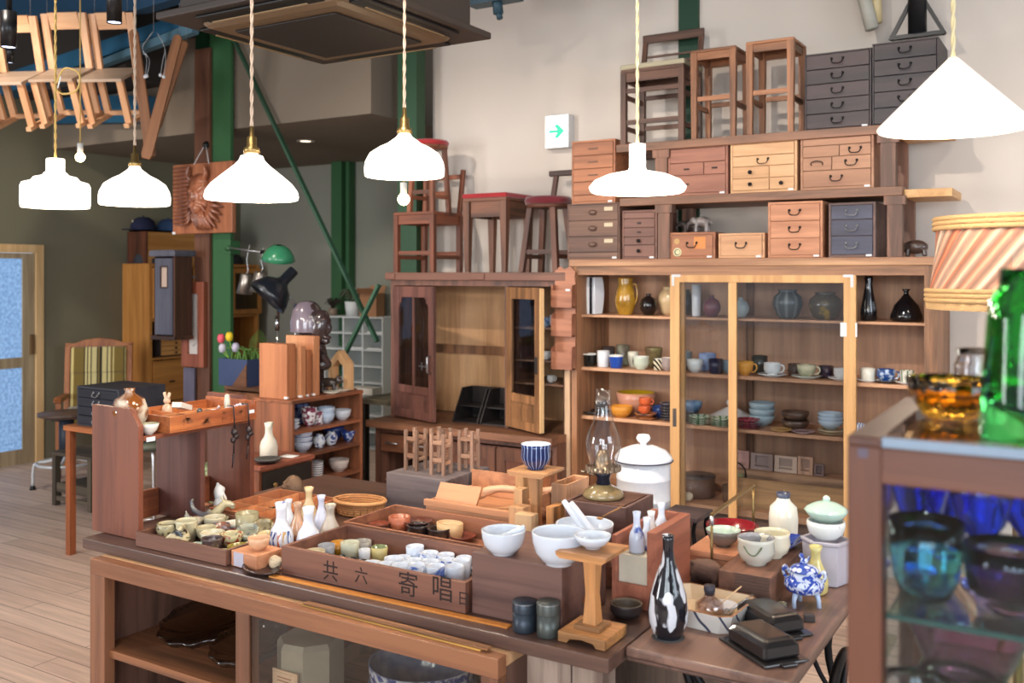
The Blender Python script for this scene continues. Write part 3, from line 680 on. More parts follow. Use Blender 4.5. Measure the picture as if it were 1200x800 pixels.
# black slanted shelf inside
for i, xx in enumerate((-3.50,-3.29)):
    oo = thing('slanted_rack', ['black slanted wooden rack inside the dresser, left one','black slanted wooden rack inside the dresser, right one'][i], 'rack', (xx+.1,5.13,.701), 0, 'black slanted racks in the dresser')
    bm = wood((44,36,34), (24,20,20), axis=0)
    for s in (-.098,.088): MB().prism([(-.11,0),(.12,0),(.12,.21),(.0,.21),(-.11,.02)], s, s+.010, 0).build('side_panel', bm, oo)
    MB().box(-.088,.108,0,.088,.12,.21).build('back_panel', bm, oo)
    for y0, y1, z in ((-.1,.108,.0),(-.045,.108,.095)): MB().box(-.088,y0,z,.088,y1,z+.008).build('shelf', bm, oo)
# cups & plates inside dresser right bay
for i, (px, z, w_, h_, c) in enumerate(((641,1.12,12,9,(230,228,224)),(646,.98,10,8,(226,224,220)),(640,1.32,13,11,(150,170,190)),(648,1.32,8,14,(190,200,206)))):
    p = sy(px,5.15,z); k = dep(p)/FP
    pot('china_cup', ['white cup on the middle shelf behind the right dresser door','white cup on the low shelf behind the right dresser door','blue patterned cup on the top shelf behind the right dresser door','pale cup at the right end of the dresser top shelf'][i], 'cup', p, w_/2*k, h_*k, 'teacup', glaze(c, (90,120,170) if i == 2 else None, 60), handle=(i < 2), group='china cups inside the dresser')
# ================================================================ TALL CABINET (right)
cx0, cx1 = -2.63, -.64; Yf, Yb = 5.0, 5.46
ox, oy = (cx0+cx1)/2, 5.2
o = thing('display_cabinet', 'tall reddish wooden cabinet with shelves of pottery and sliding glass doors', 'cabinet', (ox,oy,0))
wc, wcz, wci = wood(W_CAB, axis=0), wood(W_CAB, axis=2), wood(W_CABIN, (170,128,100), axis=2)
DB().box(cx0,Yf,.0,cx0+.035,Yb,1.69).build('side_panel', wcz, o); DB().box(cx1-.06,Yf,.0,cx1,Yb,1.69).build('side_panel', wcz, o)
DB().box(cx0-.01,Yf-.015,1.69,cx1+.01,Yb,1.73).build('top_board', wood((196,150,108), (150,104,76), axis=0), o, bev=.003)
bk = DB().box(cx0+.035,Yb-.02,.1,cx1-.06,Yb,1.69).build('back_panel', wci, o)
for px in (702,879): DB().box(X(px,5.43)-.02,5.42,.38,X(px,5.43)+.02,5.44,1.69).build('batten', wcz, bk)
for z, t in ((1.405,.014),(1.095,.02),(.808,.02),(.37,.035)):
    DB().box(cx0+.035,5.06,z-t,cx1-.06,5.42,z).build('shelf', wood((206,156,118), (170,122,90), axis=0), o, bev=.002)
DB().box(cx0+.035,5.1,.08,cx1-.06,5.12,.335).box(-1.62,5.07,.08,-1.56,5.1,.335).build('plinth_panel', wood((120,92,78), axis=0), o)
DB().box(cx0+.035,5.0,.0,cx1-.06,5.46,.08).build('base', wcz, o)
DB().box(cx0+.035,4.999,1.64,cx1-.06,5.05,1.69).build('head_rail', wc, o)
DB().box(X(662,4.99),4.985,.0,X(668,4.99),4.998,1.40).build('pale_post', wood((226,190,154),(200,162,126), axis=2), o)
# sliding doors
wy, wyz = wood(W_YEL, (196,146,92), axis=0), wood(W_YEL, (196,146,92), axis=2)
def sdoor(a, b_, y, nm):
    z0, z1 = .15, 1.655; f = DB(); mid = X(858,5.0)
    f.box(a,y,z0,a+.055,y+.026,z1).box(b_-.06,y,z0,b_,y+.026,z1).box(a+.055,y,z1-.055,b_-.06,y+.026,z1).box(a+.055,y,z0,b_-.06,y+.026,z0+.06)
    d = f.build('sliding_door', wyz, o, bev=.002)
    DB().box(mid-.022,y+.003,z0+.06,mid+.022,y+.023,z1-.055).build('muntin', wyz, d)
    DB().box(a+.055,y+.012,z0+.06,b_-.06,y+.015,z1-.055).build('glass', pane((236,238,240), gl=.02), d)
    for xx, s in ((a+.012,1),(b_-.012,-1)):
        DB().box(xx,y-.002,z1-.075,xx+s*.014,y,z1-.012).box(xx+s*.014,y-.002,z1-.026,xx+s*.05,y,z1-.012).build('corner_bracket', plain((200,204,206), .5, .4), d)
    DB().box(a+.018,y-.003,.80,a+.038,y,.90).build('finger_plate', plain((96,88,84), .4, .7), d)
    DB().box(b_-.075,y-.003,1.33,b_-.045,y-.0005,1.40).box(b_-.002,y-.003,1.33,b_+.006,y,1.40).build('paper_label', white_tag, d)
sdoor(X(785,5.0), X(1003,5.0), 5.0, 'outer')
sdoor2 = DB().box(X(796,5.03),5.03,.16,X(796,5.03)+.03,5.052,1.64).build('inner_stile', wyz, o)
def S(px, Y, z, w, h):
    p = sy(px, Y, z+.0006); k = dep(p)/FP; return p, w/2*k, h*k
G1 = 'vases on the top shelf of the tall cabinet'
def sv(name, cat, label, px, w, h, shape, mat, inner=None, Y=5.17, z=1.405, group=G1, **k):
    p, r, hh = S(px, Y, z, w, h); return pot(name, label, cat, p, r, hh, shape, mat, inner, group, **k)
# top shelf
p, r, hh = S(695,5.17,1.405,23,43)
o2 = thing('rectangular_vase', 'white rectangular vase with a black stripe, left end of the top shelf', 'vase', p, 0, G1)
MB().lathe([(0,0),(r*.98,0),(r*1.12,hh*.3),(r*1.2,hh*.55),(r*1.1,hh*.85),(r*.98,hh),(r*.8,hh),(r*.8,hh*.8),(0,hh*.8)], 4, smooth=False, sy=.7).build('body', glaze((232,234,238), rough=.2), o2, rotz=PI/4*0+R(38), bev=.01)
MB().bar((.012,-r*.93,hh*.01),(.0122,-r*.93,hh*.99),.012,.012,up=(0,1,0)).build('stripe', plain((22,24,40), .2), o2)
sv('handled_jug','jug','amber brown glazed jug with one handle on the top shelf',733,25,43,'jug',glaze((172,128,42),(120,84,26),14,.6,.2),handle=True)
sv('round_bottle','bottle','small black bottle with brown foot beside the amber jug',760,21,25,'round',glaze((26,20,20),(90,44,28),9,.7,.05,kind='noise'))
sv('ceramic_jar','jar','beige jar half hidden by the left stile of the glass door',784,26,33,'jar',glaze((196,168,128)), Y=5.25)
sv('glass_jar','jar','clear glass jar behind the door beside the white bottle',803,20,30,'jar',pane((222,232,236), gl=.06), Y=5.3)
sv('white_bottle','bottle','narrow white bottle behind the glass door on the top shelf',816,11,37,'tall',glaze((236,240,242)), Y=5.2)
sv('plum_vase','vase','plum coloured round vase behind the glass door',834,21,25,'round',glaze((126,78,88),(100,60,70),8,.5,.2))
sv('celadon_vase','vase','small pale green vase right of the door muntin',868,20,23,'round',glaze((178,190,188)), Y=5.22)
sv('ribbed_vase','vase','grey ribbed round vase behind the glass on the top shelf',923,35,34,'jar',glaze((72,78,80),(110,116,116),9,.6,.5,kind='radial'))
sv('squat_vase','vase','squat dark vase with a yellow blotch, right of the ribbed vase',967,38,32,'jar',glaze((84,76,66),(150,124,52),11,.62,.04))
sv('slender_vase','vase','tall slender black vase in the right bay of the top shelf',1018,19,52,'slim',glaze((18,18,22),(120,124,130),8,.68,.04))
sv('flask_vase','vase','black wide bellied flask at the right end of the top shelf',1062,36,38,'flask',glaze((16,15,18)))
# second shelf: cups
G2 = 'cups on the second shelf of the tall cabinet'; wt = glaze((236,234,226)); 
def cupz(label, px, w, h, shape, mat, inner=None, Y=5.12, saucer=None, handle=None, nm='tea_cup', sm=None, **k):
    zz = 1.095
    if saucer:
        p, r, hh = S(px, Y, zz, saucer, 3.5); pot('saucer', label.replace('cup', 'saucer', 1) if 'cup' in label else label+' saucer', 'saucer', p, r, hh, 'plate', sm or mat, group='saucers on the second shelf'); zz += hh*.5+.001
    p, r, hh = S(px, Y, zz, w, h); return pot(nm, label, 'cup', p, r, hh, shape, mat, inner, G2, handle=handle, **k)
cupz('black cup with white rim at the left end of the second shelf',691,17,15,'cup',glaze((28,28,26)),wt, rim=wt)
cupz('tall white cup beside the black cup',707,15,19,'tall',glaze((222,222,224)),wt)
cupz('dark cup standing behind the tall white cup',713,16,21,'tall',glaze((64,56,54)), Y=5.27)
cupz('cobalt blue cup with white rim',722,17,15,'cup',glaze((36,74,160)),wt, rim=wt, Y=5.10)
cupz('grey green tall cup in the back behind the blue cup',730,16,24,'tall',glaze((120,128,112),(82,70,60),6,.5,.1), Y=5.27)
cupz('cream round cup half behind the speckled cup',742,13,18,'guinomi',glaze((200,198,180)), Y=5.2)
cupz('pale green cup with a brown lower half',751,20,15,'teacup',glaze((196,202,182),(110,96,90),8,.55,.06),wt, Y=5.11)
cupz('large brown cup at the back of the second shelf',766,21,23,'cup',glaze((96,78,56),(120,110,70),9), Y=5.27)
cupz('cream cup with black diagonal stripes',772,14,13,'cup',glaze((216,206,178),(24,22,20),22,.5,.05,kind='diag'),wt, Y=5.12)
cupz('mauve grey cup beside the door stile',783,16,15,'teacup',glaze((160,144,140)),wt, Y=5.12)
cupz('grey blue cup behind the door stile at the back',802,18,20,'tall',glaze((150,166,172)), Y=5.28)
cupz('white flared cup behind the glass of the left pane',814,20,15,'deep',glaze((226,230,226)),wt, Y=5.11)
cupz('pale blue mug at the back of the left pane',829,20,20,'tall',glaze((142,164,206)), Y=5.25)
cupz('navy cup in front of the pale blue mug',839,17,17,'tall',glaze((28,34,58)), Y=5.11)
cupz('grey blue round cup beside the muntin',853,15,15,'teacup',glaze((112,134,146)), Y=5.16)
cupz('orange yellow mug with a loop handle right of the muntin',873,20,16,'deep',glaze((226,160,66)), Y=5.11, handle=True)
cupz('dark green tall cup behind the yellow mug',890,19,20,'tall',glaze((52,60,56)), Y=5.27)
cupz('white tea cup with handle, its saucer pale',905,20,14,'teacup',glaze((222,224,222)), saucer=35, handle=True)
cupz('dark brown cup behind the two saucers',931,15,14,'tall',glaze((58,44,42)), Y=5.22)
cupz('cream cup with green rim, its saucer footed',945,22,14,'deep',glaze((214,204,168),(96,128,98),6,.55,.06), saucer=36, handle=True, sm=glaze((206,212,200)))
cupz('dark blue flecked mug beside the cream cup',968,18,14,'tall',glaze((34,36,56),(90,100,130),50,.66,.04), Y=5.2, handle=True)
cupz('small white cup by the right stile of the glass door',985,16,12,'teacup',glaze((232,230,226)), saucer=30, handle=True)
cupz('cream cup with red and green marks, leftmost in the right bay',1017,17,14,'tall',glaze((226,220,204),(60,90,60),30,.7,.03), saucer=28, sm=wt)
cupz('blue and white mug in the middle of the right bay',1038,21,14,'teacup',glaze((190,206,226),(36,70,130),34,.46,.06), saucer=30, handle=True, sm=glaze((70,66,66)))
cupz('cream cup with green stripes at the right end',1063,16,14,'tall',glaze((226,220,204),(90,120,90),7,.7,.2,kind='radial'), saucer=30, sm=wt)
# third shelf
G3 = 'bowls and plates on the third shelf of the tall cabinet'; zs = .808
def b3(label, px, w, h, shape, mat, inner=None, Y=5.14, nm='bowl', dz=0, cat='bowl', **k):
    p, r, hh = S(px, Y, zs+dz, w, h); return pot(nm, label, cat, p, r, hh, shape, mat, inner, G3, **k)
def stack(n, label, px, w, h, mat, Y=5.14, nm='plate', cat='plate', shape='plate', mats=None, z=None, sx=1):
    z = zs if z is None else z
    p, r, hh = S(px, Y, z, w, h); step = hh/n; first = None
    for i in range(n):
        pos = ['bottom of the stack','second from the bottom','third from the bottom','fourth from the bottom','fifth from the bottom','sixth from the bottom'][i] if i < n-1 else 'topmost of the stack'
        q = Vector(p); q.z += step*i
        pot(nm, label+', '+pos, cat, q, r, step*(1.0 if i < n-1 else 1.5) if shape == 'plate' else hh*.55, shape, (mats[i] if mats else mat), None, G3, t=step*.3 if shape == 'plate' else .003, sx=sx)
bp = glaze((30,32,36))
b3('black plate at the left front of the third shelf',698,34,4,'plate',bp,nm='plate',cat='plate')
b3('dark plate leaning behind the black plate',702,24,11,'dish',bp,Y=5.3,nm='plate',cat='plate')
b3('amber spouted bowl beside the lamp chimney',728,28,13,'deep',glaze((212,140,48)),Y=5.12)
b3('large pink bowl with yellow inside',745,46,25,'deep',glaze((196,140,116)),glaze((206,168,40)),Y=5.29)
stack(2,'orange rimmed dark plate under the orange cups',757,28,6,glaze((196,120,66),(50,40,44),20,.5,.1),Y=5.11)
p, r, hh = S(755,5.11,.808,15,9)
for i in range(2): pot('orange_cup',['lower orange cup standing on the two plates','upper orange cup stacked on the lower one'][i],'cup',(p.x+(.006 if i else 0),p.y,.808+.034+i*hh*1.02),r,hh,'teacup',glaze((206,96,54)),group=G3,handle=bool(i))
b3('blue bowl between the orange cups and the striped plates',772,17,14,'deep',glaze((44,72,130)),Y=5.2)
stack(6,'dark blue plate in a tall stack left of the door stile',783,21,19,glaze((34,44,70),(96,84,76),60,.5,.1,kind='bands'))
stack(4,'dark slate plate under the light blue bowl',806,30,10,glaze((50,60,72)),Y=5.2)
p, r, hh = S(811,5.2,.808,24,12); pot('bowl','light blue flared bowl standing on slate plates','bowl',(p.x,p.y,.808+.052),r,hh,'deep',glaze((122,156,184),(90,124,160),20),group=G3)
stack(4,'green and white scalloped plate in the left stack',820,27,9,glaze((214,222,196),(92,138,92),9,.5,.2,kind='radial'),Y=5.10)
stack(4,'green and white scalloped plate in the stack by the muntin',846,27,9,glaze((214,222,196),(92,138,92),9,.55,.2,kind='radial'),Y=5.10)
p, r, hh = S(857,5.27,.808,52,17)
o2 = thing('covered_dish','white covered dish with a knob behind the muntin','dish',p,0,G3)
MB().lathe([(0,0),(r*.5,0),(r*.9,hh*.35),(r,hh*.4),(r*.96,hh*.42),(0,hh*.42)],32).build('dish', glaze((226,220,214)), o2)
MB().lathe([(r,hh*.43),(r*.7,hh*.65),(r*.3,hh*.95),(r*.12,hh*1.05),(r*.24,hh*1.3),(r*.2,hh*1.5),(0,hh*1.55)],32).build('lid', glaze((226,220,214)), o2)
stack(4,'crimson fluted plate in the stack right of the muntin',877,28,10,glaze((168,70,80),(120,36,52),10,.5,.3,kind='radial'),Y=5.10)
stack(3,'grey blue bowl in the stack behind the crimson plates',893,30,22,glaze((164,184,190)),Y=5.25,nm='bowl',cat='bowl',shape='deep')
stack(2,'brown bowl with a cream lip mid third shelf',932,32,20,glaze((92,70,58),(180,160,120),7,.62,.05),Y=5.2,nm='bowl',cat='bowl',shape='deep')
b3('flat amber plate in front of the brown bowls',915,27,3,'plate',glaze((206,160,96)),nm='plate',cat='plate',Y=5.09)
b3('flat mauve plate in front of the brown bowls',941,28,3,'plate',glaze((170,140,140)),nm='plate',cat='plate',Y=5.09)
stack(2,'cream plate under the pale blue bowls',974,31,5,glaze((206,186,150)),Y=5.13)
p, r, hh = S(973,5.13,.808,29,18)
for i in range(3): pot('bowl','pale blue bowl by the right door stile, '+['lowest of three','middle of three','top of three'][i],'bowl',(p.x,p.y,.838+i*.02),r,.045,'bowl',glaze((186,202,214)),group=G3)
b3('white cup with blue stripes in the right bay of the third shelf',1006,16,15,'tall',glaze((232,236,240),(60,90,170),14,.5,.2,kind='radial'),nm='tea_cup',cat='cup')
b3('grey bowl at the far end of the third shelf',1050,26,14,'deep',glaze((150,150,146)))
# bottom shelf
G4 = 'pots on the bottom shelf of the tall cabinet'; z4 = .37
p, r, hh = S(818,5.25,z4,40,27)
o2 = thing('lidded_pot','brown lidded pot with a knob handle at the left of the bottom shelf','pot',p,0,G4)
MB().lathe([(0,0),(r*.9,0),(r,hh*.1),(r,hh*.85),(0,hh*.85)],28).build('body', glaze((112,82,66),rough=.5), o2)
MB().lathe([(r*1.02,hh*.85),(r*1.02,hh*.93),(0,hh*.97)],28).build('lid', glaze((84,74,70),rough=.5), o2); MB().box(r*.1,-r*.9,hh*.9,r*.5,-r*.6,hh*1.05).build('handle', glaze((70,60,56),rough=.5), o2)
p, r, hh = S(864,5.2,z4,36,20)
o2 = thing('round_box','round brown wooden box beside the muntin on the bottom shelf','box',p,0,G4)
MB().lathe([(0,0),(r*.85,0),(r,hh*.3),(r*.98,hh),(0,hh)],28).build('body', wood((140,104,84),axis=0), o2)
p2 = Vector(p); p2.z += hh+.001
o3 = thing('tin_can','small greenish tin standing on the round box','tin',p2,0,G4)
MB().lathe([(0,0),(r*.45,0),(r*.45,hh*.75),(0,hh*.75)],20).build('can', plain((170,166,120),.4), o3); MB().tube(smooth([(-r*.6,0,hh*.2),(-r*.5,0,hh*1.0),(0,0,hh*1.35),(r*.5,0,hh*1.0),(r*.6,0,hh*.2)],5),.004,6).build('handle', black_iron, o3)
for i, px in enumerate((796,806)):
    p = sy(px,5.10,z4+.028); q = MB().ell((0,0,0),.03,.012,.026,n=20).build('clam_shell', plain((232,214,180),.4), None, p, 0, rot=(R(-20),0,R(20*i))); tag(q,['cream shell standing behind the other on the bottom shelf','cream shell leaning at the front of the bottom shelf'][i],'shell','shells on the bottom shelf')
q = MB().openbox(X(857,5.12),5.12,z4+.001,X(990,5.12),5.36,z4+.16,.015); q = one(q,'low_wooden_box',wood((206,160,112),axis=0),'long low pale wooden box filling the right of the bottom shelf','box')
bt = MB(); 
q = one(MB().box(X(857,5.2),5.2,z4+.017,X(990,5.2),5.34,z4+.19),'wooden_block',wood((190,146,112),axis=0),'wooden block standing inside the long low box','block')
zt4 = z4+.1915
def frame(label, px, w, h, mat, hole, tl=0):
    p, r, hh = S(px,5.24,zt4,w,h); o3 = thing('framed_tile',label,'frame',p,0,'small frames on the long low box')
    MB().box(-r,-.01,0,-r*.6,.01,hh).box(r*.6,-.01,0,r,.01,hh).box(-r*.6,-.01,0,r*.6,.01,hh*.18).box(-r*.6,-.01,hh*.85,r*.6,.01,hh).box(-r*.6,-.01,hh*.3,r*.6,.01,hh*.38).build('frame', mat, o3)
    MB().box(-r*.6,.002,hh*.18,r*.6,.008,hh*.85).build('backing', hole, o3); o3.rotation_euler.x = R(-4)
frame('pinkish framed tile at the left of the long low box',869,18,20,plain((196,150,136),.5),plain((206,160,146),.5))
frame('grey framed glass panel in the middle of the box',893,26,19,plain((150,128,120),.5),plain((140,122,116),.3))
frame('pale framed glass panel with bright stripes',921,26,19,plain((196,170,150),.5),plain((160,140,128),.2))
frame('wooden frame with two openings at the right of the box',944,17,21,wood((206,160,130),axis=2),plain((150,118,100),.5))
frame('small grey frame leaning at the right end',960,11,14,plain((120,96,90),.5),plain((96,80,76),.5))
# ================================================================ CHESTS ON THE CABINET
zc = 1.7315
def pxchest(name, label, pl, pr, ytop, Yf_, z0, dp, rows, wd, **k):
    a, c = X(pl,Yf_), X(pr,Yf_); z1 = Z((pl+pr)/2,ytop,Yf_); return chest(name,label,a,c,Yf_,Yf_+dp,z0,z1,rows,wd,**k)
o = pxchest('drawer_chest','dark ribbed three drawer chest with paper labels, left end of cabinet top',665,726,238,5.03,zc,.34,[(1,[(1,'cupp')]),(1,[(1,'cupp')]),(1,[(1,'cupp')]),(.35,[(1,)])],((120,86,68),(84,58,48)),hm=plain((110,84,72),.4),fr=.008)
zA = zc+[c for c in o.children if c.name.startswith('carcass')][0].dimensions.z if False else Z(695.5,238,5.03)
w_ = X(726,5.03)-X(665,5.03); hh = zA-zc
for i in range(3):
    z = hh-.008-(hh-.016)*(i+.5)/3.35
    MB().box(w_*.22,-.176,z+.008,w_*.38,-.1745,z+.03).build('paper_label', plain((206,190,160),.6), o)
    for j in range(-4,5): MB().box(-w_/2+.012,-.1755,z+j*.008-.001,w_/2-.012,-.1735,z+j*.008+.001).build('rib', wood((140,100,78),(96,66,52),axis=0), o)
pxchest('drawer_chest','small reddish five drawer chest between the ribbed chest and the bench leg',729,770,246,5.05,zc,.30,[(.7,[(1,)]),(1,[(1,'slot')]),(1,[(1,'slot')]),(.9,[(1,'knob')]),(1.3,[(1,'knob')])],((124,84,70),(96,62,52)),hw=.02)
o = pxchest('wooden_case','brown box with round stickers and a ring handle under the elephants',785,838,272,5.02,zc,.32,[(1,[(1,'ring')])],((170,110,76),(130,80,54)),cat='box')
def discm(o, x, z, r, mat, nm, y=-.165, sq=False):
    m = MB()
    if sq: m.box(x-r,y,z-r,x+r,y+.002,z+r)
    else: m.prism([(x+r*math.cos(2*PI*i/20),z+r*math.sin(2*PI*i/20)) for i in range(20)], y, y+.002, 1)
    return m.build(nm, mat, o)
q = discm(o,-.085,.035,.024,plain((214,206,160),.4),'sticker'); discm(q,-.085,.035,.017,plain((60,60,56),.4),'sticker_disc',-.167); discm(q,-.082,.035,.013,plain((214,206,160),.4),'sticker_disc',-.1685)
discm(o,-.088,.095,.016,plain((190,150,90),.4),'sticker'); discm(o,.045,.085,.033,plain((226,140,70),.4),'sticker',sq=True)
pxchest('wooden_case','pale wooden box with a ring handle beside the stickered box',842,896,273,5.02,zc,.30,[(1,[(1,'ring')])],((220,168,124),(190,138,98)),cat='box')
pxchest('drawer_chest','light reddish three drawer chest with ring handles in the middle of the lower tier',900,964,236,5.02,zc,.36,[(1,[(1,'ring')]),(1,[(1,'ring')]),(1,[(1,'ring')])],((208,146,108),(176,116,82)))
pxchest('drawer_chest','bluish black three drawer chest with ring handles at the right of the lower tier',971,1026,237,5.03,zc,.34,[(.9,[(1,'ring')]),(1,[(1,'ring')]),(1.15,[(1,'ring')])],((74,74,92),(50,48,62)),body=((110,82,74),(80,58,52)),hm=plain((150,150,150),.4,.7))
# benches forming the two upper tiers
def bench(label, pl, pr, Y0, Y1, z0, z1, legs, ext=0):
    a, c = X(pl,Y0), X(pr,Y0); o = thing('low_bench',label,'bench',((a+c)/2,(Y0+Y1)/2,z0),0,'long benches stacked as shelf tiers')
    M = Matrix.Translation((-(a+c)/2,-(Y0+Y1)/2,-z0)); wb, wbz = wood((150,106,80),axis=0), wood((144,100,78),axis=2)
    MB(M).box(a,Y0,z1-.045,c,Y1,z1).build('top', wb, o, bev=.003)
    for l in legs:
        x = X(l,Y0)
        MB(M).box(x-.035,Y0+.01,z0,x+.035,Y0+.06,z1-.046).box(x-.05,Y0+.004,z1-.09,x+.05,Y0+.06,z1-.046).build('leg', wbz, o); MB(M).box(x-.035,Y1-.06,z0,x+.035,Y1-.01,z1-.046).build('leg', wbz, o)
    if ext:
        MB(M).box(c+.001,Y0+.05,z1-.055,X(ext,Y0+.05),Y1-.02,z1-.015).build('end_board', wood((226,178,120),(196,146,92),axis=1), o, bev=.002)
    return o
z1 = Z(960,222,5.0); bench('lower long bench carrying the upper row of drawer chests',726,1057,5.0,5.44,zc,z1,(777,1048),1116)
zB = z1+.001; z2 = Z(900,156,5.0); bench('upper long bench carrying the high stools and dark chests',722,1048,5.0,5.42,zB,z2,(774,1040),1110)
pxchest('drawer_chest','tall reddish chest standing on the ribbed chest, left of the upper tier',670,721,164,5.06,zA+.001,.30,[(1,[(1,'slot')]),(1,[(1,'slot')]),(1,[(1,'slot')]),(1,[(1,'slot')]),(.5,[(1,)])],((176,112,74),(134,82,54)),hw=.06,hm=plain((110,76,56),.5))
pxchest('drawer_chest','reddish brown chest with two small drawers behind the saucer pendant',783,853,171,5.02,zB,.34,[(.95,[(1,)]),(.85,[(1.6,'slot'),(1,'slot')]),(1.2,[(1,'slot',.3)])],((164,108,86),(132,84,66)),hw=.03)
pxchest('drawer_chest','pale wooden chest with round knobs in the middle of the upper tier',856,934,165,5.02,zB,.36,[(.8,[(1,)]),(.7,[(1,'ring')]),(.8,[(1.5,'knob'),(1,)]),(.8,[(1.5,'knob'),(1,'knob')])],((218,170,124),(192,144,100)))
pxchest('drawer_chest','wide brown chest with four iron ring handles at the right of the upper tier',938,1024,158,5.02,zB,.36,[(.5,[(1,)]),(.75,[(1.2,),(1,'ring')]),(.9,[(1,'up'),(1.3,'ring')]),(1.1,[(1,'ring')])],((178,130,98),(146,100,74)))
zT = z2+.001
pxchest('drawer_chest','dark five drawer chest on the upper bench, left of the pair',943,1021,60,5.05,zT,.34,[(1,[(1,'ring')])]*5,((66,50,50),(40,32,34)),fr=.008)
pxchest('drawer_chest','dark five drawer chest partly hidden by the cone lamp, right of the pair',1022,1100,47,5.05,zT,.34,[(1,[(1,'ring')])]*5,((56,44,46),(34,28,32)),fr=.008,tagpos=0)
# stools on the upper bench
redw = (146,98,70)
def pstool(label, name, cat, pl, pr, ytop, Y0, dp, z0, **k):
    a, c = X(pl,Y0), X(pr,Y0); h = Z((pl+pr)/2,ytop,Y0)-z0; return stool(name,label,cat,(a+c)/2,Y0+dp/2,z0,c-a,dp,h,**k)
pstool('dark wooden chair with a pale padded seat and slatted back on the upper bench','padded_chair','chair',727,801,72,5.04,.30,zT,wd=(108,74,58),cushion=plain((176,166,140),.8,bump=.3),back=(.22,((.25,.012),(.42,.012),(.6,.012)),.05),str_z=(.72,.3),leg=.032,group='stools and chairs on the upper bench')
pstool('bare wooden stool next to the padded chair, left of two','tall_stool','stool',809,862,56,5.03,.26,zT,wd=(168,112,76),str_z=(.45,),leg=.036,apron=.04,seat_t=.016,legw2=.028,group='stools and chairs on the upper bench')
pstool('bare wooden stool beside the dark chest, right of two','tall_stool','stool',874,930,46,5.03,.26,zT,wd=(176,118,80),str_z=(.45,),leg=.036,apron=.04,seat_t=.016,legw2=.028,group='stools and chairs on the upper bench')
# stools on the dresser
zd = 1.656; red = plain((176,36,40),.8,sheen=.5); dred = plain((116,22,34),.8,sheen=.5); G5 = 'stools and chairs standing on the dresser'
pstool('plain brown chair at the left end of the dresser top','wooden_chair','chair',461,508,248,5.04,.34,zd,wd=(150,84,56),str_z=(.32,),leg=.034,apron=.06,back=(.30,((.85,.03),),0),group=G5)
a = X(505,5.15); zz = Z(485,248,5.04)+.001
h_ = Z(508,163,5.15)-zz
stool('red_stool','red seated stool with splayed legs stacked on the plain brown chair','stool',a-.05,5.2,zz,.25,.24,h_,(156,92,62),leg=.028,splay=.022,apron=0,str_z=(.3,),cushion=red,rnd=True,cush_h=.035,group=G5)
o = pstool('boxy brown stool with a flat red seat, middle of the dresser top','red_stool','stool',542,593,226,5.03,.34,zd,wd=(138,88,62),str_z=(),leg=.05,apron=.10,cushion=red,legw2=.03,group=G5)
x3 = X(638,5.15); o = stool('round_stool','round stool with dark red seat and low back rail, right on the dresser','stool',x3,5.2,zd,.28,.28,Z(638,229,5.1)-zd,(112,70,52),leg=.034,splay=.04,apron=0,str_z=(.3,),cushion=dred,cush_h=.05,rnd=True,group=G5)
ht = Z(638,229,5.1)-zd
for s in (-.04,.12): MB().bar((s,.12,ht-.05),(s+.01,.16,ht+.15),.03,.022,up=(0,1,0)).build('back_post', wood((92,56,44),axis=2), o)
MB().bar((-.08,.16,ht+.16),(.16,.16,ht+.16),.03,.035).build('back_rail', wood((92,56,44),axis=0), o, bev=.006)
# letter rack on the cabinet corner
zr0, zr1 = Z(662,432,4.97), Z(662,312,4.97); a, c = X(650,4.97), X(674,4.97); wr = wood((178,118,88),(142,88,64),axis=0)
o = thing('letter_rack','three pocket wooden letter rack hanging on the cabinet corner','letter rack',((a+c)/2,4.975,zr0)); hw = (c-a)/2; L = zr1-zr0
MB().prism([(-hw,0),(hw,0),(hw,L*.9),(hw*.9,L*.86),(hw,L*.95),(hw*.5,L),(0,L*.97),(-hw*.5,L),(-hw,L*.95),(-hw*.9,L*.86),(-hw,L*.9)], -.004, .004, 1).build('back_board', wr, o)
for z0 in (.0,.32,.60):
    p = MB().prism([(-hw,L*z0),(hw,L*z0),(hw,L*(z0+.2)),(hw*.8,L*(z0+.17)),(-hw*.8,L*(z0+.17)),(-hw,L*(z0+.2))], -.05, -.042, 1).box(-hw,-.042,L*z0,hw,-.004,L*z0+.006)
    for s in (-1,1): p.box(s*hw,-.042,L*z0,s*(hw-.006),-.004,L*(z0+.22))
    p.build('pocket', wr, o)
MB().box(hw*.45,-.0535,L*.76,hw*.85,-.0505,L*.78).build('price_tag', white_tag, o)
# ================================================================ FAR LEFT
wo, woz = wood((206,142,72),(176,114,52),axis=0), wood((206,142,72),(176,114,52),axis=2)
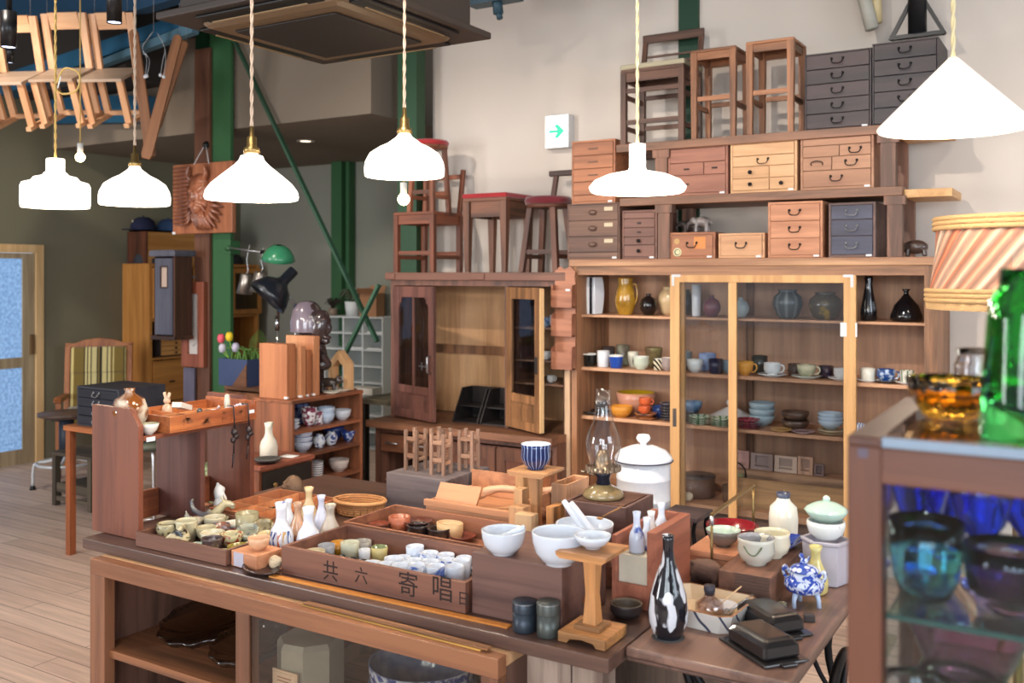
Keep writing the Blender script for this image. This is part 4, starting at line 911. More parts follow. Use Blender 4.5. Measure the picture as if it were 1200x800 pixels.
# storage cabinet against left wall (built facing -Y, turned to face +X)
o = thing('storage_cabinet','tall yellow wooden storage cabinet behind the carved mask against the olive wall','cabinet',(-7.66,6.5,0),PI/2)
W = 1.36; B = lambda: MB(Matrix.Translation((-W/2, 0, 0)))
B().box(0,-.19,0,.03,.2,1.74).box(W-.03,-.19,0,W,.2,1.74).box(.45,-.19,0,.48,.18,1.71).box(.93,-.19,0,.96,.18,1.71).build('side_panel', woz, o)
B().box(.03,-.19,1.71,W-.03,.2,1.74).box(.03,-.19,0,W-.03,.2,.06).box(.03,-.19,1.20,W-.03,.19,1.225).box(.03,-.19,.84,W-.03,.19,.86).build('shelf', wo, o)
B().box(.03,.18,.06,W-.03,.2,1.71).build('back_panel', wood((120,80,46),axis=2), o)
for k in range(3):
    a = .035+k*.47; a2 = a+.41
    d = B().box(a,-.205,1.23,a+.05,-.19,1.70).box(a2-.05,-.205,1.23,a2,-.19,1.70).box(a+.05,-.205,1.23,a2-.05,-.19,1.28).box(a+.05,-.205,1.65,a2-.05,-.19,1.70).build('glass_door', woz, o)
    B().box(a+.05,-.199,1.28,a2-.05,-.196,1.65).build('glass', pane((220,226,220)), d)
    d = B().box(a,-.205,.45,a2,-.19,.83).build('drawer', wo, o, bev=.003); B().box((a+a2)/2-.03,-.215,.62,(a+a2)/2+.03,-.205,.635).build('handle', blackpt, d)
    B().box(a,-.205,.07,a2,-.19,.44).build('drawer', wo, o, bev=.003)
chest('drawer_cabinet','small seven drawer cabinet with black knobs in the open bay of the yellow cabinet',-.17,.17,-.15,.15,0,.34,[(1,[(1,'knob')])]*7,((222,160,92),(190,128,66)),group='drawer units in the yellow cabinet',body=((70,60,54),(50,42,38)),tagpos=0,cat='drawer unit',fr=.01)
q = [x for x in COL.objects if x.name.startswith('drawer_cabinet') and x.type == 'EMPTY'][-1]; q.location = (-7.645,6.13,.862); q.rotation_euler.z = PI/2
o = thing('top_box','yellow wooden box standing on top of the storage cabinet under the caps','box',(-7.70,6.30,1.742),PI/2)
MB().openbox(-.42,-.13,0,.42,.14,.315,.018).box(-.42,-.13,.297,.42,.14,.315).build('body', wood((206,150,84),(180,122,62),axis=0), o); MB().box(-.44,-.131,0,-.42,.14,.30).build('side_panel', wood((110,62,40),axis=2), o)
def cap(px, py, d, r, c, label, z=None):
    p = onx(px, 320, -7.68); p.z = z
    o = thing('baseball_cap', label, 'cap', p, R(250), 'caps on the storage cabinet')
    m = plain(c, .9); MB().lathe([(r,0),(r*1.0,r*.35),(r*.85,r*.75),(r*.5,r*1.02),(0,r*1.1)],24).build('crown', m, o)
    MB().prism([(r*.75*math.cos(a),r*.75*math.sin(a)) for a in [PI*i/10-PI/2 for i in range(11)]][::1]+[(r*.3,r*.9),(r*1.5,r*.65),(r*1.75,0),(r*1.5,-r*.65)][::1][1:], 0, .006, 2).build('brim', m, o)
    MB().ell((0,0,r*1.1), .01, n=8, m=6).build('button', m, o); return o
o = cap(168,268,8.75,.115,(30,34,62),'navy baseball cap on top of the yellow box, left of two',2.058)
MB().ell((.115*.86,0,.075),.004,.018,.02,n=10,m=6).build('emblem', plain((214,206,170),.5), o)
cap(197,268,8.95,.11,(58,84,122),'blue baseball cap on top of the yellow box, right of two',2.058)
cap(172,309,8.62,.115,(64,66,72),'dark grey cap on the cabinet beside the grey clock case',1.742)
cap(273,310,9.55,.10,(34,32,34),'black cap on the cabinet top seen right of the green column',1.742)
# brown board with carved mask, grey clock case, framed panel
wbz = wood((112,72,52),(84,52,38),axis=2); xa, xb = X(228,5.03), X(245.5,5.03)
o = one(MB().box(xa,5.03,0,xb,5.055,Z(237,57,5.03)),'wooden_board',wbz,'tall brown board standing beside the green column','board')
a, c = X(211,4.98), X(237,4.98); z0, z1 = Z(224,430,4.98), Z(224,330,4.98); hw = (c-a)/2; wr = wood((160,88,62),(124,64,44),axis=2)
o = thing('scroll_picture','narrow reddish wooden frame holding a long white paper scroll on the brown board','picture frame',((a+c)/2,5.01,z0)); L = z1-z0
MB().box(-hw,-.02,0,-hw*.45,.018,L).box(hw*.45,-.02,0,hw,.018,L).box(-hw*.45,-.02,L*.86,hw*.45,.018,L).box(-hw*.45,-.02,0,hw*.45,.018,L*.15).build('frame', wr, o, bev=.003)
MB().box(-hw*.45,.0,L*.15,hw*.45,.01,L*.86).build('paper', plain((226,216,208),.6), o)
MB().tube([(-.02,-.002,L*.26),(0,-.002,L*.24),(.015,-.002,L*.28)],.002,4).build('ink_mark', blackpt, o)
a, c = X(215,5.0), X(227.5,5.0); one(MB().box(a,5.0,0,c,5.018,Z(224,431,5.0)),'grey_board',wood((104,98,116),(84,78,92),axis=2),'grey blue board standing under the framed panel','board').name = 'narrow_board'
a, c = X(181,4.80), X(205,4.80); z0, z1 = Z(192,398,4.80), Z(192,293,4.80); hw = (c-a)/2; wg = wood((92,92,104),(72,72,84),axis=2,coat=.3); L = z1-z0
o = thing('clock_case','tall grey lacquered clock case with a small window hanging before the yellow cabinet','clock case',((a+c)/2,4.87,z0))
MB().box(-hw,-.07,.03,-hw*.86,.09,L*.93).box(hw*.86,-.07,.03,hw,.09,L*.93).box(-hw*.86,.07,.03,hw*.86,.09,L*.93).build('body', wood((88,56,42),axis=2), o)
d = MB().box(-hw*.84,-.078,.04,-hw*.3,-.062,L*.91).box(hw*.35,-.078,.04,hw*.84,-.062,L*.91).box(-hw*.3,-.078,.04,hw*.35,-.062,L*.58).box(-hw*.3,-.078,L*.82,hw*.35,-.062,L*.91).build('door', wg, o)
MB().box(-hw*.3,-.070,L*.58,hw*.35,-.066,L*.82).build('window_paper', plain((196,172,156),.5), d); MB().box(-hw*.36,-.081,L*.575,-hw*.28,-.077,L*.825).box(hw*.33,-.081,L*.575,hw*.41,-.077,L*.825).box(-hw*.28,-.081,L*.81,hw*.33,-.077,L*.825).box(-hw*.28,-.081,L*.575,hw*.33,-.077,L*.59).build('window_frame', wood((70,40,34),axis=2), d)
MB().prism([(-hw*1.2,L*.93),(hw*1.25,L*.93),(hw*1.3,L*.96),(hw*1.2,L),(-hw*1.15,L),(-hw*1.25,L*.96)],-.1,.1,1).build('cornice', wg, o, bev=.004)
MB().box(-hw*1.15,-.09,0,hw*1.15,.09,.03).build('base', wood((88,56,42),axis=0), o, bev=.003)
MB().bar((hw*.5,.092,L*.7),(X(229,5.03)+.02-(a+c)/2,.145,L*.7),.02,.02).build('wall_bracket', wood((88,56,42),axis=0), o)
# carved mask relief
a, c = X(197,4.93), X(265,4.93); z0, z1 = Z(230,273,4.93), Z(230,190,4.93); hw = (c-a)/2; L = z1-z0; wm = wood((184,116,80),(146,86,58),axis=2,rough=.35,coat=.4)
o = thing('carved_mask','carved wooden relief of a horned bearded demon face hanging on the brown board','carving',((a+c)/2,4.985,z0),R(2))
MB().box(-hw,0,0,hw,.03,L).box(hw*.86,-.01,0,hw,0,L).build('backing_board', wm, o, bev=.004)
F_ = MB(); cx = -.03
F_.ell((cx,0,L*.56),.125,.06,.16).ell((cx,-.05,L*.52),.028,.035,.05).ell((cx+.062,-.03,L*.50),.034,.03,.036).ell((cx-.055,-.03,L*.50),.030,.028,.034)
F_.ell((cx,-.035,L*.36),.055,.03,.045).ell((cx,-.05,L*.375),.038,.02,.010).ell((cx,-.05,L*.345),.034,.02,.011)
for s in (-1,1):
    F_.tube([(cx+s*.09,-.035,L*.66),(cx+s*.045,-.055,L*.60),(cx+s*.01,-.05,L*.585)],[.012,.018,.012],8)
    F_.ell((cx+s*.045,-.045,L*.575),.018,.012,.009); F_.tube([(cx+s*.02,-.06,L*.41),(cx+s*.07,-.045,L*.38),(cx+s*.10,-.03,L*.28)],[.012,.014,.006],7)
    F_.tube(smooth([(cx+s*.05,-.01,L*.72),(cx+s*.10,-.03,L*.84),(cx+s*.075,-.03,L*.97)],4),[.024,.024,.023,.022,.02,.018,.015,.012,.008],8)
F_.tube([(cx-.08,-.03,L*.70),(cx,-.045,L*.68),(cx+.09,-.03,L*.69)],.014,8)
F_.build('carved_face', wood((170,104,72),(116,66,44),axis=2,rough=.3,coat=.5), o, remesh=.006)
H_ = MB(); random.seed(3)
for i in range(15):
    z = L*(.12+.056*i); H_.tube(smooth([(cx-.08,-.012,z*.8+L*.16),(cx-.12,-.022,z+.01),(-hw*.97,-.008,z+.02)],4),[.010,.012,.014,.015,.015,.014,.012,.009,.005],6)
for i in range(11):
    an = R(-100+i*13); ex, ez = cx+.03+math.cos(an)*.235, L*.44+math.sin(an)*.27
    H_.tube(smooth([(cx+.04+math.cos(an)*.07,-.012,L*.44+math.sin(an)*.08),(cx+.05+math.cos(an)*.13,-.035,L*.43+math.sin(an)*.16),(ex,-.012,max(ez,.03))],4),[.012,.015,.017,.018,.018,.016,.013,.009,.004],7)
for i in range(7):
    x = cx-.04+i*.02; H_.tube(smooth([(x*.8,-.035,L*.32),(x+.02,-.05,L*.2),(x+.05,-.02,L*.05)],4),[.008,.010,.011,.012,.012,.011,.010,.008,.004],6)
H_.build('carved_hair', wood((160,96,66),(104,58,40),axis=2,rough=.3,coat=.5), o)
MB().lathe([(0,0),(.02,0),(.03,-.02),(.014,-.04),(0,-.045)],14,smooth=True).build('hook_knob', blackpt, o).matrix_local = Matrix.Translation((0,.055,L+.14)) @ Matrix.Rotation(R(-90),4,'X')
MB().tube([(-.08,-.01,L-.01),(-.005,.03,L+.14)],.0025,5).tube([(.08,-.01,L-.01),(.005,.03,L+.14)],.0025,5).build('string', white_tag, o)
MB().box(-hw,-.0,.0,-hw+.03,-.004,.016).build('price_tag', white_tag, o)
# green lamp arm on the column, hanging metal cups
p0 = ony(270,290,4.99); p1 = ony(318,297,4.84)
o = thing('wall_lamp','green metal shade lamp on a steel arm fixed to the green column','wall lamp',p0)
d = p1-p0
MB().box(-.035,-.03,-.05,.03,.068,.05).tube([(0,-.03,-.01),(.05,-.06,.0)],.02,10).build('mount', green, o, bev=.004)
MB().tube([(0,0,0),(.02,-.05,0),tuple(d*.8)],.006,8).build('arm', steel, o)
MB().tube([tuple(d*.78),tuple(d)],.016,10).build('joint', blackpt, o)
r = .073; gs = plain((60,140,100),.25,coat=.5)
q = MB().lathe([(.02,.105),(.045,.10),(.08,.075),(.105,.035),(.118,0),(.115,0),(.10,.034),(.076,.07),(.04,.094),(.0,.098)],32).build('lamp_shade', gs, o); q.location = d+Vector((.075,-.01,-.045)); q.rotation_euler = (R(8),R(14),0)
sil = plain((170,160,150),.3,.85)
def hcup(px, py, rx, h, label, top):
    p = ony(px,py,4.93); o = thing('metal_cup',label,'cup',p,0,'metal cups hanging from the lamp arm')
    MB().lathe([(0,h),(rx*.62,h),(rx*.7,h*.95),(rx*.72,h*.6),(rx,0),(rx*.93,0),(rx*.66,h*.6),(0,h*.9)],28).build('cup', sil, o)
    q = Vector((0,0,h)); tz = top[1]; MB().tube(smooth([(0,0,h),(.012,0,h+.03),(-.01,0,(h+tz)/2),(0,0,tz)],4),.003,6).build('hook', steel, o); o.rotation_euler = (0,R(8),R(10))
hcup(286,344,.058,.145,'dull metal cup hanging on a hook, left of the pair under the lamp arm',(0,.36)); hcup(303,342,.068,.145,'wide dull metal cup hanging on a hook, right of the pair',(0,.33))
# desk lamp with black shade (behind the bookshelf)
o = thing('low_cabinet','plain wooden cabinet behind the pottery shelf carrying the planter','cabinet',(-4.52,4.62,0))
MB().box(-.42,-.18,0,-.39,.18,.88).box(.39,-.18,0,.42,.18,.88).box(-.42,-.18,.88,.42,.18,.90).box(-.39,-.18,.06,.39,.16,.08).box(-.39,.16,.08,.39,.18,.88).box(-.39,-.17,.45,.39,.16,.47).build('body', wood((140,92,62),axis=0), o)
for s in (-1,1): MB().box(s*.005,-.2,.09,s*.385,-.182,.87).build('door', wood((150,98,66),axis=2), o, bev=.002)
b0 = sy(343,4.62,.902); k = dep(b0)/FP; P = lambda px, py, Y=4.62: ony(px,py,Y)-b0
o = thing('desk_lamp','articulated desk lamp with a large black shade on a jointed steel arm','desk lamp',b0)
MB().lathe([(0,0),(.09,0),(.09,.02),(.03,.03),(0,.03)],24).build('base', blackpt, o)
MB().tube([(0,0,.03),tuple(P(348,361))],.007,8).tube([tuple(P(348,361)),tuple(P(326,329,4.55))],.008,8).tube([tuple(P(348,361)),tuple(P(354,372))],.008,8).build('arm', steel, o)
MB().ell(tuple(P(348,361)),.025,.02,.03).build('joint', plain((36,54,92),.35), o)
q = MB().lathe([(.03,.20),(.036,.19),(.036,.10),(.055,.08),(.10,.05),(.135,-.02),(.145,-.06),(.14,-.06),(.128,-.02),(.09,.04),(.0,.05)],32).build('lamp_shade', plain((26,30,38),.3,coat=.4), o); q.location = P(320,342,4.5); q.rotation_euler = (R(-35),R(28),0)
b1 = sy(325,4.70,.902)
o = thing('metal_stand','thin chrome rod stand with a brown grip beside the desk lamp','stand',b1)
MB().lathe([(0,0),(.05,0),(.05,.01),(0,.012)],20).tube([(0,0,.01),(0,0,Z(325,380,4.7)-.9)],.006,8).tube([(0,0,Z(325,388,4.7)-.9),(0,0,Z(325,370,4.7)-.9)],.016,10).build('rod', chrome, o)
MB().tube([(.008,0,Z(325,385,4.7)-.9),(.008,0,Z(325,364,4.7)-.9)],.009,8).build('grip', wood((90,50,40),axis=2), o)
# planter with flowers
a, c = X(279,4.62), X(312,4.62); zp = Z(295,421,4.5)-.902
o = thing('flower_planter','dark blue square planter with tulips and trailing greenery','planter',((a+c)/2,4.57,.902)); hw = (c-a)/2
MB().openbox(-hw,-.12,0,hw,.11,zp,.01).build('box', plain((62,76,112),.6), o); MB().box(-hw+.01,-.11,zp-.03,hw-.01,.10,zp-.02).build('soil', plain((50,38,30),.9,bump=.5), o)
MB().prism([(hw*.0,0),(hw*1.0,0),(hw*1.0,zp*.85)],-.128,-.1205,1).build('brace', wood((120,78,54),axis=0), o)
gl_ = plain((92,128,56),.6); random.seed(5)
st_ = MB(); 
for i in range(46):
    x, y = random.uniform(-hw*.6,hw*.95), random.uniform(-.1,.06); a_ = random.uniform(0,6.28); l = random.uniform(.03,.09)
    st_.tube(smooth([(x,y,zp-.02),(x+.3*l*math.cos(a_),y+.3*l*math.sin(a_),zp+l*.7),(x+l*math.cos(a_),y+l*math.sin(a_)*.6,zp+l*.8)],3),[.004,.006,.006,.005,.004,.003,.001],5)
for i in range(7):
    x = .02+i*.012; st_.tube(smooth([(x,0,zp),(x+.02,0,zp+.13+.01*i),(x+.08+.01*i,-.02,zp+.10)],4),.0015,4)
st_.build('foliage', gl_, o)
def tul(dx, dz, c):
    MB().tube([(dx*.6,-.05,zp-.02),(dx,-.07,zp+dz-.02)],.004,6).build('stem', plain((130,170,70),.6), o)
    MB().lathe([(0,-.03),(.018,-.024),(.026,0),(.022,.022),(.012,.034),(0,.02)],14,c=(dx,-.07,zp+dz)).build('bloom', plain(c,.6), o)
tul(-hw*1.25,.125,(236,96,112)); tul(-hw*.65,.14,(240,206,46)); tul(-hw*1.15,.06,(206,200,214)); tul(-hw*.2,.07,(190,184,206))
# white cubby shelf on the rear wall
a, c = X(380,6.95), X(448,6.95); zs1 = Z(415,371,6.95)
o = thing('white_cubby_shelf','white open cubby shelf against the grey rear wall beside the column','shelf',((a+c)/2,7.1,0)); hw = (c-a)/2; wp = plain((226,230,228),.5); sh = MB()
n = 3; 
for i in range(n+1): x = -hw+i*2*hw/n; sh.box(x-.008,-.15,0,x+.008,.14,zs1)
sh.build('upright', wp, o); sh = MB(); dz = .153
for j in range(9):
    z = zs1-j*dz
    if z > 0: sh.box(-hw,-.148,z-.012,hw,.14,z)
sh.box(-hw,.135,0,hw,.145,zs1); sh.build('shelf', wp, o)
for (i, j) in ((1,1),(2,1),(0,2),(2,0),(0,3)):
    x = -hw+(i+.5)*2*hw/n; MB().box(x-.09,-.12,zs1-(j+1)*dz+.001,x+.09,.1,zs1-(j+1)*dz+.014).build('paper_stack', plain((240,240,240),.6), o)
b_ = thing('potted_plant','leafy plant in a white pot on the white cubby shelf','plant',sy(413,7.05,zs1+.001))
MB().lathe([(0,0),(.06,0),(.075,.14),(.068,.14),(.06,.02),(0,.02)],24).build('pot', wp, b_)
lf = MB(); random.seed(9)
for i in range(34):
    a_ = random.uniform(0,6.28); l = random.uniform(.05,.14); lf.tube(smooth([(0,0,.12),(l*.5*math.cos(a_),l*.5*math.sin(a_),.13+l*.9),(l*math.cos(a_),l*math.sin(a_),.12+l*.5)],3),[.004,.008,.012,.012,.010,.006,.001],5)
lf.build('foliage', plain((74,84,62),.6), b_)
b_ = thing('dark_plant','spiky dark plant with pale glass pots, left end of the white cubby shelf','plant',sy(390,7.05,zs1+.001))
MB().lathe([(0,0),(.04,0),(.045,.07),(.04,.07),(0,.02)],16).build('pot', plain((150,130,112),.4), b_); lf = MB()
for i in range(26):
    a_ = random.uniform(0,6.28); l = random.uniform(.05,.13); lf.tube([(0,0,.06),(l*.6*math.cos(a_),l*.4*math.sin(a_),.1+l*.5),(l*1.1*math.cos(a_),l*.6*math.sin(a_),.09+l*.2)],[.004,.009,.001],5)
lf.build('foliage', plain((60,54,44),.7), b_)
q = sy(436,7.08,zs1+.001); o = thing('cardboard_box','open brown cardboard box on the right of the white cubby shelf','box',q,R(10)); cb = plain((176,128,92),.8)
MB().openbox(-.09,-.08,0,.09,.08,.22,.004).build('box', cb, o); MB().bar((-.09,-.08,.22),(-.15,-.1,.24),.16,.004,up=(0,0,1)).bar((0,-.08,.22),(0,-.15,.27),.17,.004).bar((0,.08,.22),(.0,.12,.29),.17,.004).build('flap', cb, o)
# work table seen beside the white shelf
o = thing('work_table','grey wooden work table standing between shelf and dresser','table',(-4.35,5.75,0)); wt_ = wood((150,136,110),axis=0)
MB().box(-.33,-.25,.68,.22,.25,.72).build('top', wt_, o)
for x in (-.3,.18):
    for y in (-.22,.22): MB().box(x-.025,y-.025,0,x+.025,y+.025,.68).build('leg', wood((60,50,44),axis=2), o)
one(MB().box(-.12,-.05,0,.12,.07,.05),'paper_stack',plain((222,214,200),.7),'cream stack of paper on the grey work table','paper',sy(427,5.7,.7215))
# ---- armchair
p = onz(112,540,.0); p = ond(112,480,8.0); p.z = 0
st = D.materials.new('striped_upholstery'); st.use_nodes = True; nt = st.node_tree; b = nt.nodes['Principled BSDF']; L_ = nt.links
tc = N(nt,'ShaderNodeTexCoord'); sp = N(nt,'ShaderNodeSeparateXYZ'); L_.new(tc.outputs['Object'],sp.inputs[0]); cr = N(nt,'ShaderNodeValToRGB'); cr.color_ramp.interpolation = 'CONSTANT'
ml = N(nt,'ShaderNodeMath',operation='MULTIPLY_ADD'); ml.inputs[1].default_value = 2.1; ml.inputs[2].default_value = .5; L_.new(sp.outputs[0],ml.inputs[0]); L_.new(ml.outputs[0],cr.inputs[0])
stops = [(0,(112,92,40)),(.05,(206,186,120)),(.09,(120,98,44)),(.26,(30,26,22)),(.28,(206,190,130)),(.31,(30,26,22)),(.33,(206,190,130)),(.37,(30,26,22)),(.39,(196,182,128)),(.47,(40,34,28)),(.49,(120,100,50)),(.52,(26,22,20)),(.56,(200,184,126)),(.64,(30,26,22)),(.66,(200,186,130)),(.70,(122,100,50)),(.74,(206,190,126)),(.76,(120,98,44)),(.92,(30,26,22)),(.94,(214,196,120)),(.97,(60,46,30))]
e = cr.color_ramp.elements
while len(e) < len(stops): e.new(.5)
for i, (a_, c_) in enumerate(stops): e[i].position = a_; e[i].color = lin(c_)
L_.new(cr.outputs[0], b.inputs['Base Color']); b.inputs['Roughness'].default_value = .95; b.inputs['Sheen Weight'].default_value = .3
o = thing('armchair','high backed armchair with brown and cream striped upholstery by the olive wall','armchair',p,YAW+R(18)); wa = wood((170,104,56),(134,76,38),axis=2)
MB().box(-.24,-.26,.40,.24,.22,.52).build('seat', st, o, bev=.03)
MB(Matrix.Translation((0,.2,.45)) @ Matrix.Rotation(R(-10),4,'X')).box(-.22,-.04,.04,.22,.05,.40).build('back_cushion', st, o, bev=.02)
MB(Matrix.Translation((0,.2,.45)) @ Matrix.Rotation(R(-10),4,'X')).box(-.22,-.055,.34,.22,.06,.57).build('head_cushion', st, o, bev=.02)
fr = MB(Matrix.Translation((0,.2,.45)) @ Matrix.Rotation(R(-10),4,'X'))
fr.box(-.27,-.01,-.3,-.225,.05,.60).box(.225,-.01,-.3,.27,.05,.60).prism([(-.27,.57),(.27,.57),(.27,.61),(.2,.605),(.12,.635),(0,.65),(-.12,.635),(-.2,.605),(-.27,.61)],-.01,.05,1).build('back_frame', wa, o, bev=.006)
for s in (-1,1):
    MB().prism([(-.34,.62),(-.28,.655),(.2,.63),(.2,.60),(-.3,.61)],s*.25-.03,s*.25+.03,0).build('armrest', wa, o, bev=.006)
    MB().box(s*.25-.02,-.28,0,s*.25+.02,-.24,.61).build('leg', wa, o); MB().box(s*.25-.02,.2,0,s*.25+.02,.24,.4).build('leg', wa, o)
# ---- draughting stool with round seat and white ring
p = onz(78,572,0); zt_ = zat(483,p)
o = thing('swivel_stool','tall swivel stool with a round brown top, black post and white steel ring base','stool',p,R(20)); ws = plain((206,206,206),.35,.2)
MB().lathe([(0,zt_-.035),(.15,zt_-.04),(.205,zt_-.02),(.205,zt_),(0,zt_)],36).build('seat', wood((112,84,70),axis=0), o)
MB().tube([(0,0,.22),(0,0,zt_-.03)],.055,16).build('post', plain((40,46,58),.5), o); MB().box(-.12,-.02,zt_-.07,.0,.02,zt_-.045).build('lever', blackpt, o)
MB().tube([(.21*math.cos(2*PI*i/28),.21*math.sin(2*PI*i/28),.20) for i in range(28)],.012,8,closed=True).build('ring', ws, o)
for i in range(4):
    a_ = PI/2*i+.4; MB().tube(smooth([(0,0,.28),(.1*math.cos(a_),.1*math.sin(a_),.22),(.21*math.cos(a_),.21*math.sin(a_),.20),(.235*math.cos(a_),.235*math.sin(a_),.16),(.24*math.cos(a_),.24*math.sin(a_),.03)],4),.012,8).build('leg', ws, o)
    MB().lathe([(0,0),(.025,0),(.016,.03),(0,.03)],12,c=(.24*math.cos(a_),.24*math.sin(a_),0)).build('rubber_foot', blackpt, o)
# ---- small weathered bench
pa = onz(101,600,0); o = thing('small_bench','small weathered grey wooden bench with a low shelf in front of the swivel stool','bench',(pa.x-.19,pa.y+.16,0)); wk = wood((96,84,68),(64,54,44),axis=0,rough=.8); h = .385
MB().box(-.21,-.17,h-.025,.26,.17,h).build('top', wk, o, bev=.004)
for x in (-.18,.22):
    for y in (-.14,.14): MB().box(x-.02,y-.02,0,x+.02,y+.02,h-.025).build('leg', wood((90,78,62),(60,50,40),axis=2,rough=.8), o)
MB().box(-.16,-.12,.14,.20,.14,.16).box(-.16,-.155,.04,.20,-.14,.07).box(-.16,-.15,.10,.20,-.135,.165).build('shelf', wk, o)
# ---- dark little chest on an orange side table
pt = onz(138,500,.76); o = thing('side_table','orange brown side table behind the desk organizer carrying the dark chest','side table',(-4.86,3.62,0),0); wq = wood((190,112,64),axis=0)
MB().box(-.30,-.20,.73,.24,.22,.76).build('top', wq, o, bev=.003)
for x in (-.27,.21):
    for y in (-.17,.19): MB().box(x-.02,y-.02,0,x+.02,y+.02,.73).build('leg', wood((150,84,48),axis=2), o)
pc = sy(139,3.6,.761)
chest('dark_chest','dark blue lacquered chest of small drawers with heart shaped pulls on the side table',pc.x-.19,pc.x+.19,3.46,3.78,.761,Z(139,457,3.45),[(1,[(1,'ring')])]*4,((34,36,48),(22,24,34)),group=None,hm=plain((140,140,144),.4,.6),tagpos=0,body=((52,54,62),(40,42,50)),hw=.05)
# ---- glass topped wire stool seen through the organizer
ps = onz(172,578,.2); ps = ond(172,517,4.9); o = thing('wire_stool','chrome wire stool with a dark round seat seen through the organizer','stool',(ps.x,ps.y,0)); hz = ps.z
MB().lathe([(0,hz-.03),(.11,hz-.035),(.12,hz-.01),(.0,hz)],28).build('seat', plain((70,74,62),.5), o)
for i in range(4):
    a_ = PI/2*i+1.25; MB().tube(smooth([(.05*math.cos(a_),.05*math.sin(a_),hz-.04),(.09*math.cos(a_),.09*math.sin(a_),hz-.07),(.11*math.cos(a_),.11*math.sin(a_),.3),(.14*math.cos(a_),.14*math.sin(a_),0)],4),.009,7).build('leg', steel, o)
for zz_, rr in ((.22,.125),(.36,.11),(.50,.10)): MB().tube([(rr*math.cos(2*PI*i/24),rr*math.sin(2*PI*i/24),zz_) for i in range(24)],.006,6,closed=True).build('ring', steel, o)
q = Vector((ps.x,ps.y,hz+.001)); pot('dark_pot','small dark pot standing on the wire stool','pot',q,.05,.06,'cup',glaze((52,52,48),rough=.4))
# green pot and bits seen between organizer panels
po = thing('plant_stand','low brown stand with a green pot behind the organizer','stand',(-3.34,3.02,0))
MB().box(-.12,-.12,.60,.12,.12,.625).build('top', wood((176,116,84),axis=0), po)
for x in (-.1,.1):
    for y in (-.1,.1): MB().box(x-.012,y-.012,0,x+.012,y+.012,.60).build('leg', wood((120,76,52),axis=2), po)
pot('speckled_pot','pale green speckled pot on the low stand','pot',(-3.36,3.0,.626),.075,.17,'tall',glaze((150,160,128),(96,110,76),60,.5,.1,kind='voronoi'))
# ---- pottery shelf (bowls) facing +X
sx0, sx1, sy0, sy1, szt = -4.10, -3.80, 3.90, 4.50, .94
o = thing('pottery_shelf','open brown shelf unit of bowls with wooden boxes standing on top','shelf',((sx0+sx1)/2,(sy0+sy1)/2,0)); M = Matrix.Translation((-(sx0+sx1)/2,-(sy0+sy1)/2,0)); ws1, ws2 = wood((156,94,62),axis=1), wood((160,98,66),axis=2)
MB(M).box(sx0,sy0,0,sx1,sy0+.02,szt-.02).box(sx0,sy1-.02,0,sx1,sy1,szt-.02).build('side_panel', ws2, o, bev=.002)
MB(M).box(sx0-.003,sy0-.003,szt-.02,sx1+.003,sy1+.003,szt).build('top', ws1, o, bev=.002)
MB(M).box(sx0,sy0+.02,0,sx0+.015,sy1-.02,szt-.02).build('back_panel', wood((120,72,50),axis=2), o)
SZ = [.765,.625,.46,.29]
for z in SZ+[.1]: MB(M).box(sx0+.015,sy0+.02,z-.016,sx1,sy1-.02,z).build('shelf', ws1, o)
G6 = 'bowls and cups on the pottery shelf'; bwp = glaze((214,220,232),(60,84,150),34,.52,.05)
def sb(label, px, z, w, h, shape, mat, inner=None, x=-3.88, name='bowl', cat='bowl', n=1, step=.5, **k):
    p = onx(px,320,x); p.z = z+.0006; kk = dep(p)/FP
    for i in range(n):
        l = label if n == 1 else label+', '+['lowest','second from the bottom','third from the bottom'][i] if i < n-1 or n == 1 else label+', topmost'
        pot(name, l, cat, (p.x,p.y,p.z+i*h*kk*step), w/2*kk, h*kk, shape, mat, inner, G6, **k)
wb_ = glaze((206,212,222))
sb('small grey plate stack at the left of the top bay',346,SZ[0],11,4,'plate',wb_,n=3,step=.9,name='plate',cat='plate')
sb('navy and white bowl at the back of the top bay',352,SZ[0],20,24,'deep',glaze((120,134,176),(50,60,110),30),x=-3.99)
sb('white cup with red and navy rows in the top bay',362,SZ[0],19,22,'deep',glaze((226,222,224),(130,60,80),50,.55,.05,kind='voronoi'),name='cup',cat='cup')
sb('patterned cup beside the red and navy one',373,SZ[0],12,16,'tall',glaze((220,218,222),(120,60,80),60,.55,.05,kind='voronoi'),name='cup',cat='cup')
sb('pale blue bowl in the middle of the top bay',382,SZ[0],21,12,'deep',glaze((186,202,222)),n=2,step=.55)
sb('white bowl at the right of the top bay',401,SZ[0],21,12,'deep',glaze((208,212,220)))
sb('white bowl with blue rings in the second bay',354,SZ[1],25,12,'bowl',glaze((222,226,232),(70,96,160),34,.75,.05,kind='bands'),n=3,step=.5)
for i, px in enumerate((374,388)): sb(['white jug with a blue swirl, left of two in the second bay','white jug with a blue swirl, right of two in the second bay'][i],px,SZ[1],15,16,'jar',glaze((226,230,236),(40,66,140),12,.55,.04,dist=3),name='small_jug',cat='jug',handle=True)
sb('deep blue square bowl at the back of the second bay',391,SZ[1],25,17,'deep',glaze((48,66,128)),x=-3.99)
sb('blue footed cup at the right of the second bay',408,SZ[1],17,13,'bowl',glaze((196,206,226),(44,70,144),30,.45,.05),name='footed_cup',cat='cup')
sb('white cup with stripes at the left of the third bay',372,SZ[2],14,18,'tall',glaze((222,222,220),(90,90,110),24,.7,.05,kind='bands'),name='cup',cat='cup')
sb('white bowl with a red rim in the third bay',397,SZ[2],24,14,'deep',glaze((222,216,208),(150,90,70),30,.85,.03,kind='bands'))
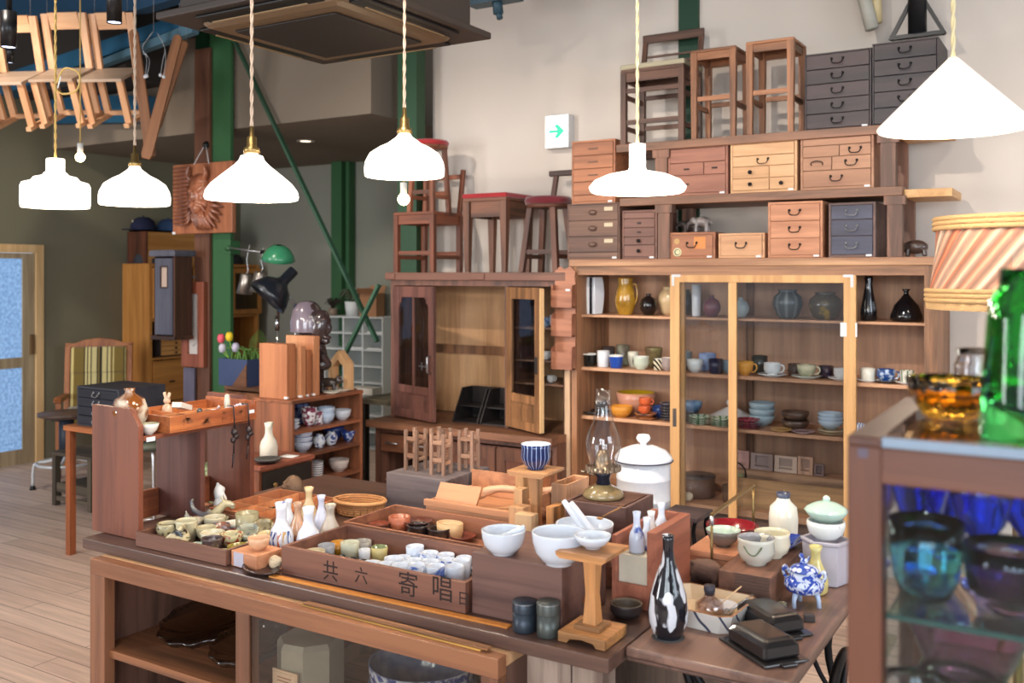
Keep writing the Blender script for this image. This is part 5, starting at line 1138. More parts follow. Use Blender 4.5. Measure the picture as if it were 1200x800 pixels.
sb('blue and red patterned bowl in the lowest bay',398,SZ[3],22,13,'deep',glaze((214,214,224),(90,70,130),40,.5,.05),n=3,step=.45)
sb('pale plate at the left of the lowest bay',380,SZ[3],24,4,'plate',wb_,name='plate',cat='plate')
# wooden boxes standing on the pottery shelf
bl, blz = wood((190,124,84),(156,94,58),axis=2), wood((206,146,104),(176,114,76),axis=2)
def block(label, y0, y1, x0, x1, h, mat, name='wooden_box'):
    o = thing(name, label, 'box', ((x0+x1)/2,(y0+y1)/2,szt+.001), 0, 'wooden boxes standing on the pottery shelf'); w2, d2 = (x1-x0)/2, (y1-y0)/2
    MB().box(-w2,-d2,0,w2,d2,h).build('body', mat, o, bev=.002); MB().box(w2-.02,-d2-.002,.004,w2+.002,-d2+.012,.016).build('price_tag', white_tag, o)
block('large upright wooden box nearest to the tray on the pottery shelf',3.92,3.99,-4.075,-3.86,.31,bl)
block('thin upright wooden board, second from the left on the pottery shelf',4.01,4.05,-4.0,-3.84,.295,blz)
block('thin upright wooden board, third from the left on the pottery shelf',4.062,4.095,-4.0,-3.84,.27,bl)
block('tall pale upright board, last of the row on the pottery shelf',4.115,4.165,-4.06,-3.84,.345,blz)
q = thing('dark_box','small dark box with a pale wooden lid behind the upright boards','box',(-3.98,4.24,szt+.001)); MB().box(-.06,-.05,0,.06,.05,.14).build('body', plain((46,34,32),.4), q); MB().box(-.075,-.06,.14,.075,.06,.165).build('lid', blz, q)
# black carved figure
q0 = Vector((-3.985,4.24,szt+.1665)); o = thing('carved_figure','glossy black carved bust with a domed helmet above the wooden boxes','carving',q0,R(30)); bm_ = plain((58,44,44),.22,coat=.6)
F_ = MB(); F_.ell((.0,0,.26),.085,.09,.12).ell((.065,-.03,.22),.06,.06,.11,rot=(0,R(14),0)).tube([(.03,0,.16),(.05,0,.06),(.03,0,.02)],[.05,.055,.07],12).ell((.12,-.04,.22),.02,.02,.035).ell((.11,-.05,.165),.03,.025,.012).ell((.1,-.045,.14),.03,.03,.02).tube([(.09,-.06,.27),(.13,-.03,.265)],.012,8).ell((.06,0,.0),.07,.07,.04).tube([(.0,.0,.1),(.09,-.05,.05),(.12,-.02,.0)],[.03,.028,.02],8)
F_.build('bust', bm_, o, remesh=.006)
MB().lathe([(.098,.20),(.10,.26),(.085,.33),(.05,.375),(0,.385)],28,c=(-.02,.0,-.005)).build('helmet', plain((120,108,118),.2,coat=.6), o)
def blob(name, cat, label, loc, rotz, shapes, mat, vox, scale=1, group=None, extra=None):
    m = MB(Matrix.Scale(scale,4))
    for s in shapes:
        if s[0] == 'e': m.ell(s[1], *s[2], rot=(s[3] if len(s) > 3 else None))
        else: m.tube(s[1], s[2], 9)
    if extra:
        o = thing(name,label,cat,loc,rotz,group); m.build('body', mat, o, remesh=vox)
        for nm, sh, mt in extra:
            m = MB(Matrix.Scale(scale,4))
            for s in sh: m.ell(s[1], *s[2]) if s[0] == 'e' else m.tube(s[1], s[2], 7)
            m.build(nm, mt, o)
        return o
    return one(m, name, mat, label, cat, loc, rotz, group, remesh=vox)
CAT = [('e',(0,0,.5),(.5,.24,.26)),('e',(.52,0,.62),(.22,.2,.2)),('e',(.68,0,.56),(.12,.1,.09)),('t',[(.3,.14,.45),(.34,.16,.02)],.09),('t',[(.3,-.14,.45),(.34,-.16,.02)],.09),('t',[(-.3,.15,.45),(-.34,.17,.02)],.1),('t',[(-.3,-.15,.45),(-.34,-.17,.02)],.1),('t',[(-.45,0,.6),(-.65,0,.7),(-.7,0,.5)],.05),('e',(.5,.14,.82),(.06,.04,.09)),('e',(.5,-.14,.82),(.06,.04,.09))]
blob('dog_figurine','figurine','small grey and brown dog figurine beside the plates on the pottery shelf',(-3.9,4.31,szt+.001),R(20),CAT,glaze((150,146,146),(60,48,42),9,.5,.08),.004,.115)
for i, (y, x) in enumerate(((4.26,-3.835),(4.38,-3.86))):
    pot('plate',['pale oval plate at the front edge of the pottery shelf top','second pale oval plate beside it near the wooden arch'][i],'plate',(x,y,szt+.001),.055,.014,'plate',glaze((222,214,196)),group='plates on top of the pottery shelf')
o = thing('wooden_arch','pale house shaped wooden arch standing at the end of the pottery shelf','frame',(-3.92,4.44,szt+.001)); w2 = .075
MB().prism([(-w2,0),(-w2+.03,0),(-w2+.03,.14),(0,.185),(w2-.03,.14),(w2-.03,0),(w2,0),(w2,.16),(0,.24),(-w2,.16)],-.03,.03,1).build('arch', wood((226,178,128),(200,150,104),axis=2), o)
# ---- small black fronted cabinet with sake bottle
x0, x1, y0, y1 = -3.66, -3.36, 3.24, 3.60; zt_ = .735
o = thing('small_cabinet','low cabinet with a red brown top and black front beneath the sake bottle','cabinet',((x0+x1)/2,(y0+y1)/2,0))
MB().box(-.15,-.18,0,.14,.18,zt_-.02).build('body', wood((182,104,66),axis=2), o); MB().box(-.155,-.185,zt_-.02,.155,.185,zt_).build('top', wood((150,84,62),axis=1), o, bev=.003)
d = MB().box(.1405,-.165,.02,.152,.165,zt_-.03).build('door', plain((30,28,28),.4), o, bev=.002); MB().ell((.157,-.09,zt_-.1),.006,.015,.012).build('knob', brass, d)
p = onx(315,320,-3.50); p.z = zt_+.001; k = dep(p)/FP
pot('sake_bottle','white sake bottle with a green foot and red brush marks on the small cabinet','bottle',p,10.5*k,41*k,'tokkuri2',glaze((226,220,204),(110,124,84),9,.66,.05,zscale=.5))
p = onx(308,320,-3.42); p.z = zt_+.001; pot('dark_dish','black flat dish on the small cabinet beside the sake bottle','dish',(p.x+.02,p.y+.01,p.z),.07,.022,'plate',glaze((34,32,32),rough=.4))
p = onx(350,320,-3.42); one(MB().box(-.04,-.03,0,.04,.03,.002),'paper_card',white_tag,'white paper card lying on the small cabinet','card',(-3.43,3.5,zt_+.001),R(10))
def clampc(c, r, x0, x1, y0, y1):
    c.x = min(max(c.x,x0+r),x1-r); c.y = min(max(c.y,y0+r),y1-r); return c
# settle the cups so that no two share the same spot
def settle(lst, x0, x1, y0, y1, z, it=80, extra=()):
    P = []
    for px, pyb, w_, h_ in lst:
        c, r = tb(px,pyb,w_,z); h2_ = max(h_-.8*w_*(pyb-HY)/FP, h_*.45); c = clampc(c,r,x0,x1,y0,y1); P.append([c,r,h2_*dep(c)/FP])
    for _ in range(it):
        for i in range(len(P)):
            for j in range(i+1,len(P)):
                v = P[j][0]-P[i][0]; v.z = 0; d = v.length; m = (P[i][1]+P[j][1])*1.02-d
                if m > 0:
                    v = v.normalized() if d > 1e-5 else Vector((1,0,0)); P[i][0] -= v*m/2; P[j][0] += v*m/2
            for c, r in extra:
                v = P[i][0]-c; v.z = 0; m = P[i][1]+r-v.length
                if m > 0: P[i][0] += v.normalized()*m
        for q in P: clampc(q[0],q[1],x0,x1,y0,y1)
    return P
# ================================================================ CENTRAL TABLE
TZ = .75
wt1 = wood(W_TAB,(66,46,40),axis=0,rough=.4,coat=.2)
o = thing('display_table','long dark brown display table covered with pottery boxes','table',(-1.945,2.6,0))
M = Matrix.Translation((1.945,-2.6,0))
MB(M).box(-2.94,2.02,TZ-.036,-.966,3.22,TZ).build('tabletop', wt1, o, bev=.003)
MB(M).box(-2.9,2.03,TZ-.033,-2.86,2.05,TZ-.03).box(-1.23,2.52,0,-.99,3.1,TZ-.037).build('support', wood((120,100,86),axis=2), o)
ws_ = wood((150,130,116),(104,84,72),axis=2,rough=.7)
MB(M).box(-1.19,2.03,0,-1.07,2.07,TZ-.037).box(-1.065,2.03,0,-.985,2.10,TZ-.037).build('leg_board', ws_, o)
for y in (3.1,): MB(M).box(-2.85,y,0,-2.78,y+.07,TZ-.037).build('leg', wood(W_TAB,axis=2), o)
# glass case below
gx0, gx1, gy0, gy1, gz = -2.82, -1.235, 1.965, 2.50, .712
o = thing('glass_case','low wooden case with an open bay and a glass door beneath the display table','display case',(-2.03,2.2,0)); M = Matrix.Translation((2.03,-2.2,0))
wg0, wgz = wood((150,98,66),(116,72,48),axis=0), wood((140,92,64),(104,66,46),axis=2)
MB(M).box(gx0,gy0,gz-.05,gx1,gy0+.04,gz).build('face_rail', wg0, o, bev=.002)
MB(M).box(gx0,gy0,.0,gx0+.075,gy0+.04,gz-.05).box(gx1-.05,gy0,0,gx1,gy0+.04,gz-.05).box(-2.14,gy0,0,-2.085,gy0+.04,gz-.05).build('stile', wgz, o, bev=.002)
MB(M).box(gx0,gy0+.041,gz-.03,gx1,gy1,gz).build('top', wood((226,176,130),(200,150,106),axis=0), o)
MB(M).box(gx0,gy0+.041,0,gx0+.02,gy1,gz-.031).box(gx1-.02,gy0+.041,0,gx1,gy1,gz-.031).build('side_panel', wood((120,86,72),axis=2), o); MB(M).box(gx0+.02,gy1-.02,0,gx1-.02,gy1,gz-.031).build('back_panel', wood((110,76,56),axis=2), o)
MB(M).box(gx0+.02,gy0+.02,.395,-2.14,gy1-.02,.42).box(gx0+.02,gy0+.02,.10,gx1-.02,gy1-.02,.13).build('shelf', wood((150,96,62),axis=0), o)
MB(M).box(-2.085,gy0+.006,.36,gx1-.05,gy0+.012,gz-.05).build('glass', pane((240,238,232),gl=.01), o)
MB(M).box(-2.08,gy0+.06,.36,gx1-.02,gy1-.02,.38).build('shelf', wood((170,130,96),axis=0), o)
# things inside the case
def wavy(n, a): return lambda t, z: 1+a*math.cos(n*t)
gg = pane((206,204,204),.08,0,.10)
for i, (x, y, r, l) in enumerate(((-2.52,2.20,.155,'large scalloped pressed glass plate on the shelf of the low case'),(-2.25,2.13,.12,'smaller scalloped glass dish at the right of the shelf in the low case'))):
    m = MB().lathe([(0,.006),(r*.5,.008),(r*.9,.03),(r,.05),(r*.99,.056),(r*.88,.036),(r*.5,.014),(0,.012)],96,wob=lambda t, z: 1+.035*math.cos(12*t)+.012*math.cos(48*t))
    one(m,'glass_plate',gg,l,'plate',(x,y,.421),group='glass plates in the low case').rotation_euler.x = R(12)
    D.objects['glass_plate'+('' if i == 0 else '.001')].location.z += .03
one(MB().lathe([(0,0),(.05,0),(.10,.03),(.13,.05),(.125,.055),(.09,.036),(0,.01)],48,wob=wavy(6,.09)),'flower_bowl',glaze((190,180,170),(70,60,70),20,.5,.1),'white flower shaped bowl on the lower shelf of the low case','bowl',(-2.52,2.12,.131))
one(MB().lathe([(0,0),(.06,0),(.12,.05),(.117,.055),(.05,.01),(0,.01)],32),'dark_bowl',glaze((70,50,60),(130,110,110),30,.5,.1,kind='voronoi'),'dark patterned bowl on the lower shelf of the low case','bowl',(-2.24,2.12,.131))
o = thing('octagonal_box','white octagonal box with a framed label behind the glass door','box',(-2.0,2.13,.381)); m = MB().lathe([(0,0),(.10,0),(.10,.17),(.09,.185),(0,.19)],8,smooth=False); m.build('body', plain((170,164,154),.3), o, rotz=R(22.5+8))
MB().box(-.052,-.104,.01,.045,-.098,.115).box(-.045,-.106,.017,.038,-.104,.108).build('label', plain((226,196,172),.6), o)
MB().bar((-.02,-.1075,.035),(-.008,-.1075,.06),.004,.002).bar((-.008,-.1075,.06),(-.004,-.1075,.035),.004,.002).bar((.008,-.1075,.06),(.018,-.1075,.06),.004,.002).bar((.018,-.1075,.06),(.012,-.1075,.035),.004,.002).box(-.03,-.1075,.085,.024,-.107,.087).box(-.03,-.1075,.095,.024,-.107,.097).build('label_print', plain((150,70,50),.6), o)
bwl = glaze((196,200,220),(64,76,140),26,.5,.05,dist=1.5)
for i in range(2): pot('big_bowl',['large blue and white bowl behind the glass door, lower of two','large blue and white bowl behind the glass door, upper of two'][i],'bowl',(-1.60,2.15,.381+i*.05),.15,.14,'deep',bwl,glaze((150,160,190),(90,110,160),20,.5,.2),group='big blue and white bowls in the low case')
pot('big_bowl','blue bowl tilted at the right end of the low case','bowl',(-1.37,2.13,.40),.075,.12,'deep',glaze((150,170,206),(60,90,160),20,.5,.1),tilt=(0,R(14),0))
# slats lying around
one(MB().bar(onz(318,674,TZ+.002),onz(597,734,TZ+.002),.022,.004),'bamboo_strip',wood((226,152,70),(196,120,50),axis=0),'long yellow bamboo strip lying along the front edge of the table','strip')
zc_ = gz+.003
for i,(a,c,w_,col,l) in enumerate((((356,707),(566,760),.014,(240,180,90),'pale bamboo strip on the low case top'),((362,704),(578,757),.022,(176,120,78),'brown wooden strip crossing the bamboo strip on the low case top'))):
    p, q = onz(*a,zc_+i*.006), onz(*c,zc_+i*.006); p.y = max(min(p.y,2.0),1.975)+.005*i; q.y = 1.99+.004*i
    one(MB().bar(p,q,w_,.004),'wooden_strip',wood(col,axis=0),l,'strip',group='thin strips on the low case')
# ================================================================ ORGANIZER (left end of the table)
A0, A1 = -2.99, -2.75; wr1, wrz, wry = wood((140,76,48),(108,56,38),axis=0,coat=.2), wood((128,72,50),(98,52,38),axis=2,coat=.2), wood((156,88,54),(120,64,42),axis=1,coat=.2)
o = thing('desk_organizer','reddish wooden desk organizer with three upright panels and a shelf','organizer',(-2.87,2.4,TZ+.001)); M = Matrix.Translation((2.87,-2.4,0)); zt_ = 1.19-TZ; zs_ = 1.095-TZ
MB(M).prism([(A0-.005,0),(A1+.005,0),(A1+.005,zt_-.055),(A1-.045,zt_),(A0-.005,zt_)],2.095,2.115,1).build('end_panel', wrz, o, bev=.002)
MB(M).prism([(A0,0),(A1,0),(A1,zs_-.016),(A0,zs_-.016)],2.36,2.38,1).build('middle_panel', wood((120,76,66),(92,56,50),axis=2), o)
MB(M).prism([(A0,0),(A1,0),(A1,zt_-.055),(A1-.045,zt_-.01),(A0,zt_-.01)],2.60,2.62,1).build('end_panel', wrz, o, bev=.002)
MB(M).box(A0,2.116,zs_-.015,A1,2.599,zs_).box(A0,2.116,0,A0+.015,2.359,.10).box(A0,2.381,0,A0+.015,2.599,.10).build('shelf', wry, o)
MB(M).box(A1,2.13,zs_-.02,A1+.002,2.165,zs_-.005).build('price_tag', white_tag, o)
ztr = TZ+.001+zs_+.001
o = thing('small_parts_tray','shallow old wooden tray of small trinkets on top of the organizer','tray',(-2.86,2.42,ztr)); M = Matrix.Translation((2.86,-2.42,0)); wtr = wood((196,120,68),(140,72,40),axis=1,rough=.4)
h = .058; x0, x1, y0, y1 = -2.985, -2.715, 2.20, 2.597
t_ = MB(M).box(x0,y0,0,x1,y1,.006).box(x0,y0,.006,x1-.0,y0+.01,h).box(x0,y1-.01,.006,x1,y1,h+.012).box(x0,y0+.01,.006,x0+.01,y1-.01,h).box(x1-.01,y0+.01,.006,x1,y1-.01,h).build('tray', wtr, o, bev=.0015)
dv = MB(M); 
for yy in (2.33,2.45): dv.box(x0+.01,yy,.006,x1-.01,yy+.005,h-.012)
dv.box((x0+x1)/2,y0+.01,.006,(x0+x1)/2+.005,y1-.01,h-.014).build('divider', wood((220,150,96),axis=1), o)
MB(M).box(x1,2.56,.025,x1+.002,2.585,.038).build('price_tag', white_tag, o)
fb = D.curves.new('brush_writing','FONT')
def writing(text, size, parent, mat, M_):
    c = D.curves.new('brush_writing','FONT'); c.body = text; c.size = size; c.extrude = .0004; c.align_x = 'CENTER'; c.align_y = 'CENTER'
    t = D.objects.new('brush_writing', c); COL.objects.link(t); bpy.context.view_layer.update()
    me = D.meshes.new_from_object(t.evaluated_get(bpy.context.evaluated_depsgraph_get())); D.objects.remove(t)
    q = D.objects.new('brush_writing', me); COL.objects.link(q); me.materials.append(mat); q.parent = parent; q.matrix_local = M_; return q
ink = plain((44,30,26),.8)
def scrawl(n, w_, h_, parent, M_, sd):
    random.seed(sd); m = MB(M_)
    for i in range(n):
        x, z = random.uniform(-w_/2,w_/2), random.uniform(-h_/2,h_/2); a_ = random.choice((0,PI/2,.5,2.4)); l = random.uniform(.006,.014)
        m.box(x-l*abs(math.cos(a_))-.001,-.0006,z-l*abs(math.sin(a_))*.7-.001,x+l*abs(math.cos(a_))+.001,0,z+l*abs(math.sin(a_))*.7+.001)
    m.build('brush_marks', plain((140,84,52),.8), parent)['kind'] = 'stuff'
for i, yy in enumerate((2.27,2.36,2.44,2.52)): scrawl(7,.03,.03,o,M @ Matrix.Translation((x1+.0006,yy,.032)) @ Matrix.Rotation(PI/2,4,'Z'),i)
zi = ztr+.0075
# trinkets
def onX(px, py, z): return onz(px, py, z)
G7 = 'trinkets in the organizer tray'
p = onz(197,492,zi+.03)
mb_ = MB().box(-.045,-.016,0,.045,.016,.014)
o = thing('match_box','red and white striped long box lying across the tray rim','box',(-2.775,2.30,ztr+h+.012),R(-62),G7); MB().box(-.05,-.017,0,.05,.017,.018).build('box', plain((236,228,216),.5), o); MB().box(-.048,-.016,.018,.048,-.010,.0188).box(-.048,.010,.018,.048,.016,.0188).box(-.048,-.0176,.003,.048,-.017,.008).build('red_stripe', plain((206,60,50),.5), o); MB().box(-.035,-.004,.0188,.035,.004,.0192).build('label_print', plain((200,70,60),.5), o)
o.rotation_euler = (0,R(-14),R(-62))
for i, (x, y, c, l) in enumerate(((-2.80,2.40,(70,66,66),'small round grey stopper standing in the tray'),(-2.775,2.43,(60,56,58),'dark round pebble bead in the tray'),(-2.765,2.465,(200,200,204),'white and dark bead beside the pebble'),(-2.84,2.27,(210,180,160),'pale pink round trinket near the vase'),(-2.80,2.26,(206,176,150),'small cream trinket at the tray front'))):
    one(MB().ell((0,0,.018),.017,.017,.018,n=14).ell((0,0,.04 if i == 0 else .02),.011),'round_trinket',glaze(c,(30,30,34) if i == 2 else None,60),l,'trinket',(x,y,zi),group=G7)
random.seed(11)
for i in range(14):
    x, y = random.uniform(-2.84,-2.735), random.uniform(2.47,2.575); a_ = random.uniform(0,3.1)
    one(MB().lathe([(0,-.028),(.004,-.028),(.006,0),(.004,.028),(0,.028)],8),'chopstick_rest',glaze((226,222,226),(110,80,120),120,.55,.1),'small white patterned chopstick rest in the tray pile','chopstick rest',(x,y,zi+.012+.0028*i),group='chopstick rests piled in the tray').rotation_euler = (R(80+random.uniform(-12,12)),0,a_)
one(MB().lathe([(0,0),(.010,0),(.011,.06),(.009,.085),(0,.09)],14),'white_rod',glaze((206,200,184)),'upright cream rod standing in the right end of the tray','rod',(-2.80,2.53,zi),group=G7)
for i, yy in enumerate((2.475,2.545)):
    o = thing('netsuke_cord',['dark netsuke charm on a cord over the tray side, nearer one','dark netsuke charm on a cord over the tray side, farther one'][i],'charm',(x1+.009,yy,ztr+h),0,'netsuke charms hanging over the tray'); dkc = plain((52,40,40),.4)
    L_ = .17-.02*i
    MB().tube([(-.03,0,.004),(0,0,.006),(.004,0,-.03),(.004,.002,-.08)],.003,6).tube([(.004,.002,-.08),(.004,-.002,-L_)],.003,6).tube([(.004,-.002,-L_),(.004,-.010,-L_-.05)],[.004,.002],6).build('cord', dkc, o)
    MB().ell((.006,0,-.09),.012,.013,.015).ell((.008,.006,-.105),.011,.012,.012).ell((.006,-.006,-.118),.010,.011,.012).build('charm', dkc, o)
# vase, bowl and little animals on the organizer
c = Vector((-2.87,2.155,ztr)); 
pot('glazed_vase','round cream vase with brown dripping glaze behind the organizer end panel','vase',c,.062,.152,'round',glaze((214,200,180),(128,72,30),14,.5,.07,dist=.4),t=.004)
pot('small_bowl','white footed bowl with a greenish rim on the organizer shelf','bowl',(-2.772,2.158,ztr),.034,.038,'bowl',glaze((232,226,216)),glaze((160,156,130)))
for i, (px, pt_, col, l) in enumerate(((122,452,(206,120,90),'small pink figurine before the dark chest'),(193,450,(222,190,160),'cream flower shaped ornament behind the tray'))):
    p = ond(px,478,3.75 if i else 3.55); one(MB().ell((0,0,.03),.02,.02,.03).ell((0,0,.07),.013).tube([(0,0,.06),(.015,0,.1)],.006,6).tube([(0,0,.06),(-.015,0,.1)],.006,6),'small_figurine',glaze(col),l,'figurine',(A0+.03,2.20-.015,ztr+.001) if not i else (-2.955,2.38,ztr+.0075),group=None)
# ================================================================ TRAY OF SAKE CUPS
def tray(name, label, x0, x1, y0, y1, h, wd, t=.012, rotz=0, z=TZ+.001, cat='tray', div=None):
    o = thing(name,label,cat,((x0+x1)/2,(y0+y1)/2,z),rotz); w2, d2 = (x1-x0)/2, (y1-y0)/2; ma = wood(*wd,axis=0) if isinstance(wd[0],tuple) else wood(wd,axis=0)
    MB().openbox(-w2,-d2,0,w2,d2,h,t,.006).build('box', ma, o, bev=.0012)
    if div:
        dv = MB(); nx, ny = div
        for i in range(1,nx): x = -w2+t+(2*w2-2*t)*i/nx; dv.box(x-.003,-d2+t,.006,x+.003,d2-t,h-.004)
        for j in range(1,ny): y = -d2+t+(2*d2-2*t)*j/ny; dv.box(-w2+t,y-.003,.006,w2-t,y+.003,h-.005)
        dv.build('dividers', wood((222,150,100),(190,118,74),axis=0), o)
    return o
tray('cup_tray','brown wooden tray full of small sake cups at the left of the table',-2.70,-2.275,2.05,2.37,.047,((128,86,68),(92,60,48)))
zt_ = TZ+.008; cream = (216,204,170)
G8 = 'small sake cups in the left tray'
cups = [(101+68,598,12,10,'cup',(176,170,140),(96,90,60)),(187,602,22,20,'tall',(160,150,116),None),(174,612,22,16,'guinomi',(180,168,132),(70,60,46)),(191,616,22,14,'bowl',(172,160,128),(120,100,60)),
 (222,622,22,19,'cup',(206,196,162),None),(238,608,20,14,'bowl',(190,176,140),None),(240,597,22,14,'cup',(216,204,174),None),(252,610,22,15,'cup',(210,198,166),None),(221,598,18,12,'tall',(110,100,110),(150,90,60)),
 (247,615,16,12,'bowl',(208,198,176),None),(239,622,18,11,'bowl',(230,222,200),None),(266,614,24,6,'dish',(52,64,100),(60,90,70)),(279,619,22,12,'bowl',(232,226,210),None),(296,620,22,12,'cup',(62,36,32),(180,100,80)),
 (303,629,20,10,'bowl',(206,194,164),None),(297,636,20,13,'bowl',(206,190,146),None),(277,637,24,15,'bowl',(170,168,146),(110,114,110)),(200,641,24,17,'cup',(206,190,150),(30,28,26)),(174,638,22,8,'dish',(228,216,184),None),
 (258,640,24,16,'bowl',(196,186,140),(150,50,34)),(235,648,22,16,'cup',(70,54,52),(100,80,76)),(212,650,20,10,'bowl',(190,206,190),None),(263,654,24,12,'tall',(150,132,60),None),(284,643,20,8,'dish',(228,212,180),None),(247,658,20,9,'dish',(206,196,150),None)]
dsc = ['greenish','olive grey','dark marked grey','shallow tan','cream straight sided','tan','pale cream','cream','grey brown','small ivory','low ivory','navy and green shallow','white','dark red brown','light cream','yellowish','grey glazed','black brushed cream','flat cream','red and cream','dark brown','pale green','mustard rimmed','flat pale','flat yellowish']
where = ['at the far left corner','in the back row beside the panel','in the left column','leaning at the left front','in the centre of the left half','behind the tall cream cup','in the back row','near the middle back','beside the dragon figurine','in the middle row','in the middle','right of the middle','at the right back','in the right back corner','at the right edge','right of the grey cup','at the right front','lying tilted at the left front','in the left front corner','in the front middle','in the front row','left of the dark front one','in the right front corner','under the rim on the right','at the very front']
for i, (c, r, hh_) in enumerate(settle([(q[0],q[1],q[2]*1.12,q[3]) for q in cups],-2.685,-2.29,2.064,2.355,zt_,extra=[(Vector((-2.665,2.325,0)),.04)])):
    px, pyb, w_, h_, sh, c1, c2 = cups[i]
    o = pot('sake_cup',dsc[i]+' sake cup '+where[i]+' of the left tray','sake cup',c,r,max(hh_*1.75,.014),sh,glaze(c1,c2,30,.55,.06,.25,dist=1) if c2 else glaze(c1,rough=.25),group=G8,t=.004)
    if i == 17: o.rotation_euler = (R(0),R(-38),R(30)); o.location.z += .012
    if i in (3,16): o.rotation_euler = (R(18),R(10),0); o.location.z += .006
# dragon and white figure, face behind them
DR = [('e',(0,0,.35),(.45,.2,.2)),('t',[(.2,0,.4),(.5,0,.75),(.6,0,.85)],[.2,.16,.14]),('e',(.72,0,.86),(.24,.13,.13)),('e',(.92,0,.82),(.12,.1,.07)),('e',(.92,0,.70),(.1,.08,.04)),('t',[(.6,.08,.95),(.5,.1,1.15),(.56,.1,1.25)],[.05,.04,.02]),('t',[(.6,-.08,.95),(.5,-.1,1.15),(.56,-.1,1.25)],[.05,.04,.02]),('t',[(-.3,0,.4),(-.6,.0,.6),(-.7,0,.9),(-.6,0,1.0)],[.14,.11,.08,.05]),('t',[(.2,.15,.3),(.35,.22,.0)],.08),('t',[(.2,-.15,.3),(.35,-.22,.0)],.08),('t',[(-.25,.15,.3),(-.25,.2,.0)],.08),('t',[(-.25,-.15,.3),(-.25,-.2,.0)],.08),('e',(.25,0,.62),(.08,.05,.12)),('e',(0,0,.55),(.1,.05,.12))]
c, r = tb(212,598,40,zt_)
blob('dragon_figurine','figurine','horned grey and cream dragon figurine standing at the back of the left tray',(-2.665,2.355-.03,zt_+.0),R(25),DR,glaze((206,190,150),(96,92,96),9,.52,.05),.004,.095)
o = one(MB(Matrix.Scale(.066,4)).ell((0,0,.3),.2,.2,.3).ell((0,0,.75),.16,.16,.22).ell((.3,0,.3),.16,.16,.3).ell((.3,0,.7),.12,.12,.2).tube([(0,0,.9),(-.1,0,1.1)],.06,7),'grey_figurine',glaze((150,146,132),(110,104,80),9),'small grey green upright figurine left of the dragon','figurine',(-2.672,2.235,zt_),remesh=.003)
o = one(MB(Matrix.Scale(.12,4)).ell((0,0,.3),.22,.2,.3).ell((-.05,0,.7),.17,.16,.26).tube([(-.05,0,.8),(-.14,0,1.0)],[.1,.04],8).ell((.12,0,.42),.12,.14,.3).ell((.02,.1,.8),.08,.05,.1),'white_figurine',plain((226,224,220),.4),'white rough porcelain figure standing right of the organizer middle panel','figurine',(-2.77,2.47,TZ+.001),remesh=.004)
o = one(MB(Matrix.Scale(.095,4)).ell((0,0,.5),.6,.4,.5).ell((0,-.35,.55),.16,.18,.16).ell((-.25,-.32,.68),.1,.08,.06).ell((.25,-.32,.68),.1,.08,.06).tube([(-.25,-.38,.32),(0,-.42,.28),(.25,-.38,.32)],.06,7),'stone_head',plain((112,86,66),.8,bump=.6),'brown carved stone head lying behind the compartment tray','carving',(-2.72,2.80,TZ+.001),R(-30),remesh=.004)
o = tray('compartment_tray','wooden tray divided in compartments behind the sake cup tray',-2.735,-2.425,2.385,2.74,.052,((176,112,76),(140,84,56)),div=(3,3),t=.01)
for i, (x, y, c, l) in enumerate(((-2.66,2.68,(170,150,90),'mossy beads in the far left compartment'),(-2.66,2.54,(210,180,190),'small pink pieces in the left middle compartment'),(-2.48,2.45,(200,80,70),'red and white piece in the front compartment'),(-2.47,2.68,(190,160,120),'tan beads in a right compartment'))):
    m = MB(); random.seed(i)
    for q in range(5): m.ell((random.uniform(-.025,.025),random.uniform(-.025,.025),.008+.003*q),.012,.009,.008,n=8,m=6)
    one(m,'bead_heap',glaze(c),l,'beads',(x,y,TZ+.008)).__setitem__('kind','stuff')
for i, (x, y) in enumerate(((-2.57,2.56),(-2.57,2.68))):
    blob('toy_animal','figurine',['black toy animal lying in the middle compartment','small black toy animal in the back compartment'][i],(x,y,TZ+.008),R(30+60*i),CAT,plain((30,26,28),.5),.0025,.045 if not i else .03)
# small box with tan bowl at the tray corner
o = thing('small_box','small pale wooden box in front of the tray corner under a tan bowl','box',(-2.205,2.105,TZ+.001),R(-4)); MB().box(-.058,-.045,0,.058,.06,.048).build('box', wood((214,150,110),(176,112,78),axis=0), o, bev=.002); MB().box(-.045,-.0462,.003,.0,-.045,.045).build('paper_label', plain((190,184,196),.6), o)
pot('sake_cup','tan sake cup standing on the small pale box','sake cup',(-2.195,2.11,TZ+.0502),.034,.038,'deep',glaze((220,172,134)),t=.004)
blob('white_pebble','figurine','small cream and black clay animal between the small box and the big tray',onz(328,672,TZ+.001)+Vector((-.04,.02,0)),0,[('e',(0,0,.5),(.5,.4,.5)),('e',(.4,0,.7),(.25,.25,.25))],glaze((214,190,156),(60,56,60),40,.62,.05),.004,.045)
# ================================================================ SAKE BOTTLES
G9 = 'ceramic sake bottles behind the big tray'
sometsuke = glaze((226,226,232),(66,82,140),30,.52,.05,dist=2)
bot = [(327,636,30,60,'tokkuri2',glaze((224,224,230),(80,100,160),16,.70,.04),'squat white bottle with painted blue and orange panels, leftmost of the group'),
 (339,628,18,40,'tokkuri',glaze((222,224,230)),'plain white bottle behind the painted ones'),
 (350,634,22,50,'tokkuri',glaze((206,160,128),(120,60,44),16,.55,.06),'red necked bottle with green and blue painted stripes'),
 (361,636,29,54,'tokkuri2',glaze((226,230,240),(90,110,180),9,.72,.03),'white bottle with one round blue crest in front of the group'),
 (358,610,22,48,'tokkuri',glaze((216,186,140)),'tan sake bottle standing at the back of the group'),
 (374,612,20,46,'tokkuri',glaze((206,208,226)),'pale lilac bottle with a wide mouth at the back right'),
 (381,628,27,50,'tokkuri',glaze((180,164,146),(206,196,184),12,.6,.2),'grey beige sake bottle, rightmost of the group')]
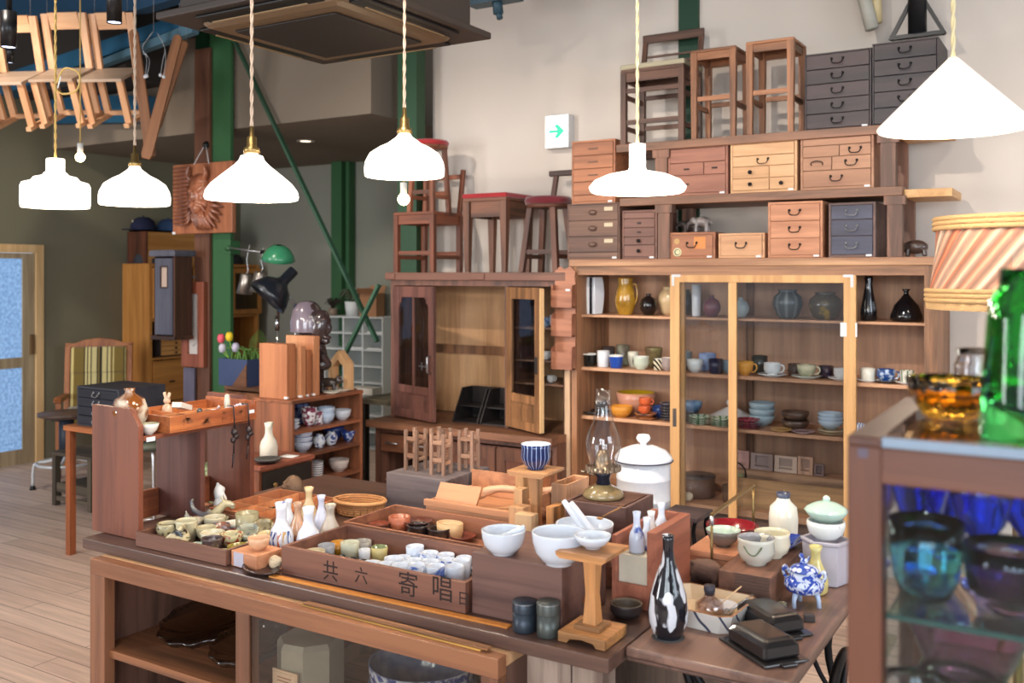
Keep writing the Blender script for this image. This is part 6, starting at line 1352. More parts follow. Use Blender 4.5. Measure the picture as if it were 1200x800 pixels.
for px, pyb, w_, h_, sh, mt, l in bot:
    x_, y_ = {327:(-2.225,2.235),339:(-2.375,2.42),350:(-2.25,2.335),361:(-2.155,2.285),358:(-2.365,2.51),374:(-2.27,2.47),381:(-2.143,2.375)}[px]
    c = Vector((x_,y_,TZ+.001)); k = dep(c)/FP; r = w_/2*k*.96
    o = pot('sake_flask',l,'sake bottle',c,r,h_*k,sh,mt,group=G9,t=.004)
    if 'painted blue' in l:
        for j in range(8):
            a_ = -PI/2+(j-3.5)*.42; pr = PR.get(sh) or IN[sh]; m = MB(); colr = [(70,90,150),(196,110,80),(206,160,80),(60,90,150)][j % 4]
            m.add([(r*1.015*f*math.cos(a_+q),r*1.015*f*math.sin(a_+q),h_*k*zz) for f, zz, q in ((1,.08,-.17),(1,.08,.17),(1,.35,.17),(.86,.47,.12),(.86,.47,-.12),(1,.35,-.17))],[(0,1,2,3,4,5)])
            q = m.build('painted_panel', glaze(colr,(226,214,200),60,.6,.08), o)
# dark leaf shaped dish beside bottles
one(MB().lathe([(0,.003),(.05,.003),(.075,.014),(.073,.017),(.05,.007),(0,.006)],28,sy=.6),'dark_dish',plain((50,34,34),.3,coat=.3),'dark lacquered leaf dish between the sake cups and the big tray','dish',(-2.135,2.06,TZ+.001),R(-10))
# ================================================================ BIG TRAY WITH WRITING
o = tray('writing_tray','big wooden tray with brush writing on its side, full of cups',-2.08,-1.415,2.09,2.385,.082,((128,84,66),(90,56,46)),t=.014)
for ch, px, py, s in (('共',387,671,.062),('六',423,676,.05),('寄',478,687,.072),('唱',518,692,.074),('日',543,703,.04)):
    p = ony(px,py,2.089); writing(ch,s,o,ink,Matrix.Translation((p.x+1.7475,-.1479,max(.03,p.z-TZ))) @ Matrix.Rotation(PI/2,4,'X'))
zt_ = TZ+.008; G10 = 'blue and white straight cups in the big tray'
somcup = [glaze((204,212,226),(70,96,170),a,b_,.05,dist=1) for a, b_ in ((22,.58),(30,.6),(16,.62),(12,.7))]
sc_ = [(465,674,21,24),(487,680,21,26),(508,686,22,26),(530,672,22,24),(470,655,22,20),(450,664,22,20),(491,662,22,20),(510,664,22,20),(538,655,20,20),(524,643,22,22),(544,641,20,22),(510,648,20,18),(491,650,22,18),(545,662,18,20),(552-22,690,22,25),(544,680,16,16),(522,660,20,20),(500,672,20,18),(476,664,18,16),(533,650,18,16)]
pos_c = []
wh_ = ['in the front row, third from the right','in the front row beside the glass of blue marks','in the front row right of the middle','right of the middle, one row back','upper left of the pile','left end of the front row','in the second row middle','in the second row right of the middle','by the right side in the third row','at the back right, tall','in the far right corner','in the middle of the back','third row left of the middle','by the right wall','nearest the right front corner','dark banded, in the right front corner','fourth row right side','centre front second row','left middle','back right beside the tall one']
for i, (c, r, h_) in enumerate(settle(sc_,-1.80,-1.43,2.105,2.37,zt_)):
    mt = glaze((50,80,96),(200,206,206),20,.6,.05,kind='bands') if i == 15 else somcup[i % 4]
    pot('straight_cup','white straight cup with blue marks, '+wh_[i],'cup',c,r,h_*1.3,'tall',mt,glaze((212,218,230)),G10,t=.0035,n=20)
G11 = 'odd cups in the left half of the big tray'
od = [(365,658,23,20,(196,180,146),'cream straight cup at the left front of the big tray'),(381,656,20,20,(150,150,156),'grey blue cup beside the cream one in the big tray'),(397,652,22,22,(186,184,160),'pale grey green cup with a wide rim in the big tray'),(398,632,21,18,(150,144,136),'grey cup lying at the back left corner of the big tray'),(417,646,20,18,(190,130,40),'amber cup in the back of the big tray'),(443,660,20,18,(196,180,120),'cream cup with a green inside in the big tray middle'),(430,662,14,16,(206,206,210),'small white cup beside the green lined cup'),(434,666,24,9,(232,228,224),'low white dish near the front of the big tray'),(396,664,24,8,(226,206,180),'low cream dish at the front edge of the big tray'),(431,634,18,7,(226,222,216),'shallow cream cup leaning at the back of the big tray')]
for i, (c, r, h_) in enumerate(settle([q[:4] for q in od],-2.06,-1.82,2.105,2.37,zt_)):
    pot('odd_cup',od[i][5],'cup',c,r,h_*1.25,'bowl' if od[i][3] < 10 else 'tall',glaze(od[i][4],rough=.2),glaze((120,130,90)) if i == 5 else None,G11,t=.0035,n=20)
random.seed(4); bk_ = glaze((20,18,20))
for i in range(22):
    x, y = (-2.0+.022*(i % 8)+random.uniform(-.004,.004), 2.19+.05*(i//8)) if i < 16 else (-1.83+.022*(i-16),2.33)
    o = one(MB().lathe([(0,0),(.011,.0),(.012,.008),(.009,.012),(0,.013)],10),'black_chopstick_rest',bk_,'small black glazed chopstick rest among the cups of the big tray','chopstick rest',(x,y,zt_+.0005+.013*(i % 2)),random.uniform(0,3),'black chopstick rests in the big tray')
# ================================================================ LACQUER TRAY BEHIND
tray('lacquer_tray','long wooden tray of lacquer lids and dark bowls behind the big tray',-2.13,-1.475,2.42,2.70,.075,((150,98,72),(112,70,52)),t=.012)
rd, rdl, dkb = plain((120,58,42),.3,coat=.4), plain((166,92,64),.35,coat=.3), plain((44,34,34),.25,coat=.4)
G12 = 'lacquer ware in the long tray'
def plates(n, px, pyb, w_, dz, mt, label, z=TZ+.008, last=None):
    c, r = tb(px,pyb,w_,z); clampc(c,r,-2.115,-1.49,2.435,2.685)
    for i in range(n):
        pot('lacquer_saucer',label+', '+(['lowest','second from the bottom','third from the bottom','fourth from the bottom'][i] if i < n-1 else 'topmost'),'saucer',(c.x,c.y,c.z+i*dz),r,dz*1.15,'dish',last if last and i == n-1 else mt,group=G12,t=dz*.3)
plates(4,442,630,26,.010,rd,'red brown lacquer saucer in the left stack')
plates(4,499,626,36,.011,plain((92,50,40),.25,coat=.5),'brown lacquer saucer in the large right stack')
for px, pyb, w_, h_, sh, mt, l in ((468,628,26,20,'tall',rdl,'round light brown lacquer box between the two stacks'),(437,632,20,5,'dish',plain((190,110,70),.4),'orange brown lid leaning in front of the left stack'),(463,634,18,5,'dish',glaze((180,170,150)),'small grey dish in front of the lacquer box'),(490,634,28,16,'teacup',dkb,'dark brown round bowl, left of two'),(515,637,30,15,'teacup',dkb,'dark brown round bowl, right of two'),(541,630,34,19,'tall',wood((206,170,124),(170,130,90),axis=0),'pale bentwood oval box in the right of the long tray'),(517,642,26,4,'dish',plain((206,150,104),.5),'light tan lid in front of the dark bowls'),(542,638,34,7,'dish',rd,'red brown flat dish in the front right of the long tray')):
    c, r = tb(px,pyb,w_,TZ+.008); clampc(c,r,-2.115,-1.49,2.435,2.685); pot('lacquer_bowl' if 'bowl' in l else ('oval_box' if 'bentwood' in l else 'lacquer_dish'),l,'bowl' if 'bowl' in l else ('box' if 'box' in l else 'dish'),c,r,h_*dep(c)/FP,sh,mt,group=G12,sy=.75 if 'oval' in l else 1)
# wicker baskets
def basket(label, c, rx, ry, h, rotz=0):
    o = thing('wicker_basket',label,'basket',c,rotz,'wicker baskets behind the sake bottles'); wk_ = wood((206,150,96),(160,104,60),axis=0,rough=.7)
    m = MB(); n = 44; L = 7
    for j in range(L):
        z = .006+h*j/(L-1)*.96; f = 1+.18*j/L
        m.tube([(rx*f*math.cos(2*PI*i/n)*(1+.012*(-1)**(i+j)),ry*f*math.sin(2*PI*i/n)*(1+.012*(-1)**(i+j)),z) for i in range(n)],.0042,5,closed=True)
    m.build('weave', wk_, o); m = MB()
    for i in range(22): a_ = 2*PI*i/22; m.tube([(rx*math.cos(a_),ry*math.sin(a_),0),(rx*1.17*math.cos(a_),ry*1.17*math.sin(a_),h)],.003,5)
    m.build('stake', wk_, o)['kind'] = 'stuff'
    MB().tube([(rx*1.2*math.cos(2*PI*i/n),ry*1.2*math.sin(2*PI*i/n),h) for i in range(n)],.007,6,closed=True).build('rim', wk_, o); MB().lathe([(0,.004),(rx,.004)],24,sy=ry/rx).build('base', wk_, o)
basket('shallow woven wicker basket right of the sake bottles',(-2.345,2.76,TZ+.001),.085,.06,.05,R(10))
basket('small woven wicker basket behind the long tray near the mortars',(-1.385,2.46,TZ+.001),.05,.04,.045)
# ================================================================ GREY BOX WITH MINIATURE FRAMES
x0, x1, y0, y1 = -2.30, -2.02, 2.86, 3.15; zb = .892
o = thing('grey_box','weathered grey wooden box with small wooden frames standing on top','box',((x0+x1)/2,(y0+y1)/2,TZ+.001)); wk = wood((112,100,100),(76,66,68),axis=0,rough=.75)
MB().box(-.14,-.145,0,.14,.145,zb-TZ).build('box', wk, o, bev=.003); m = MB()
for i in range(11): m.box(.1405,-.135+i*.026,.004,.142,-.118+i*.026,zb-TZ-.006)
m.build('slatted_side', wk, o)
mini, miniz = wood((176,136,110),(136,100,80),axis=0), wood((156,122,102),(120,92,76),axis=2)
for i, (x, y, c_) in enumerate(((-2.235,2.96,1),(-2.165,3.03,0),(-2.10,2.94,0),(-2.055,3.06,1))):
    o = thing('miniature_frame',['small four post wooden frame, leftmost on the grey box','small four post wooden frame at the back of the grey box','small four post wooden frame nearest the front on the grey box','small four post wooden frame at the right of the grey box'][i],'wooden frame',(x,y,zb+.0015),R(3*i),'small wooden frames on the grey box')
    hh = .155
    for s in (-1,1):
        for q in (-1,1): MB().box(s*.026-.0058,q*.028-.0058,0,s*.026+.0058,q*.028+.0058,hh).build('post', miniz, o)
        for zz in (.05,.115): MB().box(-.019,s*.028-.004,zz,.019,s*.028+.004,zz+.014).build('rail', mini, o); MB().box(s*.026-.004,-.021,zz-.012,s*.026+.004,.021,zz).build('rail', mini, o)
# ================================================================ WOODEN BOX WITH SPOON
x0, x1 = X(495,2.80), X(582,2.72); 
o = thing('long_wooden_box','pale long wooden box holding a wooden ladle and a slanted board','box',(-1.80,2.87,TZ+.001)); wl1, wly = wood((190,134,96),(150,100,70),axis=0), wood((186,130,94),(148,98,70),axis=1)
MB().box(-.20,-.14,0,.18,.12,.055).build('lower_box', wood((170,120,90),(120,78,60),axis=0), o, bev=.002)
MB().openbox(-.21,-.15,.056,.19,.14,.10,.012).box(-.215,-.156,.082,.195,-.138,.104).build('tray', wl1, o, bev=.002)
MB().prism([(-.138,.062),(-.128,.062),(-.07,.150),(-.08,.153)],-.195,-.02,0).build('slanted_board', wl1, o)
MB().box(-.2,.128,.10,.19,.14,.16).box(.178,-.14,.10,.19,.128,.14).build('back_board', wly, o)
o = thing('wooden_ladle','pale wooden ladle lying across the long wooden box','ladle',(-1.70,2.87,TZ+.135),R(20)); wsp = wood((222,176,140),(190,140,106),axis=0)
MB().tube(smooth([(-.15,0,-.01),(-.08,0,.01),(.05,0,.005),(.17,0,.03)],5),[.016]*4+[.013]*12,10).build('handle', wsp, o); MB().ell((-.17,0,-.01),.045,.032,.022).build('bowl', wsp, o)
for i in range(3): one(MB().bar((0,0,0),(.13,.05+.02*i,.015),.018,.008),'wooden_spatula',wood((206-20*i,150-14*i,106-12*i),axis=0),['pale wooden spatula in the long box, left','wooden spatula in the long box, middle','brown wooden spatula in the long box, right'][i],'spatula',(-1.83+.05*i,2.80,TZ+.072),group='wooden spatulas in the long box')
# ================================================================ PEDESTALS, SMALL BOXES
def pedestal(label, c, z0, zt_, w_, wd, base=True):
    o = thing('wooden_pedestal',label,'pedestal',(c[0],c[1],z0),0,'square wooden pedestals'); m1, mz = wood(wd,axis=0,coat=.15), wood(wd,axis=2,coat=.15); H_ = zt_-z0; b = w_*.47
    if base:
        MB().prism([(-b,0),(-b*.62,0),(-b*.5,.010),(0,.014),(b*.5,.010),(b*.62,0),(b,0),(b,.026),(-b,.026)],-b,b,1).build('foot_board', m1, o, bev=.002)
        MB().box(-b*.55,-b*.55,.026,b*.55,b*.55,.038).build('base_block', m1, o, bev=.002)
    MB().bar((0,0,.038 if base else 0),(0,0,H_*.5),.036,.036,w2=.026,h2=.026).bar((0,0,H_*.5),(0,0,H_-.016),.026,.026,w2=.036,h2=.036).build('column', mz, o)
    MB().prism([(-w_/2,H_),(w_/2,H_),(w_/2,H_-.008),(w_*.42,H_-.016),(-w_*.42,H_-.016),(-w_/2,H_-.008)],-w_/2,w_/2,1).build('top', m1, o); return H_
c = onz(691,752,TZ); cp = (-1.055,2.118)
pedestal('square wooden pedestal with a curved foot carrying a white dish at the table corner',cp,TZ+.001,.972,.135,(206,142,84))
pot('white_dish','small white dish on the pedestal at the table corner','dish',(cp[0],cp[1],.9735),.046,.032,'bowl',white_p)
pc_ = sy(628,2.66,0); zpt = Z(628,549,2.66)
pedestal('wooden pedestal holding the dark blue bowl behind the mortars',(pc_.x,2.66),TZ+.001,zpt,.135,(200,144,96))
r_ = 17*dep(pc_)/FP
pot('blue_bowl','dark blue and white striped tea bowl on the taller pedestal','bowl',(pc_.x,2.66,zpt+.001),r_*1.05,29*dep(pc_)/FP,'teacup',glaze((26,40,84),(140,164,206),20,.86,.1,kind='radial'),glaze((222,226,236)))
def wbox(label, px0, px1, ptop, Y, dp, wd, open_=False, z0=TZ+.001, name='small_wooden_box', t=.007):
    a, c = X(px0,Y), X(px1,Y); h_ = Z((px0+px1)/2,ptop,Y)-z0; o = MB(); w2 = (c-a)/2
    (o.openbox(-w2,0,0,w2,dp,h_,t) if open_ else o.box(-w2,0,0,w2,dp,h_)); return one(o,name,wood(wd,axis=2),label,'box',((a+c)/2,Y,z0),group='small pale boxes around the blue bowl pedestal',bev=.0015)
wbox('open topped tall pale box right of the pedestal column',646,664,567,2.74,.16,(206,152,112),True)
wbox('upright pale box left of the pedestal column',604,613,552,2.77,.10,(222,166,110))
wbox('box carved with square characters behind the pedestal column',615,645,554,2.90,.05,(206,130,84))
wbox('short pale box in front of the carved one, lower left',602,612,573,2.70,.04,(230,178,126))
wbox('low pale box with finger joints at the left foot of the pedestal',596,613,594,2.57,.05,(216,160,112))
wbox('small pale upright block in front of the pedestal column',603,623,603,2.44,.04,(214,170,126))
wbox('narrow yellow slanted box right of the pedestal foot',640,649,594,2.62,.07,(216,150,90))
p = sy(629,2.765,TZ+.001); k = dep(p)/FP
o = thing('lidded_cylinder','round brown lidded wooden container behind the pedestal column','container',p)
MB().lathe([(0,0),(.038,0),(.04,.085),(0,.085)],28).build('body', wood((176,116,84),axis=0), o); MB().lathe([(0,.086),(.043,.086),(.043,.10),(.03,.115),(0,.118)],28).build('lid', wood((190,124,90),axis=0), o)
# ================================================================ BOX WITH MORTARS
x0, x1, y0, y1 = -1.405, -1.135, 2.105, 2.36; zb = .914
wbx = wood((112,80,70),(80,54,48),axis=0)
o = thing('mortar_box','large brown wooden box under the white mortars at the front of the table','box',((x0+x1)/2,(y0+y1)/2,TZ+.001)); MB().box(x0-(x0+x1)/2,-.1275,0,(x1-x0)/2,.1275,zb-TZ-.001).build('box', wbx, o, bev=.003)
for i in range(2): scrawl(9,.05,.03,o,Matrix.Translation((.1356,.02,.10-.05*i)) @ Matrix.Rotation(PI/2,4,'Z'),7+i)
G13 = 'white porcelain mortars'
def mort(label, px, pyb, w_, h_, z, pes):
    c, r = tb(px,pyb,w_*.5,z); r = w_/2*dep(c)/FP; k = dep(c)/FP; c.z = z
    pot('white_mortar',label,'mortar',c,r,h_*k,'mortar',white_p,group=G13,t=.006,n=40)
    return c, r, h_*k
c, r, h_ = mort('smaller white mortar at the left front of the brown box',590,652,52,28,zb+.001,0)
def pestle(label, a, b_, r1, r2):
    one(MB().tube([a,Vector(a).lerp(Vector(b_),.1),Vector(a).lerp(Vector(b_),.8),b_],[r1*.8,r1,r2,r2*.8],12).ell(a,r1*.85,n=12,m=8),'pestle',white_p,label,'pestle',group='white porcelain pestles')
pestle('short white pestle lying in the smaller mortar',c+Vector((-.01,0,h_*.55)),c+Vector((r*.9,.02,h_*1.15)),.011,.008)
c2, r2, h2 = mort('largest white mortar in the front middle of the brown box',655,665,64,38,zb+.001,1)
# ================================================================ DARK BOX WITH OIL LAMP
x0, x1, y0, y1 = -1.395, -1.19, 2.60, 2.78; zl = .95
one(MB().box(-.13,-.10,0,.16,.36,.06),'wide_low_box',wood((150,96,72),axis=1),'wide reddish board box under the dark lamp box','box',(-1.27,2.58,TZ+.001),bev=.002)
one(MB().openbox(-.1025,-.09,0,.1025,.12,zl-TZ-.062,.012),'lamp_box',wood((104,74,66),(74,50,46),axis=0),'dark brown open box carrying the oil lamp','box',(-1.2925,2.70,TZ+.062),bev=.002)
one(MB().box(-.08,-.07,0,.085,.098,zl-TZ-.075),'cloth_block',plain((90,60,46),.9),'brown padding block inside the dark lamp box','block',(-1.2925,2.70,TZ+.0745))
lc = Vector((-1.28,2.69,zl+.002)); kk = dep(lc)/FP
lc = sy(707,2.70,zl+.002); kk = dep(lc)/FP
def Hh(py): return (zat(py,lc)-lc.z)
o = thing('oil_lamp','antique oil lamp with a tall glass chimney on the dark box','oil lamp',lc); rr = 24.5*kk
MB().lathe([(0,0),(rr*.55,0),(rr*.95,Hh(582)),(rr,Hh(579)),(rr*.85,Hh(573)),(rr*.4,Hh(568)),(rr*.3,Hh(566)),(0,Hh(566))],40).build('font', glaze((150,130,92),(110,90,60),9,.5,.2), o)
MB().lathe([(rr*.32,Hh(568)),(rr*.36,Hh(566)),(rr*.3,Hh(560)),(rr*.36,Hh(556)),(rr*.34,Hh(552)),(0,Hh(552))],28).build('collar', plain((36,38,52),.3,.6), o)
bm_ = plain((150,132,112),.3,.8); MB().lathe([(rr*.34,Hh(554)),(rr*.8,Hh(551)),(rr*.78,Hh(548)),(rr*.42,Hh(547)),(rr*.35,Hh(536)),(rr*.25,Hh(528)),(0,Hh(526))],28).build('burner', bm_, o)
m = MB()
for i in range(20): a_ = 2*PI*i/20; m.prism([(rr*.78*math.cos(a_),rr*.78*math.sin(a_)),(rr*.78*math.cos(a_+.2),rr*.78*math.sin(a_+.2)),(rr*.86*math.cos(a_+.1),rr*.86*math.sin(a_+.1))],Hh(551),Hh(545),2)
m.build('gallery_prongs', bm_, o)['kind'] = 'stuff'
MB().tube([(-rr*.3,0,Hh(558)),(-rr*.95,-.01,Hh(554))],.003,6).lathe([(0,-.003),(.010,-.003),(.010,.003),(0,.003)],12,c=(-rr*.98,-.01,Hh(554))).build('wick_knob', bm_, o)
gp = [(rr*.60,Hh(549)),(rr*.62,Hh(544)),(rr*.82,Hh(528)),(rr*.86,Hh(518)),(rr*.74,Hh(506)),(rr*.5,Hh(494)),(rr*.40,Hh(480)),(rr*.36,Hh(456))]
MB().lathe(gp+[(a-.0018,z) for a, z in gp[::-1]],40).build('glass_chimney', pane((250,250,250),gl=.03), o)
cc, r3, h3 = tb(682,626,68,.90)[0], 0, 0
one(MB().box(-.07,-.075,0,.07,.075,.10),'mortar_stand',wood((140,98,76),axis=0),'brown block carrying the rear mortar behind the front box','block',(-1.30,2.51-.03,TZ+.001),bev=.002)
c3 = Vector((-1.262,2.482,TZ+.103)); k = dep(c3)/FP
pot('white_mortar','white mortar with two pestles behind the largest one','mortar',c3,34*k,29*k,'mortar',white_p,group=G13,t=.006,n=40)
pestle('long white pestle leaning in the rear mortar, left of two',c3+Vector((.02,0,.03)),c3+Vector((-.075,.01,.125)),.012,.010); pestle('long white pestle leaning in the rear mortar, right of two',c3+Vector((.042,.0,.03)),c3+Vector((-.052,.012,.122)),.012,.010)
one(MB().tube([(0,0,0),(.05,.02,.03)],[.002,.003],6).ell((-.006,-.002,-.004),.010,.007,.004),'small_spoon',plain((150,104,60),.5),'tiny brown spoon resting on the rear mortar rim','spoon',c3+Vector((.07,-.03,.105)))
# ================================================================ ENAMEL CANISTER
p = sy(754,3.08,TZ+.001); k = dep(p)/FP; r = 33*k; f = lambda py: zat(py,p)-p.z
o = thing('enamel_canister','tall white enamel canister with a round knobbed lid behind the lamp','canister',p); we = plain((226,226,230),.25,coat=.4); ed = plain((40,40,60),.4)
MB().lathe([(0,0),(r*.93,0),(r*.95,.006),(r*.95,f(585)),(r*.965,f(584)),(r*.965,f(582)),(r*.95,f(581)),(r*.95,f(561)),(r*.965,f(560)),(r*.965,f(558)),(r*.95,f(557)),(r*.95,f(541)),(0,f(541))],48).build('body', we, o)
MB().lathe([(r*.98,f(541)),(r*1.04,f(537)),(r*1.0,f(534)),(r*.8,f(527)),(r*.5,f(523)),(r*.3,f(521)),(0,f(521))],48,mis=[0,0,0,0,0,0]).build('lid', we, o)
MB().tube([(r*1.04*math.cos(2*PI*i/40),r*1.04*math.sin(2*PI*i/40),f(538.5)) for i in range(40)],.0022,6,closed=True).build('blue_rim', ed, o)
MB().lathe([(r*.12,f(521)),(r*.11,f(519)),(r*.22,f(516)),(r*.26,f(513)),(r*.2,f(509)),(0,f(508))],24).build('knob', we, o)
# ================================================================ TEA CADDIES
for i, (px, pyb, w_, h_, c1) in enumerate(((615,743,28,35,(58,66,76)),(644,748,27,40,(84,88,84)))):
    c, r = tb(px,pyb,w_,TZ+.001); k = dep(c)/FP; h_ *= k; c.y = min(c.y, 2.104-r)
    o = thing('tea_caddy',['dark blue grey round tea caddy at the front edge, left of two','grey green round tea caddy at the front edge, right of two'][i],'tea caddy',c,0,'round tea caddies'); mt = plain(c1,.4,.5)
    MB().lathe([(0,0),(r*.97,0),(r,.002),(r,h_*.64),(0,h_*.64)],32).build('body', mt, o); MB().lathe([(r*1.03,h_*.645),(r*1.03,h_*.97),(r*.98,h_),(0,h_*.995)],32).build('lid', mt, o); MB().lathe([(r*1.035,h_*.94),(r*1.035,h_*.96)],32).build('silver_band', steel, o)
# ================================================================ RIGHT END OF THE TABLE
c, r = tb(730,722,44,TZ+.001)
pot('ash_bowl','dark flat wooden bowl between the table edge and the white oven dish','bowl',(-1.045,2.295,TZ+.001),.043,.036,'teacup',plain((52,42,40),.5),plain((84,70,56),.5))
o = thing('upright_box','reddish wooden box standing on its side at the right edge of the table','box',(-1.05,2.485,TZ+.001)); M = Matrix.Translation((0,0,0)); wv = wood((164,98,74),(130,74,56),axis=1)
zt_ = .21; MB().box(-.068,-.125,0,-.055,.125,zt_*.9).box(.035,-.125,0,.062,.125,zt_).box(-.055,.11,0,.035,.125,zt_).box(-.055,-.125,0,.035,-.112,zt_*.3).box(-.055,-.112,0,.035,.11,.01).build('box', wv, o, bev=.0015)
one(MB().box(-.043,-.108,0,.043,.108,.125),'paper_pack',plain((206,196,176),.8),'cream paper pack filling the upright box','paper',(-1.061,2.485,TZ+.0125))
G14 = 'small white bottles in the upright box'
for i, (px, yy, h_, c1) in enumerate(((771,2.41,.075,glaze((200,208,226),(60,80,160),20,.66,.04)),(762,2.455,.05,glaze((222,226,236),(60,80,160),30,.6,.04)),(784,2.51,.055,glaze((230,226,222),(190,90,80),12,.7,.04)),(791,2.56,.07,glaze((214,218,228))))):
    pot('small_bottle',['pale blue bottle with a wide mouth inside the upright box','white and blue bottle at the left of the upright box','small white cup shaped bottle with a red mark in the upright box','narrow white bottle at the far end of the upright box'][i],'bottle',(-1.066+.01*(i % 2),yy,TZ+.1385),.022,h_+.035,'tokkuri2',c1,group=G14,t=.003)
# ================================================================ SEWING MACHINE TABLE
sz = .75; sx0, sx1, sy0, sy1 = -.964, -.568, 2.11, 3.15; cxs, cys = (sx0+sx1)/2, (sy0+sy1)/2
o = thing('sewing_table','narrow brown sewing machine table on black cast iron legs at the right','sewing table',(cxs,cys,0)); M = Matrix.Translation((-cxs,-cys,0)); wsw = wood((136,102,86),(98,72,62),axis=1,rough=.45,coat=.15)
MB(M).box(sx0,sy0,sz-.024,sx1,sy1,sz).build('tabletop', wsw, o, bev=.006)
MB(M).box(sx0+.003,sy0+.003,sz-.034,sx1-.003,sy1-.003,sz-.0245).build('edge_moulding', wood((104,74,62),axis=1), o, bev=.003)
ir = black_iron
for yy in (2.28,2.98):
    m = MB(M)
    for xx in (sx0+.07,sx1-.07): m.tube(smooth([(xx,yy,.71),(xx*.6+cxs*.4,yy,.52),(xx,yy,.3),(xx+(.05 if xx > cxs else -.05),yy,.02)],5),.012,8)
    m.tube(smooth([(sx0+.07,yy,.70),(cxs-.05,yy,.6),(cxs,yy,.45),(cxs+.05,yy,.6),(sx1-.07,yy,.70)],5),.010,8).tube([(sx0+.1,yy,.3),(sx1-.1,yy,.3)],.010,8).tube([(sx0+.04,yy,.1),(sx1-.04,yy,.1)],.010,8)
    m.tube(smooth([(sx0+.1,yy,.3),(cxs,yy,.15),(sx1-.1,yy,.3)],5),.008,8).tube(smooth([(sx0+.09,yy,.68),(cxs-.03,yy,.5),(sx0+.09,yy,.35)],5),.008,8).tube(smooth([(sx1-.09,yy,.68),(cxs+.03,yy,.5),(sx1-.09,yy,.35)],5),.008,8)
    m.build('iron_leg', ir, o)
m = MB(M); wx, wy_, wz, wr_ = sx1-.02, 2.72, .42, .18
m.tube([(wx,wy_+wr_*math.cos(2*PI*i/32),wz+wr_*math.sin(2*PI*i/32)) for i in range(32)],.014,8,closed=True)
for i in range(5): a_ = 2*PI*i/5; m.tube(smooth([(wx,wy_,wz),(wx,wy_+.09*math.cos(a_)-.03*math.sin(a_),wz+.09*math.sin(a_)+.03*math.cos(a_)),(wx,wy_+wr_*math.cos(a_),wz+wr_*math.sin(a_))],4),.010,6)
m.lathe([(0,-.02),(.035,-.02),(.035,.02),(0,.02)],16,c=(0,0,0)) if False else m.ell((wx,wy_,wz),.03,.04,.04)
m.build('drive_wheel', ir, o); MB(M).box(sx0+.1,2.35,.10,sx1-.1,2.75,.115).build('treadle', ir, o)
def st(px, pyb, w_): return tb(px,pyb,w_,sz+.001)
# striped bottle
c, r = st(783,755,50); k = dep(c)/FP
mt_ = glaze((30,28,34),(214,214,220),13,.50,.012,.06,zscale=.22,dist=1.6)
m = MB(); pf, mi = vesprof([(.62,0),(.64,.02),(.78,.05),(.96,.16),(1,.26),(.9,.42),(.6,.60),(.34,.74),(.26,.86),(.28,.95),(.30,1)],r*.96,(119)*k,.004); m.lathe(pf,40,mis=mi)
one(m,'striped_bottle',[mt_,mt_],'tall glossy black bottle with white drip stripes at the front of the sewing table','bottle',c,R(70))
one(MB().lathe([(0,0),(r*.78,0),(r*.78,.0012),(0,.0012)],28),'felt_mat',plain((70,66,66),.8),'dark round mat under the glossy striped bottle','mat',(c.x,c.y,sz+.0002))
# oven dish with handles and contents
a_ = onz(745,700,sz); pc_ = Vector((-.868,2.395,sz+.001))
o = thing('oven_dish','white rectangular ceramic dish with blue strokes and a brown rim behind the striped bottle','dish',pc_,R(-4)); od_ = glaze((222,216,208),(70,74,96),9,.955,.015,.2,kind='diag',dist=2); inn_ = glaze((214,190,156),rough=.3)
hw_, hd_, hh_ = .112, .102, .048
out = lambda f, z: [(-hw_*f,-hd_*f*.8,z),(-hw_*f*.8,-hd_*f,z),(hw_*f*.8,-hd_*f,z),(hw_*f,-hd_*f*.82,z),(hw_*f,hd_*f*.82,z),(hw_*f*.8,hd_*f,z),(-hw_*f*.8,hd_*f,z),(-hw_*f,hd_*f*.82,z)]
vs = out(.86,0)+out(1,hh_)+out(.93,hh_)+out(.82,.010); q_ = lambda a, b_: [(a+i,a+(i+1) % 8,b_+(i+1) % 8,b_+i) for i in range(8)]
MB().add(vs[:16],[tuple(range(8))[::-1]]+q_(0,8)).build('dish_body', od_, o); MB().add(vs[8:],q_(0,8)).build('rim', glaze((150,110,84)), o); MB().add(vs[16:],q_(0,8)+[tuple(range(8,16))]).build('inside', inn_, o)
o = thing('glass_bottle','small clear ribbed glass bottle with a black stopper in the oven dish','bottle',(-.845,2.37,sz+.012)); MB().lathe([(0,0),(.032,0),(.037,.02),(.034,.04),(.014,.054),(.012,.064),(.010,.064),(.011,.054),(.03,.038),(.033,.02),(0,.004)],32,wob=lambda t, z: 1+.03*math.cos(14*t)).build('bottle', pane((236,226,222),gl=.10), o); MB().lathe([(0,.060),(.012,.060),(.015,.072),(.014,.084),(0,.086)],16).build('stopper', plain((50,46,56),.4), o)
o = thing('glass_dish','small white fluted glass dish with a stick in the oven dish','dish',(-.825,2.425,sz+.012)); MB().lathe([(0,0),(.02,0),(.036,.022),(.034,.024),(.018,.004),(0,.004)],24).build('dish', glaze((222,220,224)), o); MB().tube([(-.02,-.02,.012),(.03,.05,.06)],.002,6).build('stick', plain((214,180,140),.5), o)
one(MB().tube([(0,0,0),(.05,.055,.035)],.0025,6).ell((-.002,0,0),.007,n=8,m=6),'glass_stirrer',pane((230,232,236),gl=.15),'clear glass stirring rod lying across the oven dish','rod',(-.80,2.38,sz+.035))
